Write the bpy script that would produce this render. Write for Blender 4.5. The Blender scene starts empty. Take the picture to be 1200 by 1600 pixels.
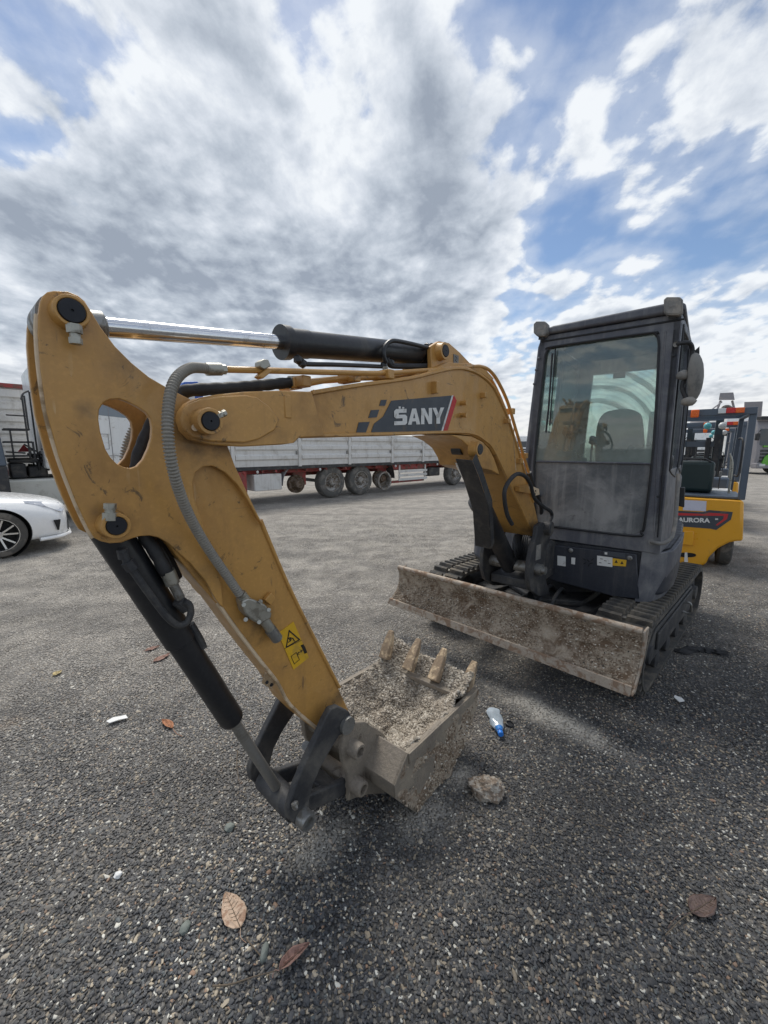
import bpy, bmesh, math, random
from mathutils import Vector, Matrix, noise
from mathutils.geometry import tessellate_polygon
random.seed(7)
SC = bpy.context.scene
COL = SC.collection
R = math.radians

# ------------------------------------------------------------------ camera, sky, sun, exposure
FPX, CAM_H, PITCH = 622.0, 1.6, R(9.2)          # focal length in pixels of the 1200 px wide frame
cd = bpy.data.cameras.new('camera')
cam = bpy.data.objects.new('camera', cd); COL.objects.link(cam)
cam.location = (0, 0, CAM_H); cam.rotation_euler = (R(90) - PITCH, 0, 0)
cd.sensor_fit = 'HORIZONTAL'; cd.sensor_width = 36; cd.lens = 36 * FPX / 1200
cd.clip_start = 0.05; cd.clip_end = 3000
SC.camera = cam
SC.view_settings.view_transform = 'Standard'; SC.view_settings.look = 'None'
SC.view_settings.gamma = 1; SC.view_settings.use_curve_mapping = False
SC.view_settings.exposure = 0.95
SC.render.resolution_x, SC.render.resolution_y = 768, 1024

SUN_AZ, SUN_EL = 112.0, 58.0                       # azimuth counted from +X towards +Y (degrees)
sl = bpy.data.lights.new('sun', 'SUN'); sl.energy = 1.5; sl.angle = R(26); sl.color = (1.0, 0.95, 0.87)
so = bpy.data.objects.new('sun', sl); COL.objects.link(so)
sdir = Vector((math.cos(R(SUN_AZ)) * math.cos(R(SUN_EL)), math.sin(R(SUN_AZ)) * math.cos(R(SUN_EL)), math.sin(R(SUN_EL))))
so.rotation_euler = sdir.to_track_quat('Z', 'Y').to_euler()


def px_dir(px, py):                              # direction of a pixel of the 1200 x 1600 frame
    a, b = px - 600.0, 800.0 - py
    c, k = math.cos(PITCH), math.sin(PITCH)
    return Vector((a, FPX * c + b * k, b * c - FPX * k))
CAMP = Vector((0, 0, CAM_H))
def on_z(px, py, z=0.0):
    d = px_dir(px, py); return CAMP + d * ((z - CAM_H) / d.z)

# ---- node helpers
def N(nt, typ, **kw):
    n = nt.nodes.new(typ)
    for k, v in kw.items():
        if k.startswith('i_'):
            key = k[2:]; n.inputs[int(key) if key.isdigit() else key.replace('_', ' ')].default_value = v
        else: setattr(n, k, v)
    return n
def L(nt, a, b): nt.links.new(a, b)
def M_(nt, op, a, b=None, c=None, clamp=False):
    n = nt.nodes.new('ShaderNodeMath'); n.operation = op; n.use_clamp = clamp
    for i, v in enumerate((a, b, c)):
        if v is None: continue
        if isinstance(v, (int, float)): n.inputs[i].default_value = v
        else: nt.links.new(v, n.inputs[i])
    return n.outputs[0]
def VM(nt, op, a, b=None):
    n = nt.nodes.new('ShaderNodeVectorMath'); n.operation = op
    for i, v in enumerate((a, b)):
        if v is None: continue
        if isinstance(v, (tuple, list, Vector)): n.inputs[i].default_value = tuple(v)
        else: nt.links.new(v, n.inputs[i])
    return n.outputs['Value'] if op in ('DOT_PRODUCT', 'LENGTH', 'DISTANCE') else n.outputs[0]
def MR(nt, v, a, b, c=0.0, d=1.0, smooth=True):
    n = nt.nodes.new('ShaderNodeMapRange'); n.interpolation_type = 'SMOOTHSTEP' if smooth else 'LINEAR'
    nt.links.new(v, n.inputs['Value'])
    for k, x in zip(('From Min', 'From Max', 'To Min', 'To Max'), (a, b, c, d)): n.inputs[k].default_value = x
    return n.outputs[0]
def MIX(nt, f, a, b, blend='MIX'):
    n = nt.nodes.new('ShaderNodeMix'); n.data_type = 'RGBA'; n.blend_type = blend
    for sock, v in ((n.inputs[0], f), (n.inputs[6], a), (n.inputs[7], b)):
        if isinstance(v, (int, float)): sock.default_value = v
        elif isinstance(v, (tuple, list)): sock.default_value = tuple(v)[:3] + (1.0,)
        else: nt.links.new(v, sock)
    return n.outputs[2]
def NOISE(nt, vec, scale, detail=4, rough=0.55, dist=0.0, dim='3D'):
    n = nt.nodes.new('ShaderNodeTexNoise'); n.noise_dimensions = dim
    if vec is not None: nt.links.new(vec, n.inputs['Vector'])
    n.inputs['Scale'].default_value = scale; n.inputs['Detail'].default_value = detail
    n.inputs['Roughness'].default_value = rough; n.inputs['Distortion'].default_value = dist
    return n.outputs[0]
def RAMP(nt, fac, stops, interp='LINEAR'):
    n = nt.nodes.new('ShaderNodeValToRGB'); cr = n.color_ramp; cr.interpolation = interp
    while len(cr.elements) < len(stops): cr.elements.new(0.5)
    for e, (p, c) in zip(cr.elements, stops): e.position = p; e.color = (c[0], c[1], c[2], 1)
    nt.links.new(fac, n.inputs[0]); return n.outputs[0]

# ---- sky: physical sky behind procedural clouds laid out on a high cloud sheet
W = bpy.data.worlds.new('World'); SC.world = W; W.use_nodes = True
nt = W.node_tree; nt.nodes.clear()
outw = N(nt, 'ShaderNodeOutputWorld')
sky = N(nt, 'ShaderNodeTexSky'); sky.sky_type = 'NISHITA'; sky.sun_disc = False
sky.sun_elevation = R(SUN_EL); sky.sun_rotation = R(90 - SUN_AZ); sky.air_density = 1.0; sky.dust_density = 0.3; sky.ozone_density = 2.0
bg_sky = N(nt, 'ShaderNodeBackground'); bg_sky.inputs[1].default_value = 0.062
L(nt, sky.outputs[0], bg_sky.inputs[0])
tc = N(nt, 'ShaderNodeTexCoord')
dirv = VM(nt, 'NORMALIZE', tc.outputs['Generated'])
sep = N(nt, 'ShaderNodeSeparateXYZ'); L(nt, dirv, sep.inputs[0])
zz = M_(nt, 'MAXIMUM', sep.outputs[2], 0.0)
den = M_(nt, 'ADD', zz, 0.22)
comb = N(nt, 'ShaderNodeCombineXYZ')
L(nt, M_(nt, 'DIVIDE', sep.outputs[0], den), comb.inputs[0]); L(nt, M_(nt, 'DIVIDE', sep.outputs[1], den), comb.inputs[1])
P = comb.outputs[0]
warp = N(nt, 'ShaderNodeTexNoise'); L(nt, P, warp.inputs['Vector']); warp.inputs['Scale'].default_value = 1.6; warp.inputs['Detail'].default_value = 4
wv = VM(nt, 'SCALE', VM(nt, 'SUBTRACT', warp.outputs['Color'], (0.5, 0.5, 0.5))); wv.node.inputs['Scale'].default_value = 0.16
PW = VM(nt, 'ADD', P, wv)
def cloud_field(vec):
    mp = N(nt, 'ShaderNodeMapping'); L(nt, vec, mp.inputs[0]); mp.inputs['Rotation'].default_value = (0, 0, R(12)); mp.inputs['Scale'].default_value = (1.15, 0.95, 1)
    v = mp.outputs[0]
    a1 = NOISE(nt, v, 1.6, 3, 0.5, 0, '2D'); a2 = NOISE(nt, v, 4.6, 8, 0.60, 0, '2D')
    vo = N(nt, 'ShaderNodeTexVoronoi'); vo.feature = 'SMOOTH_F1'; vo.voronoi_dimensions = '2D'; L(nt, v, vo.inputs['Vector']); vo.inputs['Scale'].default_value = 4.0
    vo.inputs['Smoothness'].default_value = 0.6; vo.inputs['Detail'].default_value = 2.0; vo.inputs['Roughness'].default_value = 0.55; vo.inputs['Lacunarity'].default_value = 2.2
    bil = M_(nt, 'SUBTRACT', 0.75, vo.outputs['Distance'])
    return M_(nt, 'ADD', M_(nt, 'MULTIPLY', a1, 0.46), M_(nt, 'ADD', M_(nt, 'MULTIPLY', a2, 0.50), M_(nt, 'MULTIPLY', bil, 0.30))), v
base0, mpv = cloud_field(PW)
base_off, _ = cloud_field(VM(nt, 'ADD', PW, (-0.035, -0.05, 0)))
relief = M_(nt, 'SUBTRACT', base0, base_off)
base = M_(nt, 'ADD', base0, 0.085)
def blob(px, py, width, amount):
    d = px_dir(px, py).normalized()
    dt = VM(nt, 'DOT_PRODUCT', dirv, tuple(d))
    return M_(nt, 'MULTIPLY', MR(nt, dt, math.cos(R(width)), 1.0), amount)
cover = M_(nt, 'ADD', base, 0.02)
for b in ((150, 330, 30, 0.15), (480, 330, 30, 0.15), (720, 300, 18, 0.13), (300, 560, 26, 0.15), (650, 520, 18, 0.12), (1120, 110, 13, 0.22), (1000, 60, 10, 0.08), (1190, 420, 10, .08), (450, 30, 26, 0.03), (950, 450, 9, 0.13), (1150, 460, 8, 0.16), (1150, 610, 9, 0.18), (900, 620, 14, 0.12), (985, 165, 7, 0.08), (1010, 300, 3.5, 0.10),
          (20, 130, 10, -0.20), (130, 60, 9, -0.10), (1080, 30, 8, -0.08), (890, 350, 6, -0.17), (1060, 330, 8, -0.12), (1180, 290, 11, -0.16), (1000, 200, 5, -0.16), (1150, 380, 8, -0.08), (860, 390, 5, -0.08), (1170, 530, 5, -0.24), (780, 490, 4, -0.10), (850, 60, 12, -0.12), (180, 150, 6, -0.10), (690, 50, 8, -0.06), (520, 60, 6, -0.08), (330, 170, 5, -0.06), (1180, 400, 8, -0.10), (1050, 20, 10, -.08), (30, 230, 5, -.08)):
    cover = M_(nt, 'ADD', cover, blob(*b))
cov = M_(nt, 'MAXIMUM', MR(nt, cover, 0.51, 0.67), M_(nt, 'MULTIPLY', MR(nt, cover, 0.30, 0.62), 0.38))
# thin rims stay bright, thick cores turn grey; a second, larger pattern breaks the cores up
n4 = NOISE(nt, mpv, 2.4, 6, 0.54, 0.0, '2D')
n5 = NOISE(nt, mpv, 9.0, 6, 0.62, 0.0, '2D')
dark = MR(nt, cover, 0.64, 0.92, 0.0, 0.55)
dark = M_(nt, 'ADD', dark, MR(nt, n4, 0.34, 0.66, -0.26, 0.24, False))
dark = M_(nt, 'ADD', dark, MR(nt, n5, 0.30, 0.70, -0.22, 0.22, False))
dark = M_(nt, 'ADD', dark, M_(nt, 'MULTIPLY', relief, -2.1))
for b in ((560, 330, 18, 0.22), (770, 260, 12, 0.30), (250, 450, 24, 0.30), (60, 230, 16, 0.22), (1090, 130, 9, 0.20), (620, 490, 14, 0.22), (430, 110, 20, -0.10), (620, 400, 5, -0.45), (535, 280, 5, -0.35), (150, 20, 14, -0.1), (240, 250, 9, -0.2), (1150, 560, 14, -.2)):
    dark = M_(nt, 'ADD', dark, blob(*b))
dark = M_(nt, 'ADD', M_(nt, 'MULTIPLY', dark, 0.80), 0.06, clamp=True)
ccol = RAMP(nt, dark, [(0.0, (0.66, 0.685, 0.71)), (0.28, (0.52, 0.555, 0.605)), (0.6, (0.38, 0.42, 0.475)), (1.0, (0.24, 0.275, 0.33))])
hor = MR(nt, sep.outputs[2], 0.0, 0.22, 1.0, 0.0)
ccol = MIX(nt, M_(nt, 'MULTIPLY', hor, 0.5), ccol, (0.63, 0.605, 0.575))
bg_c = N(nt, 'ShaderNodeBackground'); L(nt, ccol, bg_c.inputs[0]); bg_c.inputs[1].default_value = 0.72
mx = N(nt, 'ShaderNodeMixShader')
covh = M_(nt, 'MAXIMUM', M_(nt, 'MULTIPLY', cov, 0.97), M_(nt, 'MULTIPLY', MR(nt, sep.outputs[2], 0.0, 0.10, 1.0, 0.0), 0.85))
L(nt, covh, mx.inputs[0]); L(nt, bg_sky.outputs[0], mx.inputs[1]); L(nt, bg_c.outputs[0], mx.inputs[2])
L(nt, mx.outputs[0], outw.inputs[0])

# ------------------------------------------------------------------ materials
def principled(name):
    m = bpy.data.materials.new(name); m.use_nodes = True
    return m, m.node_tree, m.node_tree.nodes['Principled BSDF']
def mat(name, col, rough=0.5, metal=0.0, var=0.15, dirt=None, damt=0.4, dscale=6.0, dsharp=0.12, bump=0.0, bscale=60.0, coat=0.0, streak=0.0, spots=None, spec=0.5, obj_space=True):
    m, nt, b = principled(name)
    tcn = N(nt, 'ShaderNodeTexCoord'); v = tcn.outputs['Object']
    a = NOISE(nt, v, 3.0, 5, 0.6); c = MIX(nt, M_(nt, 'MULTIPLY', a, var * 2, clamp=True), col, tuple(x * 0.55 for x in col))
    fr_ = NOISE(nt, v, 90, 2); c = MIX(nt, MR(nt, fr_, 0.45, 0.75, 0, var * 0.8), c, tuple(min(1, x * 1.5 + 0.02) for x in col))
    rg = M_(nt, 'ADD', rough, MR(nt, NOISE(nt, v, 14, 5, 0.65), 0.3, 0.7, -0.10, 0.14, False), clamp=True)
    if dirt:
        dn = NOISE(nt, v, dscale, 7, 0.66, 0.4)
        th = 0.62 - damt * 0.32
        f = MR(nt, dn, th, th + dsharp); f = M_(nt, 'MULTIPLY', f, min(1, damt + 0.35))
        c = MIX(nt, f, c, dirt); rg = M_(nt, 'ADD', rg, M_(nt, 'MULTIPLY', f, 0.25), clamp=True)
    if streak:
        mpn = N(nt, 'ShaderNodeMapping'); L(nt, v, mpn.inputs[0]); mpn.inputs['Scale'].default_value = (22, 22, 1.3)
        st = MR(nt, NOISE(nt, mpn.outputs[0], 1.0, 5, 0.6), 0.5, 0.72); c = MIX(nt, M_(nt, 'MULTIPLY', st, streak), c, dirt or (0.3, 0.28, 0.25))
    if spots:
        sp = MR(nt, NOISE(nt, v, 13, 7, 0.78, 0.9), 0.585, 0.66); c = MIX(nt, M_(nt, 'MULTIPLY', sp, spots[3]), c, spots[:3])
    if name == 'ochre_paint':
        for k, (sc3, rot) in enumerate((((4, 4, 95), 0.5), ((90, 4, 6), -0.3), ((5, 80, 9), 0.9))):
            mq_ = N(nt, 'ShaderNodeMapping'); L(nt, v, mq_.inputs[0]); mq_.inputs['Scale'].default_value = sc3; mq_.inputs['Rotation'].default_value = (rot, rot * .7, 0.2)
            ln_ = M_(nt, 'MULTIPLY', MR(nt, NOISE(nt, mq_.outputs[0], 1.0, 2, 0.4), 0.70, 0.74), MR(nt, NOISE(nt, v, 4.5 + k, 3), 0.5, 0.62))
            c = MIX(nt, M_(nt, 'MULTIPLY', ln_, 0.55), c, ((0.07, 0.05, 0.035), (0.60, 0.42, 0.22), (0.10, 0.07, 0.05))[k])
        big = MR(nt, NOISE(nt, v, 2.2, 6, 0.7, 0.5), 0.52, 0.68); c = MIX(nt, M_(nt, 'MULTIPLY', big, 0.22), c, (0.20, 0.11, 0.04))
        pale = MR(nt, NOISE(nt, v, 3.1, 6, 0.72, 0.3), 0.55, 0.70); c = MIX(nt, M_(nt, 'MULTIPLY', pale, 0.22), c, (0.60, 0.40, 0.19))
    L(nt, c, b.inputs['Base Color']); L(nt, rg, b.inputs['Roughness'])
    b.inputs['Metallic'].default_value = metal; b.inputs['Coat Weight'].default_value = coat; b.inputs['Specular IOR Level'].default_value = spec
    if bump:
        bn = N(nt, 'ShaderNodeBump'); bn.inputs['Strength'].default_value = min(1, bump); bn.inputs['Distance'].default_value = 0.004 * max(1, bump)
        L(nt, NOISE(nt, v, bscale, 6, 0.65), bn.inputs['Height']); L(nt, bn.outputs[0], b.inputs['Normal'])
    return m
DUST = (0.20, 0.17, 0.135)
ochre = mat('ochre_paint', (0.55, 0.295, 0.08), 0.42, 0, 0.18, dirt=(0.30, 0.16, 0.055), damt=0.45, dscale=3.5, dsharp=0.25, bump=0.12, bscale=40, streak=0.25, spots=(0.06, 0.045, 0.03, 0.75), coat=0.15)
ochre_edge = mat('worn_ochre_edge', (0.72, 0.56, 0.38), 0.6, 0, 0.2, dirt=(0.2, 0.12, 0.05), damt=0.4)
blackp = mat('black_cylinder_paint', (0.018, 0.019, 0.022), 0.38, 0, 0.25, dirt=(0.09, 0.08, 0.07), damt=0.35, dscale=5, dsharp=0.3, bump=0.1, bscale=50)
blackdust = mat('dusty_black_steel', (0.035, 0.036, 0.04), 0.6, 0, 0.3, dirt=(0.13, 0.12, 0.105), damt=0.55, dscale=7, dsharp=0.3, bump=0.3, bscale=60)
pincap = mat('pin_cap', (0.012, 0.014, 0.02), 0.5, 0.2, 0.1)
chrome = mat('chrome_rod', (0.72, 0.73, 0.75), 0.13, 1.0, 0.05, dirt=(0.3, 0.26, 0.22), damt=0.15, dscale=20)
dullrod = mat('dusty_rod', (0.26, 0.25, 0.23), 0.5, 0.5, 0.15, dirt=(0.16, 0.145, 0.12), damt=0.4)
steel = mat('grey_steel', (0.30, 0.30, 0.29), 0.45, 0.75, 0.2, dirt=(0.15, 0.13, 0.1), damt=0.4, dscale=20, bump=0.2)
zinc = mat('zinc_fitting', (0.42, 0.41, 0.36), 0.4, 0.7, 0.2, dirt=(0.16, 0.14, 0.11), damt=0.35, dscale=25)
rubber = mat('hose_rubber', (0.022, 0.023, 0.026), 0.6, 0, 0.2, dirt=(0.10, 0.09, 0.08), damt=0.3, dscale=12, dsharp=0.3)
spiral = mat('grey_spiral_guard', (0.27, 0.25, 0.215), 0.55, 0, 0.25, dirt=(0.33, 0.29, 0.23), damt=0.4, dscale=14, dsharp=0.3)
trackrub = mat('dusty_track_rubber', (0.055, 0.053, 0.05), 0.75, 0, 0.25, dirt=(0.19, 0.165, 0.13), damt=0.6, dscale=9, dsharp=0.3, bump=0.5, bscale=50)
cabgrey = mat('dusty_charcoal_cab_paint', (0.085, 0.09, 0.11), 0.5, 0, 0.2, dirt=(0.24, 0.24, 0.24), damt=0.6, dscale=3.2, dsharp=0.35, bump=0.1, bscale=45, streak=0.35)
bodynavy = mat('dark_navy_body_paint', (0.028, 0.033, 0.046), 0.42, 0, 0.25, dirt=(0.12, 0.115, 0.11), damt=0.35, dscale=4, dsharp=0.35, bump=0.1, streak=0.3)
seal = mat('black_seal', (0.012, 0.013, 0.016), 0.5)
plastic = mat('black_plastic', (0.02, 0.021, 0.024), 0.5, 0, 0.2, dirt=(0.07, 0.065, 0.06), damt=0.3)
lampgrey = mat('dusty_lamp_housing', (0.20, 0.195, 0.185), 0.6, 0, 0.2, dirt=(0.34, 0.31, 0.27), damt=0.4)
seatgrey = mat('grey_seat_cloth', (0.20, 0.21, 0.21), 0.8, 0, 0.2, bump=0.3)
mud = mat('dried_concrete_mud', (0.46, 0.385, 0.30), 0.9, 0, 0.35, dirt=(0.15, 0.10, 0.065), damt=0.6, dscale=9, dsharp=0.2, bump=3.0, bscale=55, spots=(0.42, 0.38, 0.32, 0.8), spec=0.2)
blade_edge = mat('worn_blade_steel', (0.42, 0.355, 0.285), 0.65, 0.15, 0.3, dirt=(0.235, 0.15, 0.095), damt=0.5, dscale=18, bump=1.0, bscale=70, spots=(0.45, 0.42, 0.38, 0.7))
bucketsteel = mat('dirty_bucket_steel', (0.25, 0.215, 0.175), 0.62, 0.15, 0.3, dirt=(0.31, 0.265, 0.205), damt=0.6, dscale=6, dsharp=0.25, bump=1.2, bscale=50, spots=(0.09, 0.07, 0.05, 0.7))
tooth_m = mat('worn_bucket_tooth', (0.66, 0.50, 0.32), 0.75, 0.0, 0.3, dirt=(0.27, 0.20, 0.135), damt=0.7, dscale=18, bump=1.2, bscale=80)
white_p = mat('white_gloss_paint', (0.88, 0.88, 0.87), 0.22, 0, 0.05, coat=0.6, dirt=(0.5, 0.47, 0.42), damt=0.1)
white_truck = mat('white_truck_paint', (0.82, 0.82, 0.80), 0.35, 0, 0.06, dirt=(0.45, 0.42, 0.37), damt=0.25, streak=0.15)
white_dull = mat('dusty_white_side_panel', (0.70, 0.69, 0.665), 0.55, 0, 0.1, dirt=(0.38, 0.35, 0.31), damt=0.45, dscale=3, dsharp=0.3, streak=0.35)
redp = mat('faded_red_chassis', (0.34, 0.055, 0.05), 0.55, 0, 0.2, dirt=(0.16, 0.09, 0.07), damt=0.5)
tyre = mat('dusty_tyre', (0.085, 0.08, 0.073), 0.85, 0, 0.2, dirt=(0.19, 0.17, 0.145), damt=0.5, dscale=6, bump=0.4)
tyre_side = mat('grey_truck_tyre', (0.11, 0.108, 0.10), 0.85, 0, 0.15, dirt=(0.22, 0.20, 0.18), damt=0.4, dscale=6)
rimgrey = mat('grey_rim', (0.36, 0.35, 0.33), 0.5, 0.4, 0.2, dirt=(0.18, 0.14, 0.1), damt=0.5, dscale=12)
rustrim = mat('rusty_hub', (0.22, 0.17, 0.13), 0.7, 0.3, 0.3, dirt=(0.12, 0.08, 0.05), damt=0.6, dscale=12)
alloy = mat('silver_alloy', (0.68, 0.69, 0.70), 0.25, 0.9, 0.05)
darkin = mat('dark_recess', (0.012, 0.012, 0.013), 0.8)
yellowf = mat('bright_yellow_paint', (0.78, 0.37, 0.018), 0.35, 0, 0.07, coat=0.3, dirt=(0.45, 0.24, 0.05), damt=0.15)
bluegrey = mat('blue_grey_paint', (0.075, 0.10, 0.135), 0.4, 0, 0.12, coat=0.2)
orange_l = mat('orange_lamp', (0.85, 0.14, 0.01), 0.25); red_l = mat('red_lamp', (0.6, 0.02, 0.02), 0.25); clear_l = mat('clear_lamp', (0.7, 0.72, 0.72), 0.2)
green_t = mat('green_paint', (0.13, 0.42, 0.04), 0.35, coat=0.3); greyt = mat('warm_grey_paint', (0.26, 0.25, 0.265), 0.55, 0, 0.1, dirt=(0.36, 0.33, 0.3), damt=0.3)
bluet = mat('blue_tarpaulin', (0.02, 0.10, 0.42), 0.5, bump=0.6, bscale=20)
whitest = mat('white_print', (0.72, 0.72, 0.70), 0.5, 0, 0.05, dirt=(0.3, 0.27, 0.24), damt=0.25, dscale=18)
greyst = mat('dark_grey_decal', (0.055, 0.065, 0.08), 0.45, 0, 0.1, dirt=(0.16, 0.13, 0.1), damt=0.25)
redst = mat('red_print', (0.55, 0.035, 0.04), 0.45, dirt=(0.3, 0.1, 0.07), damt=0.2)
yelst = mat('yellow_sticker', (0.72, 0.42, 0.02), 0.5, 0, 0.08, dirt=(0.35, 0.22, 0.06), damt=0.2)
blkst = mat('black_print', (0.02, 0.018, 0.015), 0.5)
leafd = mat('dry_tan_leaf', (0.50, 0.37, 0.27), 0.75, 0, 0.25, dirt=(0.25, 0.14, 0.09), damt=0.4, dscale=40, bump=0.5)
leafp = mat('pinkish_brown_leaf', (0.34, 0.20, 0.16), 0.75, 0, 0.25, dirt=(0.18, 0.1, 0.07), damt=0.4, dscale=40, bump=0.5)
leafo = mat('orange_brown_leaf', (0.45, 0.20, 0.10), 0.75, 0, 0.25); leafy = mat('pale_yellow_leaf', (0.55, 0.44, 0.22), 0.75)
leafk = mat('dark_wet_leaf', (0.13, 0.085, 0.07), 0.5, 0, 0.25)
twigm = mat('brown_twig', (0.13, 0.10, 0.07), 0.8); stonem = mat('grey_green_stone', (0.17, 0.19, 0.17), 0.7)
bluecap = mat('blue_plastic', (0.03, 0.22, 0.75), 0.3)
ragm = mat('dark_rag', (0.02, 0.02, 0.022), 0.85)

def glass_mat(name, tint=(0.90, 0.975, 0.945), dust=0.3, arcs=None, rough=0.02, lower_dust=False, dcol=(0.50, 0.56, 0.53)):
    m, nt, b = principled(name); nt.nodes.remove(b); out = nt.nodes['Material Output']
    tr = N(nt, 'ShaderNodeBsdfTransparent'); tr.inputs[0].default_value = (*tint, 1)
    gl = N(nt, 'ShaderNodeBsdfGlossy'); gl.inputs['Roughness'].default_value = rough
    fr = N(nt, 'ShaderNodeFresnel'); fr.inputs[0].default_value = 1.5
    m1 = N(nt, 'ShaderNodeMixShader'); L(nt, M_(nt, 'MULTIPLY', fr.outputs[0], 2.6, clamp=True), m1.inputs[0]); L(nt, tr.outputs[0], m1.inputs[1]); L(nt, gl.outputs[0], m1.inputs[2])
    df = N(nt, 'ShaderNodeBsdfDiffuse'); df.inputs[0].default_value = (*dcol, 1)
    tl = N(nt, 'ShaderNodeBsdfTranslucent'); tl.inputs[0].default_value = (*dcol, 1)
    md = N(nt, 'ShaderNodeMixShader'); md.inputs[0].default_value = 0.5; L(nt, df.outputs[0], md.inputs[1]); L(nt, tl.outputs[0], md.inputs[2])
    v = N(nt, 'ShaderNodeTexCoord').outputs['Object']
    f = MR(nt, NOISE(nt, v, 6, 6, 0.65), 0.3, 0.75, dust * 0.4, dust * 1.5, False)
    if arcs:
        dist = VM(nt, 'DISTANCE', v, arcs)
        w = M_(nt, 'SINE', M_(nt, 'ADD', M_(nt, 'MULTIPLY', dist, 46.0), M_(nt, 'MULTIPLY', NOISE(nt, v, 2.5, 3), 5.0)))
        w2 = M_(nt, 'SINE', M_(nt, 'MULTIPLY', dist, 170.0))
        band = MR(nt, dist, 0.30, 0.36); band2 = MR(nt, dist, 0.78, 0.70)
        aa = M_(nt, 'MULTIPLY', M_(nt, 'ADD', MR(nt, w, 0.2, 1.0, 0, 0.42), MR(nt, w2, 0.0, 1.0, 0, 0.12)), band)
        f = M_(nt, 'ADD', f, aa, clamp=True)
    if lower_dust:
        sz = N(nt, 'ShaderNodeSeparateXYZ'); L(nt, v, sz.inputs[0])
        g = M_(nt, 'ADD', sz.outputs[2], M_(nt, 'MULTIPLY', NOISE(nt, v, 3.0, 5), -0.35))
        f = M_(nt, 'ADD', f, MR(nt, g, 1.56, 1.36, 0, 0.30), clamp=True)
    m2 = N(nt, 'ShaderNodeMixShader'); L(nt, f, m2.inputs[0]); L(nt, m1.outputs[0], m2.inputs[1]); L(nt, md.outputs[0], m2.inputs[2])
    L(nt, m2.outputs[0], out.inputs[0]); return m
glass_cab = glass_mat('dusty_cab_glass', tint=(0.90, 0.985, 0.95), dust=0.20, lower_dust=True)
glass_plain = glass_mat('side_glass', dust=0.12)
carglass = mat('dark_tinted_glass', (0.02, 0.025, 0.03), 0.05, 0, 0.05, coat=0.5)
bottle_m = glass_mat('clear_plastic', tint=(0.85, 0.93, 0.97), dust=0.6, rough=0.12, dcol=(0.78, 0.86, 0.93))
lensm = glass_mat('lamp_lens', tint=(0.9, 0.9, 0.9), dust=0.25)

# ------------------------------------------------------------------ mesh builder
class Fr:
    """vertical frame: s along a heading, w to its left, z up"""
    def __init__(f, ox, oy, deg):
        f.o = Vector((ox, oy, 0)); a = R(deg)
        f.u = Vector((math.cos(a), math.sin(a), 0)); f.n = Vector((-f.u.y, f.u.x, 0))
    def pt(f, s, w, z): return f.o + f.u * s + f.n * w + Vector((0, 0, z))
    def hit(f, px, py, w):                       # where the line of sight meets the side plane at w
        d = px_dir(px, py); t = (f.o.dot(f.n) + w) / Vector((d.x, d.y, 0)).dot(f.n); return CAMP + d * t
    def sz(f, px, py, w):
        p = f.hit(px, py, w); return ((p - f.o).dot(f.u), p.z)
    def hits(f, px, py, s):                      # ... and the cross plane at s
        d = px_dir(px, py); t = (f.o.dot(f.u) + s) / Vector((d.x, d.y, 0)).dot(f.u); return CAMP + d * t
    def wz(f, px, py, s):
        p = f.hits(px, py, s); return ((p - f.o).dot(f.n), p.z)

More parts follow.
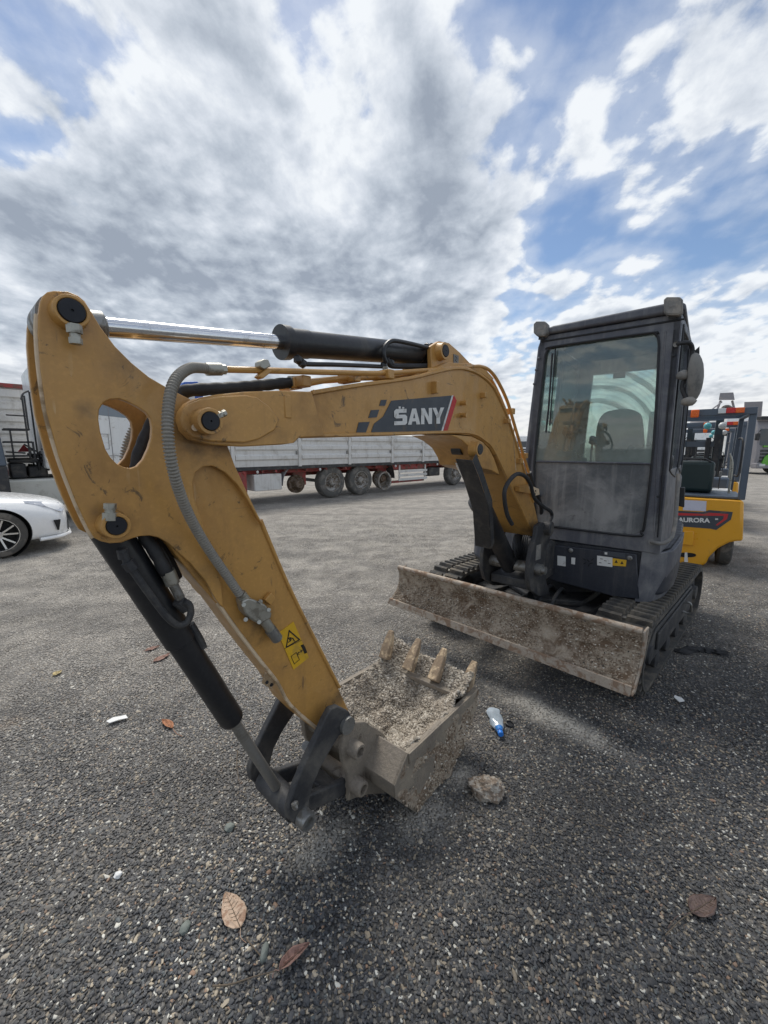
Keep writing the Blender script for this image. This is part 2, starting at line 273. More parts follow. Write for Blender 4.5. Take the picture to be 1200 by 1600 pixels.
def fill_loops(loops):
    bm = bmesh.new(); es = []
    for l in loops:
        vs = [bm.verts.new(p) for p in l]; es += [bm.edges.new((vs[i], vs[(i + 1) % len(vs)])) for i in range(len(vs))]
    bm.verts.index_update()
    bmesh.ops.triangle_fill(bm, edges=es, use_beauty=True)
    bm.verts.index_update(); t = [tuple(v.index for v in f.verts) for f in bm.faces]; bm.free(); return t
class MB:
    def __init__(m): m.v = []; m.f = []
    def add(m, vs, fs):
        k = len(m.v); m.v += [Vector(x) for x in vs]; m.f += [tuple(i + k for i in q) for q in fs]; return m
    def prism(m, poly, vec, holes=()):
        vec = Vector(vec); loops = [[Vector(p) for p in poly]] + [[Vector(p) for p in h] for h in holes]
        flat = [p for l in loops for p in l]; n = len(flat)
        tris = fill_loops(loops) if holes else (tessellate_polygon(loops) if len(poly) > 4 else None)
        caps = [tuple(t) for t in tris] if tris else [tuple(range(len(poly)))]
        fs = list(caps) + [tuple(i + n for i in reversed(t)) for t in caps]
        k = 0
        for l in loops:
            q = len(l)
            for i in range(q): a, b = k + i, k + (i + 1) % q; fs.append((a, b, b + n, a + n))
            k += q
        return m.add(flat + [p + vec for p in flat], fs)
    def box(m, o, a, b, c):
        o, a, b, c = map(Vector, (o, a, b, c))
        vs = [o, o + a, o + a + b, o + b, o + c, o + a + c, o + a + b + c, o + b + c]
        return m.add(vs, [(0, 3, 2, 1), (4, 5, 6, 7), (0, 1, 5, 4), (1, 2, 6, 5), (2, 3, 7, 6), (3, 0, 4, 7)])
    def fbox(m, f, s0, s1, w0, w1, z0, z1):
        return m.box(f.pt(s0, w0, z0), f.u * (s1 - s0), f.n * (w1 - w0), (0, 0, z1 - z0))
    def tube(m, path, r, seg=10, cap=True):
        path = [Vector(p) for p in path]; n = len(path)
        rs = r if isinstance(r, (list, tuple)) else [r] * n
        up = None; rings = []
        for i, p in enumerate(path):
            t = (path[min(i + 1, n - 1)] - path[max(i - 1, 0)]).normalized()
            if up is None: up = t.orthogonal().normalized()
            else:
                up = up - t * up.dot(t); up = up.normalized() if up.length > 1e-6 else t.orthogonal().normalized()
            sd = t.cross(up)
            rings.append([p + (up * math.cos(2 * math.pi * k / seg) + sd * math.sin(2 * math.pi * k / seg)) * rs[i] for k in range(seg)])
        vs = [x for g in rings for x in g]; fs = []
        for i in range(n - 1):
            for k in range(seg):
                a, b = i * seg + k, i * seg + (k + 1) % seg; fs.append((a, b, b + seg, a + seg))
        if cap: fs.append(tuple(reversed(range(seg)))); fs.append(tuple((n - 1) * seg + k for k in range(seg)))
        return m.add(vs, fs)
    def cyl(m, a, b, r, r2=None, seg=24, cap=True): return m.tube([a, b], [r, r if r2 is None else r2], seg, cap)
    def lathe(m, a, axis, prof, seg=32, cap=True):          # prof: list of (distance along axis, radius)
        a, ax = Vector(a), Vector(axis).normalized()
        u = ax.orthogonal().normalized(); v = ax.cross(u); vs = []; fs = []
        for d, r in prof:
            vs += [a + ax * d + (u * math.cos(2 * math.pi * k / seg) + v * math.sin(2 * math.pi * k / seg)) * r for k in range(seg)]
        for i in range(len(prof) - 1):
            for k in range(seg):
                p, q = i * seg + k, i * seg + (k + 1) % seg; fs.append((p, q, q + seg, p + seg))
        if cap: fs.append(tuple(reversed(range(seg)))); fs.append(tuple((len(prof) - 1) * seg + k for k in range(seg)))
        return m.add(vs, fs)
    def hexnut(m, a, b, r): return m.tube([a, b], [r, r], 6)
    def blob(m, c, rad, sub=2, amp=0.25, fr=1.0, seed=0):
        bm = bmesh.new(); bmesh.ops.create_icosphere(bm, subdivisions=sub, radius=1.0)
        vs = []
        for q in bm.verts:
            d = q.co.normalized(); k = 1 + amp * noise.noise(d * 1.7 * fr + Vector((seed, 3.1 * seed, 0))) * 2
            vs.append(Vector(c) + Vector((d.x * rad[0], d.y * rad[1], d.z * rad[2])) * k)
        fs = [tuple(x.index for x in q.verts) for q in bm.faces]; bm.free(); return m.add(vs, fs)
    def build(m, name, material, parent=None, label=None, bevel=0.0, sharp=35, kind=None, origin=None, seg=2):
        org = origin if origin is not None else (parent['_org'] if parent is not None and '_org' in parent else (0, 0, 0))
        org = Vector(org)
        me = bpy.data.meshes.new(name); me.from_pydata([tuple(v - org) for v in m.v], [], m.f)
        bm = bmesh.new(); bm.from_mesh(me); bmesh.ops.recalc_face_normals(bm, faces=bm.faces); bm.to_mesh(me); bm.free()
        me.polygons.foreach_set('use_smooth', [True] * len(me.polygons)); me.set_sharp_from_angle(angle=R(sharp))
        me.materials.append(material)
        o = bpy.data.objects.new(name, me); COL.objects.link(o)
        if parent is not None: o.parent = parent
        else: o.location = org
        ORG[o.name] = org
        if label: o['label'] = label
        if kind: o['kind'] = kind
        if bevel:
            b = o.modifiers.new('bevel', 'BEVEL'); b.width = bevel; b.segments = seg; b.limit_method = 'ANGLE'; b.angle_limit = R(35)
        return o
ORG = {}
def smooth_path(pts, n=8):                        # Catmull-Rom through points
    pts = [Vector(p) for p in pts]; out = []
    for i in range(len(pts) - 1):
        p0, p1, p2, p3 = pts[max(i - 1, 0)], pts[i], pts[i + 1], pts[min(i + 2, len(pts) - 1)]
        for k in range(n):
            t = k / n
            out.append(0.5 * ((2 * p1) + (p2 - p0) * t + (2 * p0 - 5 * p1 + 4 * p2 - p3) * t * t + (3 * p1 - p0 - 3 * p2 + p3) * t ** 3))
    out.append(pts[-1]); return out
def round_poly(pts, n=3, closed=True):            # softens a 2-D or 3-D polygon (Chaikin)
    pts = [Vector(p) for p in pts]
    for _ in range(n):
        q = []
        for i in range(len(pts)):
            a, b = pts[i], pts[(i + 1) % len(pts)]; q += [a * 0.75 + b * 0.25, a * 0.25 + b * 0.75]
        pts = q
    return pts
class Thing:
    def __init__(t, name, label, cat, org, group=None, mesh=None):
        t.org = Vector(org)
        t.o = bpy.data.objects.new(name, mesh); COL.objects.link(t.o); t.o.location = t.org
        t.o['label'] = label; t.o['category'] = cat
        if group: t.o['group'] = group
    def part(t, mb, name, material, parent=None, **kw):
        return mb.build(name, material, parent or t.o, origin=t.org, **kw)
    def inst(t, me, name, mtx, parent=None, material=None):       # a piece that shares mesh data, placed by a world matrix
        o = bpy.data.objects.new(name, me); COL.objects.link(o); o.parent = parent or t.o
        o.matrix_local = Matrix.Translation(-t.org) @ mtx; return o
def single(mb, name, material, label, cat, org, group=None, **kw):
    o = mb.build(name, material, None, origin=org, **kw); o['label'] = label; o['category'] = cat
    if group: o['group'] = group
    return o
def mesh_of(mb, name, material, sharp=35):
    o = mb.build(name, material, None, origin=(0, 0, 0), sharp=sharp); me = o.data; bpy.data.objects.remove(o); return me
def basis(o, x, y, z):
    m = Matrix.Identity(4)
    for i, v in enumerate((x, y, z)):
        for k in range(3): m[k][i] = v[k]
    for k in range(3): m[k][3] = o[k]
    return m
def copy_tree(o, parent=None):
    c = o.copy(); COL.objects.link(c); c.parent = parent
    for ch in list(o.children): copy_tree(ch, c)
    return c
def boolcut(o, mb):
    k = mb.build('cutter', darkin, None, origin=ORG[o.name]); k.location = o.matrix_basis.translation if o.parent is None else (0, 0, 0)
    if o.parent is not None: k.location = o.parent.location
    bpy.context.view_layer.update()
    md = o.modifiers.new('cut', 'BOOLEAN'); md.object = k; md.operation = 'DIFFERENCE'; md.solver = 'EXACT'
    dg = bpy.context.evaluated_depsgraph_get(); me = bpy.data.meshes.new_from_object(o.evaluated_get(dg))
    o.modifiers.clear(); o.data = me; bpy.data.objects.remove(k)
def text_on(t, parent, body, f_hit, p0, p1, hpx, material, name='lettering', lift=0.003, embolden=0.02, spacing=1.0, nrm=None):
    """lettering whose baseline runs from pixel p0 to p1 on the surface that f_hit gives, capital height hpx pixels"""
    a, b = f_hit(*p0), f_hit(*p1); up = f_hit(p0[0], p0[1] - hpx)
    X = (b - a); width = X.length; X.normalize(); Z = X.cross((up - a)).normalized(); Y = Z.cross(X)
    cu = bpy.data.curves.new(name, 'FONT'); cu.body = body; cu.size = 1; cu.offset = embolden; cu.extrude = 0.0; cu.space_character = spacing
    tmp = bpy.data.objects.new('tmp', cu); COL.objects.link(tmp); bpy.context.view_layer.update()
    me = bpy.data.meshes.new_from_object(tmp.evaluated_get(bpy.context.evaluated_depsgraph_get())); bpy.data.objects.remove(tmp)
    xs = [v.co.x for v in me.vertices]; ys = [v.co.y for v in me.vertices]
    sx = width / (max(xs) - min(xs)); sy = (up - a).length / (max(ys) - min(ys)); x0, y0 = min(xs), min(ys)
    for v in me.vertices: v.co = (Vector(a) - t.org) + X * ((v.co.x - x0) * sx) + Y * ((v.co.y - y0) * sy) + Z * lift
    me.materials.clear(); me.materials.append(material); me.name = name
    o = bpy.data.objects.new(name, me); COL.objects.link(o); o.parent = parent; return o

# ------------------------------------------------------------------ ground and gravel
def ground_z(x, y):
    v = Vector((x * 0.9, y * 0.9, 0.3))
    k = max(0.0, min(1.0, (14 - y) / 8))
    return (noise.noise(v) * 0.012 + noise.noise(v * 3.7) * 0.007 + noise.noise(v * 11) * 0.0035) * k - 0.012
def spread_mask(nt, pos, spots):
    """soft ground tints for pale stone spills, brown patches and painted shade: (x, y, rx, ry, turn, strength)"""
    tot = None
    nz = NOISE(nt, pos, 7.0, 6, 0.7)
    for (x, y, rx, ry, rot, st) in spots:
        mp = N(nt, 'ShaderNodeMapping'); mp.vector_type = 'TEXTURE'; L(nt, pos, mp.inputs[0])
        mp.inputs['Location'].default_value = (x, y, 0); mp.inputs['Rotation'].default_value = (0, 0, rot); mp.inputs['Scale'].default_value = (rx, ry, 1e3)
        d = VM(nt, 'LENGTH', mp.outputs[0])
        f = M_(nt, 'MULTIPLY', MR(nt, M_(nt, 'ADD', d, M_(nt, 'MULTIPLY', nz, 1.3)), 1.9, 0.65), st)
        tot = f if tot is None else M_(nt, 'MAXIMUM', tot, f)
    return tot
def strip(p, q, half, st):
    a, b = on_z(*p), on_z(*q); c = (a + b) / 2; d = b - a
    return (c.x, c.y, d.length / 2, half, math.atan2(d.y, d.x), st)
SPILLS = [strip((770, 1072), (985, 1182), 0.13, 1.0), strip((700, 1200), (745, 1225), 0.12, 0.8), strip((440, 1370), (560, 1270), 0.09, 0.6), strip((600, 1300), (720, 1240), 0.15, 0.5), strip((800, 1080), (860, 1110), 0.12, 0.6)]
BROWN = [strip((560, 775), (740, 765), 0.7, 0.8), strip((0, 1125), (30, 1130), 0.10, 0.5), strip((260, 1020), (215, 1035), 0.10, 0.35), strip((640, 1075), (760, 1160), 0.25, 0.4)]
PAINTED_SHADE = [strip((640, 1020), (930, 1130), 0.75, 0.9), strip((980, 1150), (1180, 1060), 0.5, 0.7), strip((100, 1280), (560, 1180), 0.35, 0.5), strip((100, 870), (330, 900), 0.5, 0.4), strip((620, 1420), (1180, 1330), 0.5, 0.6)]  # shade around the machine, painted into the gravel colour as dark patches
PEB = [(0.0, (0.026, 0.029, 0.035)), (0.26, (0.048, 0.053, 0.062)), (0.48, (0.085, 0.088, 0.095)), (0.64, (0.135, 0.13, 0.12)), (0.77, (0.20, 0.18, 0.155)), (0.84, (0.10, 0.115, 0.12)), (0.88, (0.32, 0.265, 0.19)), (0.925, (0.46, 0.39, 0.29)), (0.96, (0.70, 0.68, 0.60)), (0.988, (0.30, 0.19, 0.125))]
def gravel_colour(nt, rnd, pos):
    c = RAMP(nt, rnd, PEB, 'CONSTANT')
    c = MIX(nt, MR(nt, NOISE(nt, pos, 0.7, 5, 0.6), 0.35, 0.7, 0.0, 0.45), c, (0.14, 0.13, 0.115))
    sp = N(nt, 'ShaderNodeSeparateXYZ'); L(nt, pos, sp.inputs[0])
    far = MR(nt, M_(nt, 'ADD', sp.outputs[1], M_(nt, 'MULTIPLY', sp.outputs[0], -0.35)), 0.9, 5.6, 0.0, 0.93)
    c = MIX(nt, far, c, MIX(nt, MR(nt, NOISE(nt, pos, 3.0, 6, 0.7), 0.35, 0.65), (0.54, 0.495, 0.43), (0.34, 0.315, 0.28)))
    mpl = N(nt, 'ShaderNodeMapping'); L(nt, pos, mpl.inputs[0]); mpl.inputs['Rotation'].default_value = (0, 0, R(-42)); mpl.inputs['Scale'].default_value = (0.22, 1.5, 1)
    lanes = MR(nt, NOISE(nt, mpl.outputs[0], 1.0, 5, 0.6), 0.44, 0.62)
    c = MIX(nt, M_(nt, 'MULTIPLY', lanes, 0.42), c, MIX(nt, 0.6, c, (0.045, 0.043, 0.042)))
    c = MIX(nt, spread_mask(nt, pos, PAINTED_SHADE), c, MIX(nt, 0.45, c, (0.02, 0.02, 0.022)))
    c = MIX(nt, M_(nt, 'MULTIPLY', spread_mask(nt, pos, BROWN), 0.5), c, (0.24, 0.17, 0.11))
    c = MIX(nt, M_(nt, 'MULTIPLY', spread_mask(nt, pos, SPILLS), 0.9), c, (0.56, 0.52, 0.45))
    return c
gm, nt, b = principled('gravel_yard')
pos = N(nt, 'ShaderNodeNewGeometry').outputs['Position']
vo = N(nt, 'ShaderNodeTexVoronoi'); L(nt, pos, vo.inputs['Vector']); vo.inputs['Scale'].default_value = 75
sc_ = N(nt, 'ShaderNodeSeparateColor'); L(nt, vo.outputs['Color'], sc_.inputs[0])
vo2 = N(nt, 'ShaderNodeTexVoronoi'); L(nt, pos, vo2.inputs['Vector']); vo2.inputs['Scale'].default_value = 24
sc2 = N(nt, 'ShaderNodeSeparateColor'); L(nt, vo2.outputs['Color'], sc2.inputs[0])
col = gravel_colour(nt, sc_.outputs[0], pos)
col = MIX(nt, MR(nt, sc2.outputs[0], 0.0, 1.0, 0.0, 0.30, False), col, tuple((0.30, 0.27, 0.23)), 'MIX')
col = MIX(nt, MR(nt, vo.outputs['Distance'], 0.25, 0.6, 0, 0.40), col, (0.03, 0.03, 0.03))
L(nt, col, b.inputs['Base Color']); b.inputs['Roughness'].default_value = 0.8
bn = N(nt, 'ShaderNodeBump'); bn.inputs['Strength'].default_value = 1.0; bn.inputs['Distance'].default_value = 0.012
L(nt, M_(nt, 'SUBTRACT', 1.0, vo.outputs['Distance']), bn.inputs['Height']); L(nt, bn.outputs[0], b.inputs['Normal'])

def axis_steps(lo, hi, fine0, fine1, step):
    v = []; x = fine0
    while x <= fine1: v.append(x); x += step
    a = step; x = fine0
    while x > lo: a *= 1.35; x -= a; v.insert(0, x)
    a = step; x = fine1
    while x < hi: a *= 1.35; x += a; v.append(x)
    return v
xs = axis_steps(-1500, 1500, -7, 7, 0.11); ys = axis_steps(-300, 2500, -1, 9, 0.11)
g = MB(); nx = len(xs)
g.v = [Vector((x, y, ground_z(x, y) if (-8 < x < 8 and -2 < y < 14) else -0.012)) for y in ys for x in xs]
g.f = [(j * nx + i, j * nx + i + 1, (j + 1) * nx + i + 1, (j + 1) * nx + i) for j in range(len(ys) - 1) for i in range(nx - 1)]
g.build('ground', gm, None, kind='structure')

def scatter(name, verts, faces, dens, density, size, material, seed, flat=0.62, org=(0, 0, 0), parent=None, sub=1, lift=0.0):
    me = bpy.data.meshes.new(name); me.from_pydata([tuple(Vector(v) - Vector(org)) for v in verts], [], faces)
    at = me.attributes.new('dens', 'FLOAT', 'POINT'); at.data.foreach_set('value', dens)
    o = bpy.data.objects.new(name, me); COL.objects.link(o); o.location = org
    ng = bpy.data.node_groups.new(name, 'GeometryNodeTree')
    ng.interface.new_socket('Geometry', in_out='INPUT', socket_type='NodeSocketGeometry'); ng.interface.new_socket('Geometry', in_out='OUTPUT', socket_type='NodeSocketGeometry')
    gi = ng.nodes.new('NodeGroupInput'); go = ng.nodes.new('NodeGroupOutput')
    dp = ng.nodes.new('GeometryNodeDistributePointsOnFaces'); dp.inputs['Seed'].default_value = seed
    na = ng.nodes.new('GeometryNodeInputNamedAttribute'); na.data_type = 'FLOAT'; na.inputs[0].default_value = 'dens'
    mu = ng.nodes.new('ShaderNodeMath'); mu.operation = 'MULTIPLY'; mu.inputs[1].default_value = density
    ng.links.new(na.outputs[0], mu.inputs[0]); ng.links.new(mu.outputs[0], dp.inputs['Density']); ng.links.new(gi.outputs[0], dp.inputs['Mesh'])
    g2 = ng.nodes.new('GeometryNodeGeometryToInstance')
    for k in range(5):
        ic = ng.nodes.new('GeometryNodeMeshIcoSphere'); ic.inputs['Radius'].default_value = 1.0; ic.inputs['Subdivisions'].default_value = 2 if sub else 1
        sp = ng.nodes.new('GeometryNodeSetPosition'); nz = ng.nodes.new('ShaderNodeTexNoise'); nz.noise_dimensions = '4D'
        nz.inputs['Scale'].default_value = 0.75; nz.inputs['W'].default_value = 3.7 * k + seed; nz.inputs['Detail'].default_value = 1.0
        sb = ng.nodes.new('ShaderNodeVectorMath'); sb.operation = 'SUBTRACT'; sb.inputs[1].default_value = (0.5, 0.5, 0.5)
        sc = ng.nodes.new('ShaderNodeVectorMath'); sc.operation = 'SCALE'; sc.inputs['Scale'].default_value = 2.2
        ng.links.new(nz.outputs['Color'], sb.inputs[0]); ng.links.new(sb.outputs[0], sc.inputs[0]); ng.links.new(sc.outputs[0], sp.inputs['Offset'])
        ng.links.new(ic.outputs[0], sp.inputs['Geometry'])
        sm = ng.nodes.new('GeometryNodeSetMaterial'); sm.inputs['Material'].default_value = material
        ss = ng.nodes.new('GeometryNodeSetShadeSmooth'); ss.inputs['Shade Smooth'].default_value = True
        ng.links.new(sp.outputs[0], ss.inputs[0]); ng.links.new(ss.outputs[0], sm.inputs[0]); ng.links.new(sm.outputs[0], g2.inputs[0])
    ip = ng.nodes.new('GeometryNodeInstanceOnPoints'); ip.inputs['Pick Instance'].default_value = True
    ri = ng.nodes.new('FunctionNodeRandomValue'); ri.data_type = 'INT'; ri.inputs[4].default_value = 0; ri.inputs[5].default_value = 4; ri.inputs['Seed'].default_value = seed + 5
    rr = ng.nodes.new('FunctionNodeRandomValue'); rr.data_type = 'FLOAT_VECTOR'; rr.inputs[0].default_value = (-0.35, -0.35, 0); rr.inputs[1].default_value = (0.35, 0.35, 6.283); rr.inputs['Seed'].default_value = seed + 1
    rs = ng.nodes.new('FunctionNodeRandomValue'); rs.data_type = 'FLOAT_VECTOR'; rs.inputs[0].default_value = (size * 0.45, size * 0.4, size * flat * 0.4); rs.inputs[1].default_value = (size * 1.1, size * 0.85, size * flat * 0.8); rs.inputs['Seed'].default_value = seed + 2
    ng.links.new(dp.outputs['Points'], ip.inputs['Points']); ng.links.new(g2.outputs[0], ip.inputs['Instance'])
    ng.links.new(ri.outputs[2], ip.inputs['Instance Index']); ng.links.new(rr.outputs[0], ip.inputs['Rotation']); ng.links.new(rs.outputs[0], ip.inputs['Scale'])
    ng.links.new(ip.outputs[0], go.inputs[0])
    md = o.modifiers.new('scatter', 'NODES'); md.node_group = ng
    me.materials.append(material)
    if parent: o.parent = parent
    return o
pm, nt, b = principled('loose_gravel')
oi = N(nt, 'ShaderNodeObjectInfo'); pos = N(nt, 'ShaderNodeNewGeometry').outputs['Position']
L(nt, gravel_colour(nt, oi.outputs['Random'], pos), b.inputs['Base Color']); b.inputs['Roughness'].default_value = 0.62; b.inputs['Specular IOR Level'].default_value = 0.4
vs = []; fs = []; de = []; NXG = 60
yy = [0.45]
while yy[-1] < 9.5: yy.append(yy[-1] + 0.09 + yy[-1] * 0.02)
for y in yy:
    hw = y * 0.97 + 0.95
    for i in range(NXG + 1):
        x = hw * (2 * i / NXG - 1); vs.append((x, y, ground_z(x, y) + 0.002))
        r = math.hypot(x, y)
        de.append(1.0 if r < 2.6 else max(0.0, min(1.0, (2.6 / r) ** 1.7)) * (1 if r < 7 else max(0, (10 - r) / 3)))
for j in range(len(yy) - 1):
    for i in range(NXG):
        a = j * (NXG + 1) + i; fs.append((a, a + 1, a + NXG + 2, a + NXG + 1))
gr = scatter('gravel', vs, fs, de, 14500, 0.0076, pm, 3)
gr['kind'] = 'stuff'
de2 = [d * max(0.0, min(1.0, 1.6 * noise.noise(Vector((v[0] * 1.3, v[1] * 1.3, 5))) + .45 + (.35 if v[0] < -.2 and v[1] < 1.8 else 0))) for d, v in zip(de, vs)]
gr2 = scatter('larger_gravel', vs, fs, de2, 420, 0.0135, pm, 8, flat=.6)
gr2['kind'] = 'stuff'

# ------------------------------------------------------------------ EXCAVATOR
# frames: FB the boom's plane, FT the tracks, FC the cab front, FK the bucket
gpt = on_z(650, 1280, 0)
HB = 228.0
FB = Fr(0, 0, HB); wB = gpt.dot(FB.n) - 0.30; FB.o = FB.n * wB
FB.o = FB.o + FB.u * FB.sz(853, 825, 0.2)[0]
FT = Fr(0.958, 2.797, 224.0)
FK = Fr(0, 0, 231.0); FK.o = gpt - FK.n * 0.30; FK.o.z = 0
cA = on_z(843, 527, 2.42); cB = on_z(1077, 488, 2.42)
FC = Fr(cA.x, cA.y, math.degrees(math.atan2(cB.y - cA.y, cB.x - cA.x)) - 90)
EX = Thing('excavator', 'dusty ochre and charcoal tracked mini excavator with folded boom and mud caked blade', 'excavator', FT.pt(-1.05, -0.06, 0))
ex = EX.o
def P(f, pts, w): return [f.hit(x, y, w) for x, y in pts]
def plate(f, pts, w, th, holes=(), name=None):    # plate whose outer face (at w) has the outline pts; thickness th goes away from the camera
    return MB().prism(P(f, pts, w), f.n * -th, [P(f, h, w) for h in holes])

# tracks -------------------------------------------------------------
TRK_C = {}
def track(w0, w1, sidew):
    r = 0.235; sA, sB = -0.30, -1.93; zc = 0.262
    loop = []
    for k in range(13): a = math.pi / 2 - math.pi * k / 12; loop.append((sA + r * math.cos(a), zc + r * math.sin(a)))
    n = 26
    for k in range(1, n): loop.append((sA + (sB - sA) * k / n, zc - r))
    for k in range(13): a = -math.pi / 2 - math.pi * k / 12; loop.append((sB + r * math.cos(a), zc + r * math.sin(a)))
    for k in range(1, n): loop.append((sB + (sA - sB) * k / n, zc + r - 0.006 * math.sin(math.pi * k / n)))
    m = MB(); nn = len(loop); vs = []
    for (s, z) in loop:
        d = Vector((s - max(sB, min(sA, s)), z - zc)); d = d.normalized()
        if sB < s < sA: d = Vector((0, 1 if z > zc else -1))
        for w in (w0, w1): vs.append(FT.pt(s, w, z)); vs.append(FT.pt(s - d.x * 0.028, w, z - d.y * 0.028))
    fs = []
    for i in range(nn):
        a, b = 4 * i, 4 * ((i + 1) % nn)
        fs += [(a, b, b + 2, a + 2), (a + 1, a + 3, b + 3, b + 1), (a, a + 1, b + 1, b), (a + 2, b + 2, b + 3, a + 3)]
    belt = EX.part(m.add(vs, fs), 'track', trackrub)
    # lugs along the loop
    per = []; tot = 0
    for i in range(nn):
        a, b = Vector(loop[i]), Vector(loop[(i + 1) % nn]); per.append((tot, a, b)); tot += (b - a).length
    cnt = 62; W_ = w1 - w0
    lm = MB()
    for (x0, x1, y0) in ((0.004, W_ * 0.47, 0.0), (W_ * 0.53, W_ - 0.004, 0.012)):
        hb, ht, hz = 0.023, 0.013, 0.033
        lm.add([(x0, y0 - hb, 0), (x1, y0 - hb, 0), (x1, y0 + hb, 0), (x0, y0 + hb, 0), (x0 + .006, y0 - ht, hz), (x1 - .004, y0 - ht, hz), (x1 - .004, y0 + ht, hz), (x0 + .006, y0 + ht, hz)],
               [(0, 3, 2, 1), (4, 5, 6, 7), (0, 1, 5, 4), (1, 2, 6, 5), (2, 3, 7, 6), (3, 0, 4, 7)])
    lme = mesh_of(lm, 'track_lug', trackrub, 20)
    bm_ = MB().add([(W_ * .46, -0.008, 0.0), (W_ * .54, -0.008, 0), (W_ * .54, 0.016, 0), (W_ * .46, 0.016, 0), (W_ * .47, -0.005, 0.016), (W_ * .53, -0.005, 0.016), (W_ * .53, 0.013, 0.016), (W_ * .47, 0.013, 0.016)],
                   [(0, 3, 2, 1), (4, 5, 6, 7), (0, 1, 5, 4), (1, 2, 6, 5), (2, 3, 7, 6), (3, 0, 4, 7)])
    bme = mesh_of(bm_, 'steel_link', steel, 20)
    for k in range(cnt):
        t = tot * k / cnt
        for (t0, a, b) in per:
            if t0 <= t < t0 + (b - a).length:
                q = a + (b - a) * ((t - t0) / (b - a).length); break
        d = Vector((q.x - max(sB, min(sA, q.x)), q.y - zc))
        if sB < q.x < sA: d = Vector((0, 1 if q.y > zc else -1))
        d.normalize(); Z = FT.u * d.x + Vector((0, 0, d.y)); X = FT.n; Y = Z.cross(X)
        M4 = basis(FT.pt(q.x, w0, q.y) - Z * 0.001, X, Y, Z)
        EX.inst(lme, 'track_lug', M4, belt)
        if q.y > zc - 0.1: EX.inst(bme, 'steel_link', M4, belt)
    # frame, idler, sprocket, rollers
    sw = w1 - 0.05 if sidew > 0 else w0 + 0.05
    wm = (w0 + w1) / 2
    m = MB().prism([FT.pt(s, w1 - 0.03, z) for s, z in ((-0.42, 0.15), (-1.8, 0.13), (-1.86, 0.2), (-1.78, 0.36), (-0.5, 0.37), (-0.36, 0.28))], FT.n * -(w1 - w0 - 0.06))
    EX.part(m, 'track_frame', blackdust, belt, bevel=0.008)
    for s, rr in ((sA, 0.20), (sB, 0.2)):
        m = MB().lathe(FT.pt(s, w0 + 0.05, zc), FT.n, [(0, 0.04), (0, rr * .8), (0.02, rr), (w1 - w0 - 0.12, rr), (w1 - w0 - 0.1, rr * .8), (w1 - w0 - 0.1, 0.07), (w1 - w0 - 0.06, 0.06), (w1 - w0 - 0.055, 0.02)])
        EX.part(m, 'idler' if s == sA else 'sprocket', blackdust, belt)
    for k in range(4):
        s = -0.62 - 0.33 * k
        EX.part(MB().lathe(FT.pt(s, w0 + 0.03, 0.10), FT.n, [(0, 0.03), (0, 0.065), (w1 - w0 - 0.06, 0.065), (w1 - w0 - 0.05, 0.03)], 20), 'roller', blackdust, belt)
    # side ledge and lifting eye seen on the outside
    if sidew > 0:
        EX.part(MB().fbox(FT, -1.75, -0.5, w1 - 0.03, w1 - 0.015, 0.22, 0.34), 'side_cover', blackdust, belt, bevel=0.005)
        EX.part(MB().tube(smooth_path([FT.pt(-1.35, w1 - .02, 0.33), FT.pt(-1.35, w1 + .03, 0.33), FT.pt(-1.35, w1 + .035, 0.25), FT.pt(-1.35, w1 - .02, 0.25)], 5), 0.009), 'lifting_eye', steel, belt)
track(0.50, 0.83, 1)
track(-0.92, -0.60, -1)
# undercarriage centre
m = MB().fbox(FT, -1.65, -0.45, -0.60, 0.50, 0.22, 0.36)
m.prism([FT.pt(s, w, 0.36) for s, w in ((-0.55, -0.35), (-0.35, 0), (-0.55, 0.3), (-1.5, 0.3), (-1.5, -0.35))], (0, 0, 0.05))
EX.part(m, 'chassis', blackdust, bevel=0.015)
EX.part(MB().cyl(FT.pt(-1.0, -0.05, 0.40), FT.pt(-1.0, -0.05, 0.52), 0.36, seg=48), 'slew_ring', blackdust, bevel=0.006)

# blade ----------------------------------------------------------------
bl, br_, tl, tr_ = on_z(608, 942, .25), on_z(985, 1087, .25), on_z(622, 887, .58), on_z(1003, 988, .58)
fw = FT.u
NB, NH = 240, 44
m = MB(); back = MB()
vs = []
for j in range(NH + 1):
    v = j / NH
    for i in range(NB + 1):
        u = i / NB
        p = (bl.lerp(br_, u)).lerp(tl.lerp(tr_, u), v)
        curve = -0.075 * math.sin(math.pi * v) ** 0.8
        e = min(u, 1 - u, 0.12) / 0.12
        amt = math.sin(math.pi * min(1, max(0, v * 1.02 - .0))) ** 0.5
        nz = noise.fractal(Vector((u * 14, v * 2.6, 2)), 1, 2, 5) * 0.026 + max(0, noise.noise(Vector((u * 45, v * 8, 9)))) * 0.02 + max(0, noise.noise(Vector((u * 110, v * 20, 5)))) * 0.012
        cling = 0.03 * max(0, noise.noise(Vector((u * 6, 1.3, 7))) + 0.25) * math.exp(-((v - .35) / .3) ** 2)
        vs.append(p + fw * (curve + .003 + (abs(nz) + cling) * amt * (0.4 + 0.6 * e)))
fs = [(j * (NB + 1) + i, j * (NB + 1) + i + 1, (j + 1) * (NB + 1) + i + 1, (j + 1) * (NB + 1) + i) for j in range(NH) for i in range(NB)]
blade_ct = (bl + br_ + tl + tr_) / 4
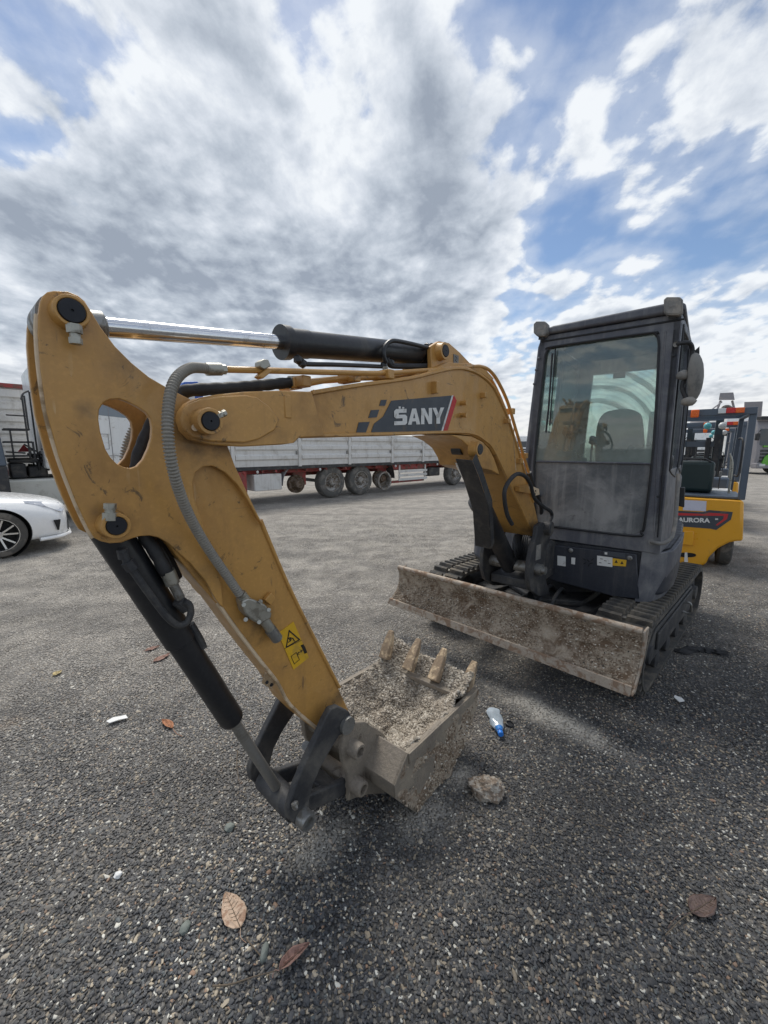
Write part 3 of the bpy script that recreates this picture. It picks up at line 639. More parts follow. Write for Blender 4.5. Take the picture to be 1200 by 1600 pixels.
# steel body of the blade behind the dirt
prof = [(k / 12, -0.075 * math.sin(math.pi * k / 12) ** 0.8) for k in range(13)]
bodyv = []
for side in (0.0, 1.0):
    A = bl.lerp(br_, side); B = tl.lerp(tr_, side)
    for v, c in prof: bodyv.append(A.lerp(B, v) + fw * (c - 0.004))
    for v, c in reversed(prof): bodyv.append(A.lerp(B, v) + fw * (c - 0.032))
k = len(prof) * 2
bf = [tuple(range(k)), tuple(reversed(range(k, 2 * k)))] + [(i, (i + 1) % k, k + (i + 1) % k, k + i) for i in range(k)]
blade = EX.part(MB().add(bodyv, bf), 'blade', blade_edge, bevel=0.003)
EX.part(MB().add(vs, fs), 'caked_mud', mud, blade, sharp=180)
BLADE_MUD = (list(vs), list(fs))
EX.part(MB().tube([tl + fw * -0.012, tl.lerp(tr_, .5) + fw * -0.012, tr_ + fw * -0.012], 0.021, 12), 'top_pipe', blade_edge, blade)
EX.part(MB().prism([bl + fw * 0.004, br_ + fw * 0.004, br_ + fw * 0.004 + (tr_ - br_) * 0.16, bl + fw * 0.004 + (tl - bl) * 0.16], fw * 0.014), 'cutting_edge', blade_edge, blade, bevel=0.002)
for sgn, A, B in ((0, bl, tl), (1, br_, tr_)):
    ax = (br_ - bl).normalized() * (0.012 if sgn else -0.012)
    poly = [A.lerp(B, v) + fw * (c * 1.0 + 0.004) for v, c in prof] + [B + fw * -0.11, A.lerp(B, .5) + fw * -0.13, A + fw * -0.06]
    EX.part(MB().prism(poly, ax), 'end_plate', blade_edge, blade, bevel=0.003)
for w in (-0.42, 0.30):
    q = FT.pt(0, w, 0)
    m = MB().prism([FT.pt(s, w, z) for s, z in ((0.06, 0.30), (0.06, 0.50), (-0.05, 0.44), (-0.75, 0.36), (-0.75, 0.24))], FT.n * 0.09)
    EX.part(m, 'blade_arm', blackdust, blade, bevel=0.008)
EX.part(MB().cyl(FT.pt(-0.6, -0.06, 0.36), FT.pt(-0.02, -0.06, 0.40), 0.05), 'blade_cylinder', blackp, blade)
for k, (a, b_) in enumerate([((905, 905), (925, 950)), ((935, 912), (948, 960)), ((880, 915), (890, 945))]):
    EX.part(MB().tube(smooth_path([FT.pt(-0.62, -0.05 + .09 * k, 0.42), FT.pt(-0.4, 0.0 + .09 * k, 0.52), FT.pt(-0.12, 0.05 + .09 * k, 0.50), FT.pt(0.02, 0.06 + .08 * k, 0.36)], 6), 0.013, 8), 'blade_hose', rubber, blade)

# upper body -----------------------------------------------------------
def Ci(w, z, s=0.0): return FC.pt(s, w, z)
def body_ring(pts, z0, z1, taper=0.0):
    return MB().prism([FC.pt(s, w, z0) for w, s in pts], (0, 0, z1 - z0))
left_plan = [(0.02, -0.03), (0.78, -0.03), (0.86, -0.05), (0.93, -0.13), (0.965, -0.26), (0.985, -0.6), (0.97, -1.5), (0.9, -1.95), (0.3, -2.05), (0.02, -2.0)]
body = EX.part(body_ring(left_plan, 0.57, 0.885), 'body', bodynavy, bevel=0.02, seg=3)
fp = P_ = [FC.hits(x, y, 0.0) for x, y in ((848, 848), (866, 852), (995, 866), (999, 936), (950, 930), (856, 905))]
EX.part(MB().prism(fp, FC.u * -0.05), 'front_panel', bodynavy, body, bevel=0.006)
corner = [(0.775, 0.0), (0.84, -0.012), (0.90, -0.07), (0.935, -0.15), (0.955, -0.26), (0.975, -0.6), (0.98, -1.0), (0.96, -1.0), (0.94, -0.6), (0.92, -0.27), (0.88, -0.14), (0.80, -0.05), (0.775, -0.05)]
low = [(0.775, 0.0), (0.82, -0.012), (0.87, -0.07), (0.90, -0.15), (0.93, -0.26), (0.97, -0.6), (0.98, -1.0), (0.96, -1.0), (0.93, -0.6), (0.89, -0.27), (0.84, -0.14), (0.78, -0.05), (0.775, -0.05)]
m = MB(); n = len(corner)
m.v = [FC.pt(s, w, 0.52) for w, s in low] + [FC.pt(s, w + .01, 0.74) for w, s in corner] + [FC.pt(s, w + 0.012, 0.885) for w, s in corner]
for l in (0, n):
    m.f += [(l + i, l + (i + 1) % n, l + n + (i + 1) % n, l + n + i) for i in range(n)]
m.f += [tuple(reversed(range(n))), tuple(2 * n + i for i in range(n))]
skirt = EX.part(m, 'corner_skirt', cabgrey, body, bevel=0.006)
m = MB().tube([FC.pt(-0.30, 0.958, 0.70), FC.pt(-0.6, 0.974, 0.71), FC.pt(-0.95, 0.982, 0.72)], 0.008, 8); EX.part(m, 'skirt_ridge', cabgrey, body)
hood = [(-0.60, -0.28), (-0.52, -0.22), (-0.15, -0.22), (-0.08, -0.3), (-0.08, -1.9), (-0.5, -1.9), (-0.62, -1.7), (-0.64, -0.4)]
EX.part(body_ring(hood, 0.55, 0.98), 'side_hood', cabgrey, bevel=0.04, seg=4)
EX.part(MB().fbox(FC, -2.05, -1.35, -0.55, 0.9, 0.86, 1.35), 'engine_cover', cabgrey, bevel=0.06, seg=4)
def sticker(f_hit, pts, material, name, parent, th=0.0015, nrm=None, lift=0.0012):
    q = [f_hit(*p) for p in pts]; nn = nrm.normalized()
    return EX.part(MB().prism([x + nn * lift for x in q], nn * th), name, material, parent)
fh = lambda x, y: FC.hits(x, y, 0.0)
sticker(fh, [(871, 868), (884, 869.5), (884, 885), (871, 883)], whitest, 'white_label', body, nrm=FC.u)
sticker(fh, [(893, 871), (899, 871.5), (898.5, 882), (892.5, 881)], whitest, 'white_label', body, nrm=FC.u)
sticker(fh, [(933, 868), (957, 871), (957, 886), (933, 883)], whitest, 'white_label', body, nrm=FC.u)
sticker(fh, [(957, 872), (979, 875), (978, 885), (957, 883.5)], yelst, 'warning_label', body, nrm=FC.u)
sticker(fh, [(943, 861), (977, 865), (977, 872), (943, 867)], greyst, 'rating_plate', body, nrm=FC.u)
for (x, y) in ((940, 873), (946, 876), (952, 880), (938, 879)):
    sticker(fh, [(x - 2, y - .6), (x + 2, y), (x + 2, y + .8), (x - 2, y + .2)], blkst, 'label_print', body, nrm=FC.u, lift=0.003)
for (x, y) in ((963, 877), (972, 879)):
    sticker(fh, [(x, y - 2.6), (x + 2.6, y + 2.4), (x - 2.6, y + 2.1)], blkst, 'warning_triangle', body, nrm=FC.u, lift=0.003)
sticker(fh, [(945, 862.5), (949, 863), (949, 866.5), (945, 866)], whitest, 'plate_mark', body, nrm=FC.u, lift=0.003)
for (x, y) in ((892, 860), (984, 872)):
    c = fh(x, y); EX.part(MB().lathe(c, FC.u, [(0, .017), (.006, .017), (.009, .012), (.016, .011), (.018, .004)], 16), 'bolt', steel, body)
for (x, y, a) in ((914, 880, .6), (919, 876, -.7), (924, 880, .4), (920, 883, 1.2), (913, 874, -.3), (926, 874, .9)):
    c = fh(x, y); X = FC.n * math.cos(a) + Vector((0, 0, math.sin(a))); Y = FC.u.cross(X)
    EX.part(MB().box(c - X * .012 - Y * .0025 + FC.u * .0005, X * .024, Y * .005, FC.u * .002), 'vent_slot', darkin, body)

# cab --------------------------------------------------------------------
wRt, zRt = FC.wz(1067, 490, 0.0); wRb, zRb = FC.wz(1031, 862, 0.0)
def wRz(z): return wRb + (wRt - wRb) * (z - zRb) / (zRt - zRb)
outer = [(-0.075, 0.885), (wRz(.885), 0.885), (wRz(1.25), 1.25), (wRz(1.9), 1.9), (wRz(2.36), 2.36), (wRz(2.4) - .015, 2.405), (wRz(2.4) - .045, 2.425), (0.045, 2.425), (0.01, 2.405), (-0.008, 2.35), (-0.055, 1.65), (-0.075, 1.3)]
openpx = [(852, 556), (856, 547), (866, 542), (1014, 521), (1024, 523), (1029, 531), (1029, 560), (1021, 700), (1008, 815), (1002, 830), (990, 837), (860, 822), (846, 820), (838, 812), (835, 725)]
op = [FC.wz(x, y, 0.0) for x, y in openpx]
cabm = MB().prism([Ci(w, z) for w, z in outer], FC.u * -0.07, [[Ci(w, z) for w, z in op]])
cab = EX.part(cabm, 'cab', cabgrey, bevel=0.007)
sealm = MB()
sp = smooth_path([Ci(w, z, 0.006) for w, z in op] + [Ci(*op[0], 0.006)], 4)
EX.part(MB().tube(sp, 0.0085, 6), 'window_seal', seal, cab)
inn = FC.wz(935, 720, 0.0)[1]
zb = 1.495
def shrink(pts, k):
    cx = sum(p[0] for p in pts) / len(pts); cz = sum(p[1] for p in pts) / len(pts)
    return [(cx + (x - cx) * k, cz + (z - cz) * k) for x, z in pts]
def wl(z):   # left / right edges of the opening at height z
    L_ = FC.wz(835, 725, 0)[0] + (FC.wz(852, 556, 0)[0] - FC.wz(835, 725, 0)[0]) * (z - 1.48) / (2.27 - 1.48)
    return L_ - 0.01
up = [p for p in op if p[1] > zb + 0.02]
upper = [(wl(zb), zb)] + up + [(FC.wz(1020, 725, 0)[0] + 0.012, zb)]
EX.part(MB().prism([Ci(w, z, -0.012) for w, z in upper], FC.u * -0.006), 'front_window', glass_cab, cab)
lowp = [p for p in op if p[1] < zb]
lower = [(FC.wz(1019, 729, 0)[0] + 0.012, zb - 0.004)] + lowp + [(FC.wz(836, 728, 0)[0] - 0.0, zb - 0.004)]
lowglass = mat('dusty_lower_panel', (0.10, 0.11, 0.12), 0.4, 0, 0.25, dirt=(0.29, 0.29, 0.285), damt=0.75, dscale=3.5, dsharp=0.35, streak=0.5, spots=(0.03, 0.03, 0.034, 0.4), bump=0.1)
EX.part(MB().prism([Ci(w, z, -0.008) for w, z in lower], FC.u * -0.012), 'lower_panel', lowglass, cab, bevel=0.003)
EX.part(MB().tube([Ci(FC.wz(838, 722, 0)[0], zb - .002, 0.002), Ci(FC.wz(1019, 727, 0)[0], zb - 0.002, 0.002)], 0.007, 8), 'window_bar', cabgrey, cab)
# grooves and pressed ribs on the right post, brow over the window
for dx in (0.0, 0.045):
    EX.part(MB().tube([Ci(wRz(2.33) - .035 - dx, 2.33, 0.001), Ci(wRz(1.6) - .028 - dx * .8, 1.6, 0.001), Ci(wRz(1.0) - .02 - dx * .5, 1.0, 0.001)], 0.0045, 6), 'post_rib', cabgrey if dx else seal, cab)
EX.part(MB().tube([Ci(0.02, 2.385, 0.002), Ci(0.45, 2.385, 0.004), Ci(0.88, 2.385, 0.002)], 0.006, 6), 'roof_seam', seal, cab)
rv = [(-0.0, 2.428), (wRz(2.43) + .02, 2.428), (wRz(2.43) + .01, 2.475), (0.80, 2.493), (0.10, 2.48), (0.02, 2.462)]
EX.part(MB().prism([Ci(w, z, 0.03) for w, z in rv], FC.u * -1.36), 'roof', cabgrey, cab, bevel=0.02, seg=4)
# side walls, rear wall, posts
D = -1.26
def side_wall(wf, wb, thick, name):
    # wf(z): w of the wall at height z
    bul = lambda s, z: (0.03 * math.sin(math.pi * min(1, max(0, -s / 1.0) * .5 + .0)) + .018 * max(0, min(1, (1.6 - z) / .7)) * min(1, -s / .3)) * (1 if thick < 0 else -1)
    def Q(s, z): return FC.pt(s, wf(z) + bul(s, z), z)
    outl = [(-0.0, 0.885), (-0.0, 1.6), (-0.0, 2.425), (-.3, 2.425), (-.6, 2.425), (-.9, 2.425), (D, 2.425), (D, 1.6), (D, 0.885), (-.9, .885), (-.6, .885), (-.3, .885)]
    wn = [(-0.10, 1.45), (-0.10, 2.30), (-0.16, 2.35), (-0.56, 2.35), (-0.60, 2.30), (-0.60, 1.45)]
    wn2 = [(-0.68, 1.45), (-0.68, 2.30), (-0.72, 2.35), (-1.12, 2.35), (-1.17, 2.30), (-1.17, 1.45)]
    mm = MB().prism([Q(s, z) for s, z in outl], FC.n * thick, [[Q(s, z) for s, z in wn], [Q(s, z) for s, z in wn2]])
    wall = EX.part(mm, name, cabgrey, cab, bevel=0.004)
    for h in (wn, wn2):
        EX.part(MB().prism([Q(s, z) + FC.n * thick * .5 for s, z in h], FC.n * thick * 0.15), 'side_window', glass_plain, cab)
        EX.part(MB().tube(smooth_path([Q(s, z) - FC.n * 0.003 * (1 if thick > 0 else -1) for s, z in h] + [Q(*h[0])], 3), 0.007, 6), 'window_seal', seal, cab)
    return wall
rw = lambda z: wRz(z) - 0.004
lw = lambda z: -0.075 + 0.075 * max(0, (z - 0.885)) / 1.5 + 0.004
side_wall(rw, rw, -0.04, 'cab_door')
side_wall(lw, lw, 0.04, 'cab_side')
EX.part(MB().prism([FC.pt(D, w, z) for w, z in ((-0.07, .885), (wRz(.885), .885), (wRz(2.4), 2.425), (0.0, 2.425))], FC.u * 0.05, [[FC.pt(D, w, z) for w, z in ((0.09, 1.30), (0.83, 1.30), (0.80, 2.30), (0.13, 2.30))]]), 'rear_wall', cabgrey, cab)
arc_c = FC.hits(925, 690, D + 0.02) - EX.org
glass_arc = glass_mat('wiper_smeared_glass', dust=0.10, arcs=tuple(arc_c))
EX.part(MB().prism([FC.pt(D + 0.02, w, z) for w, z in ((0.09, 1.30), (0.83, 1.30), (0.80, 2.30), (0.13, 2.30))], FC.u * 0.005), 'rear_window', glass_arc, cab)
EX.part(MB().fbox(FC, D, -0.01, -0.03, wRz(.9) - .02, 0.89, 0.93), 'cab_floor', plastic, cab)
ds = FC.wz(0, 0, 0)
sh = FC.hits(975, 572, D + 0.08)
EX.part(MB().box(FC.hits(958, 592, D + 0.04), FC.n * .10, Vector((0, 0, .055)), FC.u * .01), 'window_sticker', greyst, cab)
# seat, levers
sf = lambda x, y: FC.hits(x, y, -0.72)
seat = round_poly([sf(930, 760), sf(930, 672), sf(940, 645), sf(965, 639), sf(990, 639), sf(1004, 650), sf(1006, 760)], 2)
seatp = EX.part(MB().prism(seat, FC.u * -0.12), 'seat', seatgrey, cab, bevel=0.025, seg=3)
wS = FC.wz(968, 700, -0.72)[0]
EX.part(MB().fbox(FC, -0.72, -0.30, wS - .24, wS + .24, 1.22, 1.36), 'seat_cushion', seatgrey, seatp, bevel=0.04, seg=3)
EX.part(MB().fbox(FC, -0.75, -0.35, wS - .2, wS + .2, 0.93, 1.22), 'seat_base', plastic, seatp)
for (x, y, k) in ((884, 676, 0), (901, 668, 1), (926, 690, 2)):
    c = FC.hits(x, y, -0.3)
    mm = MB().tube(smooth_path([c + Vector((0, 0, -0.35)), c + Vector((0.0, 0.01, -0.15)), c], 4), 0.008, 8)
    mm.blob(c + Vector((0, 0, 0.01)), (0.028, 0.028, 0.04), 2, 0.35, 1.5, k)
    if k < 2: mm.blob(c + FC.n * 0.035 + Vector((0, 0, -0.03)), (0.035, 0.02, 0.022), 2, 0.5, 1.5, k + 4)
    EX.part(mm, 'control_lever', plastic, cab)
EX.part(MB().fbox(FC, -0.32, -0.2, FC.wz(880, 690, -.3)[0], FC.wz(920, 690, -.3)[0], 1.42, 1.52), 'lever_console', plastic, cab, bevel=0.02)
EX.part(MB().prism([FC.hits(x, y, -0.03) for x, y in round_poly([(841, 752), (842, 680), (852, 672), (866, 678), (870, 700), (866, 720), (860, 752)], 2)] if False else [FC.hits(v.x, v.y, -0.03) for v in round_poly([Vector((838, 722, 0)), Vector((842, 676, 0)), (855, 672, 0), (867, 680, 0), (869, 700, 0), (864, 722, 0)], 2)], FC.u * -0.05), 'wiper_motor_cover', cabgrey, cab, bevel=0.006)
for y in (681, 692): EX.part(MB().lathe(FC.hits(853, y, -0.03), FC.u, [(0, .009), (.006, .009), (.008, .004)], 12), 'cover_bolt', seal, cab)
wp = [FC.hits(x, y, 0.025) for x, y in ((853, 676), (857, 640), (860, 600), (863, 552))]
EX.part(MB().tube(wp, 0.007, 6), 'wiper', seal, cab)
EX.part(MB().tube([FC.hits(x, y, 0.012) for x, y in ((859, 665), (868, 545))], 0.005, 6), 'wiper_blade', seal, cab)
for (x, y) in ((842, 560), (838, 578), (835, 600)): EX.part(MB().lathe(FC.hits(x, y, 0.0), FC.u, [(0, .010), (.008, .010), (.012, .004)], 10), 'post_bolt', cabgrey, cab)
EX.part(MB().lathe(FC.hits(1028, 776, 0), FC.u, [(0, .008), (.003, .008), (.004, .004)], 12), 'post_bolt', seal, cab)
EX.part(MB().lathe(FC.hits(1052, 556, 0), FC.u, [(0, .010), (.006, .010), (.01, .004)], 12), 'post_bolt', seal, cab)
# work lights
def work_light(pxs, py0, py1, bpx):
    x0, x1 = pxs; q = [FC.hits(x, y, 0.06) for x, y in ((x0 + 4, py0), (x1 - 4, py0), (x1, py0 + 4), (x1, py1 - 5), (x1 - 5, py1), (x0 + 5, py1), (x0, py1 - 5), (x0, py0 + 4))]
    c = sum(q, Vector()) / 8
    h = EX.part(MB().prism(q, FC.u * -0.055), 'work_light', lampgrey, cab, bevel=0.005)
    EX.part(MB().prism([c + (p - c) * 0.84 for p in q], FC.u * 0.004), 'lens', lampgrey, cab)
    for dx, dz in ((-.012, 0), (.012, 0)):
        EX.part(MB().lathe(c + FC.n * dx + Vector((0, 0, dz)) + FC.u * 0.004, FC.u, [(0, .010), (.0015, .010), (.002, .007)], 12), 'led', lampgrey, cab)
    b0 = FC.hits(bpx[0], bpx[1], 0.03)
    EX.part(MB().box(c - FC.n * .02 + FC.u * -0.03 - Vector((0, 0, (c - b0).z)), FC.n * .04, FC.u * -0.012, Vector((0, 0, (c - b0).z))), 'lamp_bracket', plastic, cab)
work_light((833.5, 855.5), 502, 525, (846, 530))
work_light((1037, 1067), 464, 492, (1052, 497))
# mirror and rails
mc = FC.hits(1084, 590, 0.0)
mm = MB(); bm = bmesh.new(); bmesh.ops.create_icosphere(bm, subdivisions=3, radius=1)
ax = (FC.u * 0.30 + FC.n * 0.95).normalized(); ay = Vector((0.0, 0, 1)); az_ = ax.cross(ay)
mm.v = [mc + az_ * (v.co.x * 0.052 * (1 + .15 * v.co.z)) + ay * (v.co.z * 0.145) + az_ * (v.co.z * .02) + ax * (max(-0.35, v.co.y) * 0.05) for v in bm.verts]
mm.f = [tuple(v.index for v in f.verts) for f in bm.faces]; bm.free()
mir = EX.part(mm, 'mirror', mat('grey_mirror_back', (0.14, 0.14, 0.135), 0.55, dirt=(.25, .24, .22), damt=.4), cab, sharp=60)
arm_ = smooth_path([FC.hits(1056, 538, 0.02), FC.hits(1066, 536, 0.05), FC.hits(1077, 536, 0.03), FC.hits(1082, 548, 0.0), FC.hits(1078, 575, 0.0), FC.hits(1070, 592, 0), FC.hits(1066, 605, 0), FC.hits(1072, 622, 0.0), FC.hits(1080, 628, 0)], 6)
EX.part(MB().tube(arm_, 0.013, 10), 'mirror_arm', plastic, cab)
EX.part(MB().blob(FC.hits(1067, 586, 0.015), (0.035, 0.035, 0.032), 2, 0.1), 'mirror_clamp', lampgrey, cab)
EX.part(MB().blob(FC.hits(1076, 627, 0.0), (0.04, 0.04, 0.03), 2, 0.1), 'mirror_clamp', lampgrey, cab)
EX.part(MB().cyl(FC.hits(1056, 538, 0.0), FC.hits(1056, 538, 0.04), 0.016, seg=14), 'mirror_mount', steel, cab)
EX.part(MB().prism([FC.hits(x, y, -0.05) for x, y in ((1085, 548), (1093, 541), (1093, 552), (1089, 556))], FC.u * -.02), 'mirror_flap', seal, cab)
hr = smooth_path([FC.hits(1018, 847, 0.01), FC.hits(1024, 848, 0.045), FC.hits(1036, 849, 0.05), FC.hits(1047, 842, 0.03), FC.hits(1053, 828, 0.0), FC.hits(1057, 790, -0.02), FC.hits(1060, 740, -0.04)], 6)
EX.part(MB().tube(hr, 0.0125, 10), 'grab_rail', lampgrey, cab)
EX.part(MB().cyl(FC.hits(1018, 847, -0.002), FC.hits(1018, 847, 0.02), 0.02, seg=14), 'rail_mount', lampgrey, cab)
EX.part(MB().prism([FC.hits(x, y, -0.06) for x, y in ((1060, 762), (1070, 762), (1069, 793), (1060, 791))], FC.u * -0.05), 'door_latch', seal, cab, bevel=0.004)
lk = FC.pt(-0.22, 0.965, 1.48)
EX.part(MB().lathe(FC.pt(-0.16, rw(1.42), 1.50), FC.n, [(0, .05), (.012, .05), (.02, .04), (.02, .025), (.012, .022)], 24), 'door_lock', plastic, cab)
EX.part(MB().tube([FC.pt(-0.62, rw(2.3) + .002, 2.38), FC.pt(-0.64, rw(.9) + .002, .9)], 0.006, 6), 'door_gap', seal, cab)

# ------------------------------------------------------------------ swing bracket, boom
WB = 0.115
def Pb(pts, w): return [FB.hit(x, y, w) for x, y in pts]
bracket_px = [(840, 822), (848, 816), (858, 818), (862, 830), (858, 848), (853, 858), (852, 890), (853, 905), (860, 930), (842, 932), (829, 922), (826, 905), (827, 880), (832, 855), (838, 838)]
brk = EX.part(plate(FB, bracket_px, 0.20, 0.03), 'swing_bracket', blackdust, bevel=0.005)
bsz = [FB.sz(x, y, 0.20) for x, y in bracket_px]
EX.part(MB().prism([FB.pt(s, -0.14, z) for s, z in bsz], FB.n * -0.03), 'bracket_plate', blackdust, brk, bevel=0.005)
s0, z0 = FB.sz(853, 825, 0.2); sL, zL = FB.sz(838, 889, 0.2)
EX.part(MB().fbox(FB, s0 - 0.32, sL + .02, -0.13, 0.17, zL - 0.16, zL - 0.09), 'bracket_web', blackdust, brk, bevel=0.01)
EX.part(MB().fbox(FB, s0 - 0.9, s0 - 0.2, -0.14, 0.16, zL - 0.16, zL + 0.12), 'swing_post', blackdust, brk, bevel=0.04)
EX.part(MB().lathe(FB.pt(s0, 0.19, z0), FB.n, [(0, .05), (.05, .05), (.055, .035), (.05, .0)], 24), 'pin_boss', blackdust, brk, bevel=.003)
EX.part(MB().lathe(FB.pt(sL, -0.17, zL), FB.n, [(0, .04), (0.41, .04), (.41, .028), (.435, .028)], 20), 'cylinder_pin', steel, brk)
sticker(lambda x, y: FB.hit(x, y, 0.2), [(838, 852), (845, 850), (844, 873), (836, 876)], lampgrey, 'white_label', brk, nrm=FB.n)

boom_px = [(281, 655), (284, 641), (293, 630), (308, 622), (340, 616), (380, 612), (440, 610), (487, 612), (520, 606), (560, 600), (600, 594), (640, 589), (665, 585), (672, 578), (705, 572), (733, 574), (752, 582), (766, 594), (779, 614), (790, 640), (800, 668), (812, 708), (824, 745), (834, 785), (841, 815), (838, 835), (832, 838),
           (818, 806), (800, 763), (785, 735), (776, 716), (766, 700), (753, 688), (738, 681), (715, 678), (680, 678), (636, 680), (560, 681), (508, 682), (485, 683), (468, 684), (460, 692), (440, 695), (380, 698), (330, 695), (300, 687), (286, 672)]
bsz_ = [FB.sz(x, y, WB) for x, y in boom_px]
m = MB().prism([FB.pt(s, WB, z) for s, z in bsz_[6:-8]], FB.n * -(2 * WB))
boom = EX.part(m, 'boom', ochre, bevel=0.005)
nose_idx = list(range(0, 8)) + list(range(len(boom_px) - 9, len(boom_px)))
nose = [boom_px[i] for i in nose_idx]
for w in (WB + 0.022, -WB + 0.008):
    EX.part(MB().prism([FB.pt(*((lambda q: (q[0], w, q[1]))(FB.sz(x, y, WB + .022)))) for x, y in nose], FB.n * -0.032), 'nose_plate', ochre, boom, bevel=0.006)
pad = [(283, 655), (286, 641), (296, 631), (312, 624), (345, 619), (384, 617), (401, 620), (421, 634), (437, 655), (430, 672), (404, 687), (382, 692), (330, 690), (300, 683), (287, 671)]
EX.part(plate(FB, pad, WB + 0.032, 0.012), 'nose_pad', ochre, boom, bevel=0.004)
wl_ = [FB.hit(x, y, WB + .001) for x, y in ((491, 611), (478, 624), (468, 634), (467, 656), (474, 668), (492, 677), (508, 681))]
EX.part(MB().tube(smooth_path(wl_, 4), 0.006, 6), 'weld_step', ochre, boom)
# flange strips along the lower and upper edges
def flange(pxs, w, name, th=5, mat_=ochre, r=0.008):
    EX.part(MB().tube(smooth_path([FB.hit(x, y, w) for x, y in pxs], 4), r, 6), name, mat_, boom)
flange([(468, 681), (560, 679), (640, 677), (715, 675), (740, 678), (755, 686), (770, 701), (790, 742), (805, 775), (832, 834)], WB + .002, 'lower_flange')
flange([(487, 614), (560, 602), (640, 591), (706, 576), (733, 578), (752, 587), (765, 598), (777, 616), (800, 672), (833, 785)], WB + .002, 'upper_flange')
rib = [(640, 591), (672, 578), (700, 566), (740, 569), (760, 578), (772, 592), (766, 594), (752, 583), (733, 575), (705, 573), (665, 587)]
EX.part(plate(FB, rib, WB - 0.01, 2 * WB - .02), 'top_reinforcement', ochre, boom, bevel=0.003)
webline = [(762, 700), (770, 717), (779, 738)]
# lower reinforcement around the cylinder pin
lp = [(704, 679), (738, 682), (754, 690), (765, 702), (772, 716), (777, 730), (781, 742), (768, 735), (754, 732), (746, 728), (743, 716), (735, 700), (722, 688)]
EX.part(plate(FB, lp, WB + 0.008, 2 * WB + .016), 'pin_gusset', ochre, boom, bevel=0.004)
def boss(f, c, w, rout, rcap, length, t, parent, capmat=pincap, cmat=ochre, name='pin_boss'):
    s, z = f.sz(c[0], c[1], w + length)
    b0 = EX.part(MB().lathe(f.pt(s, w - .002, z), f.n, [(0, rout * 1.12), (length * .4, rout), (length, rout), (length, rcap * 1.02), (length - .006, rcap)], 36), name, cmat, parent, bevel=0.0015)
    EX.part(MB().lathe(f.pt(s, w + length - .012, z), f.n, [(0, rcap), (.010, rcap), (.013, rcap * .93), (.013, rcap * .12), (.009, rcap * .08)], 32), 'pin_cap', capmat, parent)
    return s, z
boss(FB, (330, 658), WB + .02, 0.033, 0.0235, 0.055, 0, boom)
boss(FB, (751, 702), WB + .006, 0.040, 0.028, 0.05, 0, boom, capmat=blackdust)
ear = [(674, 576), (673, 541), (686, 533), (702, 536), (718, 550), (738, 571), (726, 580), (700, 582)]
for w in (0.085, -0.065):
    EX.part(MB().prism([FB.pt(*((lambda q: (q[0], w, q[1]))(FB.sz(x, y, 0.085)))) for x, y in ear], FB.n * -0.022), 'cylinder_ear', ochre, boom, bevel=0.003)
boss(FB, (697, 548), 0.085, 0.038, 0.027, 0.035, 0, boom, capmat=blackdust)
sticker(lambda x, y: FB.hit(x, y, .085), [(708, 553), (716, 556), (716, 570), (708, 568)], lampgrey, 'white_label', boom, nrm=FB.n)
EX.part(MB().tube([FB.hit(x, y, .087) for x, y in ((711, 557), (714, 560), (711, 563), (714, 566))], .002, 5), 'label_mark', blkst, boom)
def block(px, w, ds, dz, dw, material=ochre, name='hose_clamp_block', parent=None, tilt=0):
    s, z = FB.sz(px[0], px[1], w)
    return EX.part(MB().fbox(FB, s - ds, s + ds, w - .005, w + dw, z - dz, z + dz), name, material, parent or boom, bevel=0.003)
block((676, 606), WB, .010, .026, .03); block((443, 636), WB, .012, .035, .025)
block((752, 618), WB, .014, .014, .03); block((789, 658), WB, .018, .012, .03); block((809, 720), WB, .02, .016, .03)
for p in ((720, 630), (720, 649)):
    s, z = FB.sz(*p, WB); EX.part(MB().cyl(FB.pt(s, WB - .002, z), FB.pt(s, WB + .035, z), 0.012, seg=12), 'threaded_boss', ochre, boom)
EX.part(MB().tube([FB.hit(x, y, WB + .001) for x, y in ((803, 668), (803, 700), (806, 735))], .003, 5), 'weld_seam', ochre_edge, boom)
# logo: dark panel, stripes, squares, lettering
lb = lambda x, y: FB.hit(x, y, WB)
sticker(lb, [(611, 626), (705, 618), (688, 675), (579, 676), (584, 662), (598, 651)], greyst, 'logo_panel', boom, nrm=FB.n)
sticker(lb, [(705.5, 618), (708, 617.6), (691, 675), (688.5, 675)], whitest, 'logo_stripe', boom, nrm=FB.n)
sticker(lb, [(708.5, 617.6), (713, 626), (698, 675), (691.5, 675)], redst, 'logo_stripe', boom, nrm=FB.n)
for q in ([(595, 625), (604, 624.5), (601, 634), (592, 634)], [(579, 641), (592, 640), (588, 652), (575, 653)], [(560, 660), (577, 659), (571, 676), (556, 676)]):
    sticker(lb, q, greyst, 'logo_square', boom, nrm=FB.n)
def glyph(polys, name='lettering'):
    for q in polys: sticker(lb, q, whitest, name, boom, nrm=FB.n, lift=0.0042)
def lpx(u, v): return (614.5 + u + (-0.4) * 0, 664.5 - v - u * 0.035)       # local letter grid in pixels along the baseline
def G(pts): return [lpx(*p) for p in pts]
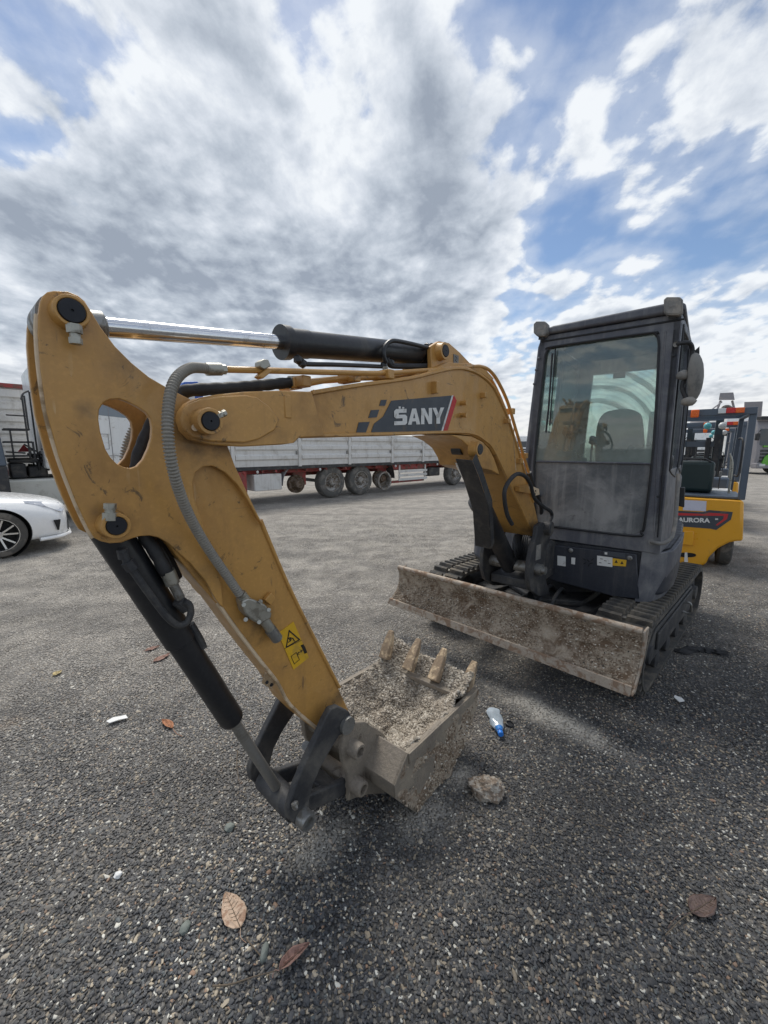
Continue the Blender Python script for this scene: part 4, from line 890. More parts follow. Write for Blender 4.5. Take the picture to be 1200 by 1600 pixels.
# S with the two notches on its head
glyph([G([(0, 0), (17, 0), (20, 3), (20, 13), (17, 16), (7, 16), (7, 19), (19, 19), (19, 25), (3, 25), (0, 22), (0, 13), (3, 10.5), (13, 10.5), (13, 6), (0, 6)]), G([(7, 25.5), (10, 25.5), (10, 29), (7, 29)]), G([(12.5, 25.5), (15.5, 25.5), (15.5, 28), (12.5, 28)])])
glyph([G([(21.5, 0), (28, 25), (34, 25), (40.5, 0), (34.8, 0), (33.5, 5), (28.2, 5), (26.9, 0)]) ])
sticker(lb, G([(29.6, 10), (32.2, 10), (30.9, 17)]), greyst, 'letter_counter', boom, nrm=FB.n, lift=0.006)
glyph([G([(42, 0), (42, 25), (47.5, 25), (54, 11), (54, 25), (59, 25), (59, 0), (53.8, 0), (47, 15), (47, 0)])])
glyph([G([(66, 0), (66, 10), (59.8, 25), (65.4, 25), (69, 15.5), (72.6, 25), (78, 25), (71.6, 10), (71.6, 0)])])

# boom cylinder and its guard plate
base_ = FB.pt(sL, 0, zL); topp = FB.pt(*((lambda q: (q[0], 0, q[1]))(FB.sz(751, 702, WB + .05))))
dirc = (topp - base_).normalized(); ln = (topp - base_).length
m = MB().lathe(base_ - dirc * .05, dirc, [(0, .035), (.02, .062), (ln * .62, .062), (ln * .62 + .01, .066), (ln * .62 + .05, .066), (ln * .62 + .06, .04)], 32)
bc = EX.part(m, 'boom_cylinder', blackp)
EX.part(MB().cyl(base_ + dirc * ln * .6, base_ + dirc * ln * .93, 0.028), 'piston_rod', chrome, bc)
EX.part(MB().lathe(topp - FB.n * .0, FB.n, [(0, .03), (.06, .03)], 24), 'rod_eye', blackp, bc)
guard = [(712, 716), (738, 719), (747, 741), (764, 791), (768, 857), (743, 852), (739, 795), (727, 756)]
gp = [FB.hits(x, y, FB.sz(742, 760, 0.03)[0]) for x, y in guard]
gs = [FB.sz(712, 716, 0.05)[0], FB.sz(738, 719, .05)[0]]
# the guard faces forward: its outline lies in a sloping cross plane
def slopehit(x, y):
    # plane through the cylinder's forward side: contains FB.n and the cylinder direction
    nrm = FB.n.cross(dirc).normalized()
    o = base_ + nrm * (0.11 if nrm.dot(FB.u) > 0 else -0.11); d = px_dir(x, y); t = (o - CAMP).dot(nrm) / d.dot(nrm); return CAMP + d * t
gn = FB.n.cross(dirc).normalized(); gn = gn if gn.dot(FB.u) > 0 else -gn
EX.part(MB().prism([slopehit(x, y) for x, y in guard], gn * 0.006), 'cylinder_guard', blackdust, bc, bevel=0.003)
EX.part(MB().prism([slopehit(x, y) for x, y in ((738, 719), (747, 741), (764, 791), (768, 857))] , gn * -0.05) if False else MB().add([slopehit(x, y) for x, y in ((738, 719), (747, 741), (764, 791), (768, 857))] + [slopehit(x, y) - gn * .05 for x, y in ((738, 719), (747, 741), (764, 791), (768, 857))], [(0, 1, 5, 4), (1, 2, 6, 5), (2, 3, 7, 6)]), 'guard_side', blackdust, bc)
# hoses at the foot
hz = [[(800, 819), (792, 802), (788, 772), (794, 754), (807, 741), (820, 744), (829, 757), (835, 778), (848, 791), (860, 799), (862, 808), (855, 822)]]
EX.part(MB().tube(smooth_path([FB.hit(x, y, 0.20) for x, y in hz[0]], 8), 0.0125, 8), 'hydraulic_hose', rubber, boom)
EX.part(MB().tube(smooth_path([FB.hit(x, y, w) for x, y, w in ((827, 738, .1), (832, 755, .1), (840, 775, .08), (846, 795, .05), (843, 815, .02), (830, 850, 0))], 8), 0.015, 8), 'hydraulic_hose', rubber, boom)
EX.part(MB().tube(smooth_path([FB.hit(x, y, w) for x, y, w in ((822, 738, .04), (836, 765, .03), (850, 790, .0), (852, 815, -.02), (838, 850, -.05))], 8), 0.013, 8), 'hydraulic_hose', rubber, boom)
for k in range(8):
    w = 0.12 - 0.03 * k
    EX.part(MB().tube(smooth_path([FB.hit(806 + k * 3.2, 836 - k * .5, w * .3), FB.hit(803 + k * 3.2, 850, w * .3 + .02), FB.hit(805 + k * 3.4, 868, w * .3 + .03), FB.hit(812 + k * 3.2, 886, w * .2)], 6), 0.0105, 8), 'foot_hose', rubber, boom)
EX.part(plate(FB, [(827, 764), (826, 757), (842, 764), (843, 773), (834, 775)], 0.155, .006), 'hose_bracket', ochre_edge, boom)
EX.part(plate(FB, [(812, 760), (829, 757), (829, 771), (812, 768)], 0.152, .03), 'bracket_arm', ochre, boom)
for p in ((837, 767), (836, 772)): EX.part(MB().cyl(FB.hit(*p, .156), FB.hit(*p, .16), 0.005, seg=10), 'bracket_hole', darkin, boom)

# steel tubes along the boom
def ptube(pxs, w, r, name, material, parent, n=5, seg=10, f=FB):
    path = [f.hit(p[0], p[1], p[2] if len(p) > 2 else w) for p in pxs]
    return EX.part(MB().tube(smooth_path(path, n), r, seg), name, material, parent)
ptube([(345, 577), (420, 579), (520, 582), (600, 583), (660, 579), (735, 573), (752, 573), (765, 579), (778, 596), (793, 628), (805, 668), (826, 738)], 0.10, 0.0095, 'steel_pipe', ochre, boom)
ptube([(480, 600), (530, 592), (600, 590), (650, 582), (700, 577), (742, 578), (757, 583), (770, 598), (786, 632), (799, 670), (820, 738)], 0.055, 0.0095, 'steel_pipe', ochre, boom)
ptube([(480, 596), (560, 588), (640, 580), (735, 570)], -0.02, 0.0095, 'steel_pipe', ochre, boom)
ptube([(470, 598), (560, 592), (640, 584), (735, 574)], -0.06, 0.0095, 'steel_pipe', ochre, boom)
for (x, y, w) in ((602, 586, .09), (549, 590, .06), (795, 643, .07), (816, 712, .08), (470, 597, .06), (457, 600, .02)):
    s, z = FB.sz(x, y, w); EX.part(MB().fbox(FB, s - .018, s + .018, w - .06, w + .035, z - .018, z + .018), 'pipe_clamp', ochre, boom, bevel=0.004)
s, z = FB.sz(602, 578, .09); EX.part(MB().cyl(FB.pt(s, .09, z - .02), FB.pt(s, .09, z + .012), 0.012, seg=6), 'clamp_nut', zinc, boom)
EX.part(plate(FB, [(404, 588), (415, 577), (425, 575), (426, 580), (411, 592)], 0.12, .03), 'pipe_clamp', ochre, boom, bevel=.003)
EX.part(plate(FB, [(406, 565), (412, 561), (420, 562), (424, 572), (414, 577), (406, 573)], 0.125, .03), 'clamp_block', zinc, boom, bevel=.003)
ptube([(341, 577), (352, 577)], .10, .014, 'pipe_nut', zinc, boom, seg=6)

# arm cylinder on top -----------------------------------------------------
st, zt_ = FB.sz(110, 485, 0.0); stp = FB.sz(113, 485, 0.13)
pin_top = FB.pt(stp[0], 0, stp[1]); q = FB.sz(697, 548, .12); pin_ear = FB.pt(q[0], 0, q[1])
a0 = pin_ear; b0 = pin_top; dr = (b0 - a0).normalized()
s1 = FB.hit(438, 533, 0.0); lc = (s1 - a0).dot(dr)
cyl = EX.part(MB().lathe(a0 + dr * 0.05, dr, [(0, .03), (.0, .043), (0.02, .047), (lc - .16, .046), (lc - .159, .0485), (lc - .085, .0485), (lc - .08, .055), (lc - .06, .056), (lc - .05, .056), (lc - .05, .03)], 40), 'arm_cylinder', blackp)
EX.part(MB().cyl(a0 + dr * (lc - .06), b0, 0.0235, seg=32), 'piston_rod', chrome, cyl)
EX.part(MB().lathe(b0 - dr * .09, dr, [(0, .028), (0.005, .036), (.06, .036)], 24), 'rod_head', steel, cyl)
EX.part(MB().lathe(b0 - FB.n * .055, FB.n, [(0, .05), (.11, .05)], 28), 'rod_eye', steel, cyl)
EX.part(MB().lathe(a0 - FB.n * .045, FB.n, [(0, .046), (.09, .046)], 28), 'base_eye', blackp, cyl)
ptube([(604, 567), (600, 556), (601, 543), (609, 534), (622, 533), (655, 540), (670, 544)], .065, .009, 'cylinder_pipe', blackp, cyl)
ptube([(466, 556), (466, 566), (480, 569), (530, 570), (600, 573)], .045, .008, 'cylinder_pipe', blackp, cyl)
ptube([(604, 560), (608, 568), (618, 572), (670, 572)], .05, .012, 'cylinder_hose', rubber, cyl)
for (x, y) in ((466, 562), (473, 568), (600, 571), (611, 567), (667, 541)): EX.part(MB().blob(FB.hit(x, y, .05), (.017, .017, .017), 1, .1), 'fitting', blackp, cyl)

# ------------------------------------------------------------------ arm
WA = 0.085
arm_out = [(63, 471), (67, 462), (74, 456), (84, 454), (106, 455), (121, 461), (133, 471), (143, 487), (158, 512), (180, 541), (206, 567), (233, 589), (262, 606), (300, 625), (345, 660), (356, 697), (367, 727), (383, 762), (401, 800), (412, 822), (404, 812), (388, 783), (371, 757), (352, 738), (333, 728), (318, 729), (306, 738), (301, 752), (303, 775), (316, 815), (333, 868), (346, 912), (349, 950),
           (338, 938), (322, 908), (298, 880), (273, 858), (262, 848), (248, 840), (234, 837), (218, 838), (205, 842), (190, 848), (172, 849), (158, 846), (148, 841), (138, 825), (118, 782), (92, 713), (73, 643), (63, 575), (59, 520), (60, 490)]
hole = [(157, 675), (154, 655), (155, 640), (162, 629), (172, 624), (186, 623), (200, 628), (216, 636), (229, 645), (236, 655), (238, 668), (237, 684), (232, 701), (224, 718), (214, 729), (204, 732), (194, 730), (183, 725), (173, 715), (165, 702)]
asz = [FB.sz(x, y, WA) for x, y in arm_out]; hsz = [FB.sz(x, y, WA) for x, y in hole]
armp = EX.part(MB().prism([FB.pt(s, WA, z) for s, z in asz], FB.n * -0.018, [[FB.pt(s, WA, z) for s, z in hsz]]), 'arm', ochre, bevel=0.0025)
EX.part(MB().prism([FB.pt(s, -WA, z) for s, z in asz], FB.n * 0.018, [[FB.pt(s, -WA, z) for s, z in hsz]]), 'arm_plate', ochre, armp, bevel=0.0025)
# pale worn edge of the near plate
EX.part(MB().tube(smooth_path([FB.pt(s, WA - .009, z) + FB.u * .0015 for s, z in asz[-8:]] , 5), 0.0045, 6), 'worn_edge', ochre_edge, armp)
core = [(268, 612), (300, 628), (340, 662), (353, 697), (364, 727), (381, 762), (405, 812), (450, 917), (475, 966), (500, 1017), (530, 1077), (545, 1110), (552, 1150), (540, 1165), (515, 1155), (500, 1146), (478, 1128), (453, 1104), (433, 1069), (407, 1036), (372, 990), (340, 945), (305, 905), (275, 866), (262, 848), (250, 820), (246, 760), (250, 700), (252, 650)]
WC = 0.062
csz = [FB.sz(x, y, WC) for x, y in core]
EX.part(MB().prism([FB.pt(s, WC, z) for s, z in csz], FB.n * -(2 * WC)), 'arm_box', ochre, armp, bevel=0.006)
EX.part(MB().tube(smooth_path([FB.hit(x, y, WC + .001) for x, y in ((407, 812), (450, 914), (500, 1015), (530, 1074))], 3), 0.007, 6), 'edge_weld', ochre, armp)
EX.part(MB().tube(smooth_path([FB.hit(x, y, WC + .001) for x, y in ((340, 942), (372, 987), (408, 1034), (434, 1067), (454, 1102), (500, 1142))], 3), 0.006, 6), 'edge_weld', ochre_edge, armp)
# plate between the two arm plates behind the top pin and at the back
boss(FB, (113, 485), WA, 0.032, 0.0245, 0.035, 0, armp)
boss(FB, (183, 822), WA, 0.030, 0.0215, 0.045, 0, armp)
boss(FB, (541, 1132), WC + .03, 0.034, 0.024, 0.05, 0, armp, cmat=steel)
EX.part(MB().lathe(FB.pt(*((lambda q: (q[0], -WA - .03, q[1]))(FB.sz(183, 822, WA + .04)))), FB.n, [(0, .035), (2 * WA + .03, .035)], 24), 'pin_tube', ochre, armp)
EX.part(MB().lathe(FB.pt(*((lambda q: (q[0], -WA - .03, q[1]))(FB.sz(113, 485, WA + .04)))), FB.n, [(0, .04), (.03, .04)], 24), 'far_boss', ochre, armp)
EX.part(plate(FB, [(152, 815), (160, 806), (176, 802), (200, 806), (206, 818), (200, 834), (180, 840), (162, 832)], WA + .008, .012), 'boss_pad', ochre, armp, bevel=.003)
def nut(px, w, ang, l, r, parent, material=zinc, f=FB):
    a = f.hit(px[0], px[1], w); d = f.u * math.cos(ang) + Vector((0, 0, math.sin(ang)))
    m = MB(); m.tube([a - d * l * .5, a], r, 6); m.tube([a, a + d * l * .25], r * .7, 10); m.tube([a + d * l * .25, a + d * l * .6], r * .85, 6)
    EX.part(m, 'grease_nut', material, parent)
nut((117, 521), WA + .03, -math.pi / 2, .036, .0145, armp); nut((172, 801), WA + .035, math.pi / 2 + .1, .036, .0155, armp)
nut((345, 648), WB + .065, 2.7, .024, .0105, boom); EX.part(MB().cyl(FB.hit(305, 668, WB + .03), FB.hit(305, 668, WB + .045), .009, seg=10), 'bolt_head', ochre_edge, boom)
# warning sticker
la = lambda x, y: FB.hit(x, y, WC)
sticker(la, [(434, 989), (458, 971), (482, 1027), (458, 1046)], yelst, 'warning_sticker', armp, nrm=FB.n)
def pline(fh_, pts, r, name, parent, lift=.003, material=blkst, closed=False):
    q = [fh_(*p) + FB.n * lift for p in pts]
    if closed: q = q + [q[0]]
    mb = MB()
    for a, b in zip(q, q[1:]):
        d = (b - a).normalized(); sd = d.cross(FB.n) * r; mb.prism([a - sd - d * r, b - sd + d * r, b + sd + d * r, a + sd - d * r], FB.n * .0008)
    EX.part(mb, name, material, parent)
pline(la, [(451, 985), (446.5, 1011), (467, 999)], .0022, 'warning_triangle', armp, closed=True)
pline(la, [(450, 1003), (454, 999), (452, 996), (457, 997), (459, 1001)], .0018, 'warning_figure', armp); pline(la, [(449, 995), (453, 1001)], .0014, 'warning_figure', armp)
pline(la, [(454, 1025), (462, 1019), (467, 1030), (459, 1037)], .0010, 'warning_figure', armp, closed=True)
pline(la, [(464, 1021), (471, 1016)], .0010, 'warning_arrow', armp); pline(la, [(466, 1018), (463.5, 1021.5), (467, 1022)], .0009, 'warning_arrow', armp); pline(la, [(468, 1015), (471.5, 1016), (469.5, 1019)], .0009, 'warning_arrow', armp)
sticker(la, [(469, 1008), (473, 1006), (476, 1011), (479, 1019), (475, 1021), (472, 1014)], blkst, 'warning_figure', armp, nrm=FB.n, lift=.003)
pline(la, [(444, 1013), (470, 1000)], .0007, 'sticker_line', armp, lift=.0028)
# small bracket under the arm
EX.part(plate(FB, [(410, 1068), (416, 1050), (433, 1063), (424, 1077)], 0.05, .008), 'hose_lug', ochre_edge, armp, bevel=.002)
for p in ((417, 1066), (424, 1070)): EX.part(MB().cyl(FB.hit(*p, .0495), FB.hit(*p, .053), .006, seg=10), 'lug_hole', darkin, armp)
# grey spiral-wrapped hose and valve
def spiral_hose(pts, r, name, parent, pitch=0.0082, material=spiral, depth=.34):
    path = smooth_path(pts, 24); L_ = [0]
    for a, b in zip(path, path[1:]): L_.append(L_[-1] + (b - a).length)
    out = []; rs = []; k = 0; t = 0; i = 0
    while t < L_[-1]:
        while i < len(L_) - 2 and L_[i + 1] < t: i += 1
        f = (t - L_[i]) / max(1e-9, L_[i + 1] - L_[i]); out.append(path[i].lerp(path[i + 1], f))
        rs.append(r * (1 - depth * (0.0, 0.25, 1.0, 0.25)[k % 4])); t += pitch / 4; k += 1
    return EX.part(MB().tube(out, rs, 14), name, material, parent, sharp=180)
hp = [(330, 577, .10), (314, 575, .11), (299, 575, .13), (285, 582, .15), (274, 594, .17), (267, 612, .185), (263, 640, .20), (262, 670, .21), (265, 705, .21), (272, 740, .20), (281, 770, .18), (294, 802, .155), (312, 836, .13), (335, 872, .11), (357, 903, .10), (372, 925, .095), (384, 940, .09)]
sh_ = spiral_hose([FB.hit(*p) for p in hp], 0.0138, 'spiral_hose', armp)
ptube([(322, 577), (345, 577)], .10, .017, 'hose_ferrule', zinc, sh_, seg=12)
ptube([(376, 928), (392, 948)], .093, .016, 'hose_ferrule', zinc, sh_, seg=12)
ptube([(388, 944), (398, 958)], .093, .012, 'hose_ferrule', zinc, sh_, seg=6)
vb = [(378, 940), (388, 935), (400, 938), (415, 945), (425, 958), (424, 966), (411, 973), (402, 974), (392, 968), (383, 958)]
valve = EX.part(plate(FB, vb, WC + .055, .045), 'shutoff_valve', zinc, armp, bevel=.006)
ptube([(410, 965), (434, 999)], .09, .0165, 'valve_stub', zinc, valve, seg=16)
ptube([(422, 983), (433, 998)], .09, .019, 'stub_cap', steel, valve, seg=18)
for p in ((384, 968), (405, 972), (420, 953), (407, 940), (381, 945)):
    EX.part(MB().cyl(FB.hit(*p, WC + .01), FB.hit(*p, WC + .062), .007, seg=6), 'valve_bolt', zinc, valve)
EX.part(plate(FB, [(414, 938), (424, 926), (431, 934), (424, 947)], WC + .02, .018), 'valve_bracket', ochre, valve, bevel=.003)
# armoured black hose through the arm, spiral hose on the far side
bh = [(456, 598, .03), (440, 599, .03), (400, 603, .03), (350, 607, .03), (310, 609, .03), (285, 613, .0), (262, 632, .0), (243, 655, .0), (228, 685, .0), (217, 715, .0), (214, 745, .0), (217, 790, .0), (226, 835, .02), (243, 862, .04), (262, 898, .05)]
bhp = [FB.hit(*p) for p in bh]
bhose = spiral_hose(bhp, .0185, 'armoured_hose', armp, pitch=.045, material=rubber, depth=.10)
ptube([(262, 892), (270, 912)], .05, .019, 'hose_ferrule', zinc, bhose, seg=12); ptube([(270, 912), (282, 935)], .05, .013, 'hose_ferrule', steel, bhose, seg=10)
ptube([(452, 598), (470, 597)], .03, .022, 'hose_ferrule', zinc, bhose, seg=6)
spiral_hose([FB.hit(x, y, -0.16) for x, y in ((290, 612), (275, 616), (255, 628), (225, 655), (208, 685), (200, 715), (200, 760), (215, 820))], .022, 'spiral_hose', armp)

# bucket cylinder ----------------------------------------------------------
q = FB.sz(183, 822, WA + .04); pc = FB.pt(q[0], 0, q[1]); pe = FB.hit(442, 1246, 0.0); dr2 = (pe - pc).normalized()
e1 = FB.hit(366, 1122, 0.0); l2 = (e1 - pc).dot(dr2)
bcyl = EX.part(MB().lathe(pc - dr2 * .0, dr2, [(0, .03), (0.0, .043), (.03, .0445), (l2 * .53, .0445), (l2 * .535, .0395), (l2 - .01, .0395), (l2, .036), (l2, .026)], 40), 'bucket_cylinder', blackp)
EX.part(MB().cyl(pc + dr2 * (l2 - .02), pe, .0185, seg=28), 'piston_rod', dullrod, bcyl)
EX.part(MB().lathe(pe - FB.n * .05, FB.n, [(0, .045), (.1, .045)], 24), 'rod_eye', blackdust, bcyl)
ptube([(193, 863), (200, 880), (217, 905), (240, 937), (262, 965), (279, 977), (292, 972), (298, 958), (296, 945), (288, 940)], .068, .0095, 'cylinder_pipe', blackdust, bcyl)
ptube([(191, 858), (194, 872)], .062, .0135, 'fitting', blackdust, bcyl); ptube([(199, 877), (208, 889)], .07, .016, 'pipe_nut', blackdust, bcyl, seg=6)
ptube([(278, 938), (292, 950)], .05, .018, 'fitting', blackdust, bcyl); ptube([(298, 975), (312, 998), (318, 1012)], .02, .011, 'cylinder_pipe', blackdust, bcyl)
ptube([(235, 845), (250, 862), (272, 905)], .01, .024, 'cylinder_sleeve', blackp, bcyl)

# links --------------------------------------------------------------------
lk1 = [(530, 1104), (546, 1112), (552, 1128), (545, 1143), (530, 1150), (518, 1170), (503, 1196), (490, 1225), (484, 1250), (484, 1275), (477, 1290), (463, 1291), (452, 1282), (450, 1268), (455, 1250), (463, 1225), (478, 1190), (496, 1152), (508, 1124), (517, 1108)]
link = EX.part(plate(FB, lk1, .145, .028), 'side_link', blackdust, bevel=.005)
lsz = [FB.sz(x, y, .145) for x, y in lk1]
EX.part(MB().prism([FB.pt(s, -.115, z) for s, z in lsz], FB.n * -.028), 'side_link', blackdust, bevel=.005)
qs = FB.sz(474, 1277, .15)
EX.part(MB().lathe(FB.pt(qs[0], -.15, qs[1]), FB.n, [(0, .032), (.325, .032), (.335, .028), (.335, .02), (.32, .018)], 28), 'link_pin', steel, link)
EX.part(MB().lathe(FB.pt(qs[0], -.105, qs[1]), FB.n, [(0, .044), (.21, .044)], 24), 'link_tube', blackdust, link)
EX.part(MB().blob(FB.hit(462, 1258, .165), (.014, .012, .014), 2, .3), 'bolt_head', steel, link)
EX.part(MB().lathe(FB.pt(*((lambda q: (q[0], -.16, q[1]))(FB.sz(541, 1132, .145)))), FB.n, [(0, .034), (.32, .034)], 24), 'arm_pin', steel, link)
EX.part(MB().cyl(FB.hit(478, 1165, .05), FB.hit(478, 1165, -.06), .017, seg=14), 'grease_stub', steel, link)
# H-link from the link pin to the bucket
ksz = FK.sz(567, 1233, .15)
pa = FB.pt(qs[0], 0, qs[1]); pb2 = FK.pt(ksz[0], 0, ksz[1])
dh = (pb2 - pa); nh = Vector((0, 0, 1)).cross(FB.n).normalized(); upv = dh.normalized().cross(FB.n); upv = upv if upv.z > 0 else -upv
m = MB()
for w in (.075, -.105): m.box(pa + FB.n * w - upv * .035, dh, FB.n * .03, upv * .07)
m.box(pa + dh * .42 - FB.n * .08 - upv * .03, dh * .3, FB.n * .17, upv * .06)
EX.part(m, 'bucket_link', blackdust, bevel=.008)

# ------------------------------------------------------------------ bucket
WK = 0.29
prof_px = [(746, 1075), (637, 1177), (617, 1228), (618, 1248), (650, 1279)]
pr_ = [FK.sz(x, y, WK) for x, y in prof_px]
lipS, lipZ = pr_[0]; T_ = pr_[1]
rr_ = [FK.sz(x, y, WK) for x, y in ((694, 1247), (704, 1215), (720, 1168), (736, 1128), (746, 1094))]
side = [pr_[0], pr_[1], pr_[2], pr_[3], (pr_[4][0], max(.012, pr_[4][1]))] + [(a_, max(.004, b_)) for a_, b_ in rr_]
shellp = side[1:] + [side[0]]
bk = MB()
for w0, w1 in ((WK, WK - .016), (-WK, -WK + .016)):
    bk.prism([FK.pt(s, w0, z) for s, z in side], FK.n * (w1 - w0))
cen = Vector((sum(p[0] for p in side) / len(side), sum(p[1] for p in side) / len(side)))
inner = []
for (s, z) in shellp: d = (cen - Vector((s, z))).normalized(); inner.append((s + d.x * .016, z + d.y * .016))
vs = []
for w in (-WK + .002, WK - .002):
    vs += [FK.pt(s, w, z) for s, z in shellp] + [FK.pt(s, w, z) for s, z in inner]
k = len(shellp); fs = []
for i in range(k - 1):
    fs += [(i, i + 1, 2 * k + i + 1, 2 * k + i), (k + i, 3 * k + i, 3 * k + i + 1, k + i + 1), (i, k + i, k + i + 1, i + 1), (2 * k + i, 2 * k + i + 1, 3 * k + i + 1, 3 * k + i)]
for i in (0, k - 1): fs.append((i, k + i, 3 * k + i, 2 * k + i))
bk.add(vs, fs)
bucket = EX.part(bk, 'bucket', bucketsteel, bevel=.003)
# wear strip on the near side, rim bar, lip
rimv = []
for w in (WK, -WK - .008):
    a, b = Vector(side[0]), Vector(side[1]); d = (b - a).normalized(); nrm2 = Vector((-d.y, d.x)); nrm2 = nrm2 if nrm2.y < 0 else -nrm2
    EX.part(MB().prism([FK.pt(p.x, w, p.y) for p in (a, b, b + nrm2 * .055 + d * -.01, a + nrm2 * .055 + d * .02)], FK.n * .009), 'rim_strip', bucketsteel, bucket, bevel=.002)
EX.part(MB().prism([FK.pt(lipS + .012, -WK - .01, lipZ + .004), FK.pt(lipS + .12, -WK - .01, lipZ - .005), FK.pt(lipS + .12, -WK - .01, lipZ - .03), FK.pt(lipS - .0, -WK - .01, lipZ - .018)], FK.n * (2 * WK + .02)), 'lip_plate', bucketsteel, bucket, bevel=.004)
# lumps of set concrete on the outside
mm = MB()
rnd = random.Random(4)
for k_ in range(46):
    s = rnd.uniform(side[-1][0], side[4][0]); z = rnd.uniform(.03, .36)
    if z > .36 - (side[4][0] - s) * .1: continue
    mm.blob(FK.pt(s, WK + .002, z), (rnd.uniform(.015, .045), rnd.uniform(.006, .012), rnd.uniform(.015, .05)), 2, .5, 1.6, k_)
def side_in(s, z):
    c = False; n_ = len(side)
    for i in range(n_):
        (x1, y1), (x2, y2) = side[i], side[(i + 1) % n_]
        if (y1 > z) != (y2 > z) and s < (x2 - x1) * (z - y1) / (y2 - y1) + x1: c = not c
    return c
crust_v = []; crust_f = []; GN_ = 44; idx = {}
s_lo, s_hi = min(p[0] for p in side), max(p[0] for p in side); z_lo, z_hi = min(p[1] for p in side), max(p[1] for p in side)
for i in range(GN_ + 1):
    for j in range(GN_ + 1):
        s = s_lo + (s_hi - s_lo) * i / GN_; z = z_lo + (z_hi - z_lo) * j / GN_
        th = noise.fractal(Vector((s * 9, z * 9, 4)), 1, 2, 5) * .016 + .011 * (1 - (z - z_lo) / (z_hi - z_lo)) - .006 + max(0, .012 - .07 * max(0, s - s_lo - .16))
        idx[i, j] = len(crust_v); crust_v.append(FK.pt(s, WK + th, z))
for i in range(GN_):
    for j in range(GN_):
        if all(side_in(s_lo + (s_hi - s_lo) * a / GN_, z_lo + (z_hi - z_lo) * b / GN_) for a, b in ((i, j), (i + 1, j), (i, j + 1), (i + 1, j + 1))):
            crust_f.append((idx[i, j], idx[i + 1, j], idx[i + 1, j + 1], idx[i, j + 1]))
EX.part(MB().add(crust_v, crust_f), 'caked_concrete', mud, bucket, sharp=180)
# ears
ear_px = [(546, 1132), (556, 1129), (572, 1128), (578, 1133), (600, 1146), (612, 1165), (614, 1190), (610, 1225), (600, 1240), (575, 1242), (553, 1248), (545, 1252), (546, 1232), (543, 1210), (536, 1190), (534, 1168), (538, 1146)]
esz = [FK.sz(x, y, .125) for x, y in ear_px]
EX.part(MB().prism([FK.pt(s, .125, z) for s, z in esz], FK.n * -.022), 'bucket_ear', bucketsteel, bucket, bevel=.004)
EX.part(MB().prism([FK.pt(s, -.125, z) for s, z in esz], FK.n * .022), 'bucket_ear', bucketsteel, bucket, bevel=.004)
for p in ((562, 1175), (567, 1233)):
    s, z = FK.sz(*p, .17)
    EX.part(MB().lathe(FK.pt(s, -.16, z), FK.n, [(0, .033), (.325, .033), (.335, .029), (.335, .019), (.31, .018)], 28), 'bucket_pin', bucketsteel, bucket, bevel=.001)
# teeth
for (tip, bs, w) in (((742, 1033), (731, 1066), .24), ((695, 1013), (683, 1047), .08), ((655, 998), (643, 1031), -.08), ((612, 985), (605, 1013), -.24)):
    tp = FK.pt(*((lambda q: (q[0], w, q[1]))(FK.sz(*tip, w)))); bp_ = FK.pt(*((lambda q: (q[0], w, q[1]))(FK.sz(*bs, w))))
    d = (tp - bp_).normalized(); bb = bp_ - d * .06; nz_ = d.cross(FK.n).normalized()
    v = []
    for c, hw, hh in ((bb, .031, .026), (bp_ + d * .01, .029, .023), (bp_ + (tp - bp_) * .6, .023, .017), (tp, .016, .008)):
        v += [c + FK.n * a * hw + nz_ * b * hh for a, b in ((-1, -1), (1, -1), (1, 1), (-1, 1))]
    f_ = [(0, 3, 2, 1), (12, 13, 14, 15)] + [(4 * l + i, 4 * l + (i + 1) % 4, 4 * l + 4 + (i + 1) % 4, 4 * l + 4 + i) for l in range(3) for i in range(4)]
    EX.part(MB().add(v, f_), 'bucket_tooth', tooth_m, bucket, bevel=.006, seg=3)
# the load: crushed concrete heaped in the bucket
vs = []; fs = []; de = []; NS, NW = 46, 46
a, b = Vector(side[0]), Vector(side[1])
for i in range(NS + 1):
    for j in range(NW + 1):
        u_, v_ = i / NS, j / NW; w = -WK + .018 + (2 * WK - .036) * v_
        p = a.lerp(b, .012 + u_ * .96)
        sag = -.012 - .19 * math.sin(math.pi * min(1, u_ ** 1.35)) * math.sin(math.pi * min(1, v_ * .9 + .06)) ** .8 - .02 * max(0, u_ - .8) / .2 + .02 * math.exp(-((u_) / .12) ** 2)
        near = min(u_, .12) / .12
        sag *= (.15 + .85 * near) if u_ < .12 else 1
        sag += .05 * math.exp(-(v_ / .22) ** 2) + .05 * math.exp(-((u_ - .0) / .16) ** 2) + .07 * math.exp(-((1 - v_) / .10) ** 2) * (1 - u_) ** .6 * min(1, u_ / .3) * (1 + .7 * noise.noise(Vector((u_ * 9, 2, 5)))) + .012 * noise.noise(Vector((u_ * 14, v_ * 14, 6)))
        z = p.y + sag + noise.fractal(Vector((u_ * 5, v_ * 5, 1)), 1, 2, 4) * .03
        z += .018 * math.exp(-((u_) / .08) ** 2) * (1 + noise.noise(Vector((v_ * 9, 0, 3))))
        vs.append(FK.pt(p.x, w, z)); de.append(1.0)
for i in range(NS):
    for j in range(NW): q = i * (NW + 1) + j; fs.append((q, q + 1, q + NW + 2, q + NW + 1))
rub, nt, b_ = principled('crushed_concrete')
oi = N(nt, 'ShaderNodeObjectInfo'); posn = N(nt, 'ShaderNodeNewGeometry').outputs['Position']
cc = RAMP(nt, oi.outputs['Random'], [(0, (0.20, 0.175, 0.14)), (.25, (0.33, 0.29, 0.235)), (.55, (0.44, 0.395, 0.33)), (.85, (0.55, 0.51, 0.44)), (.94, (0.13, 0.11, 0.09))], 'CONSTANT')
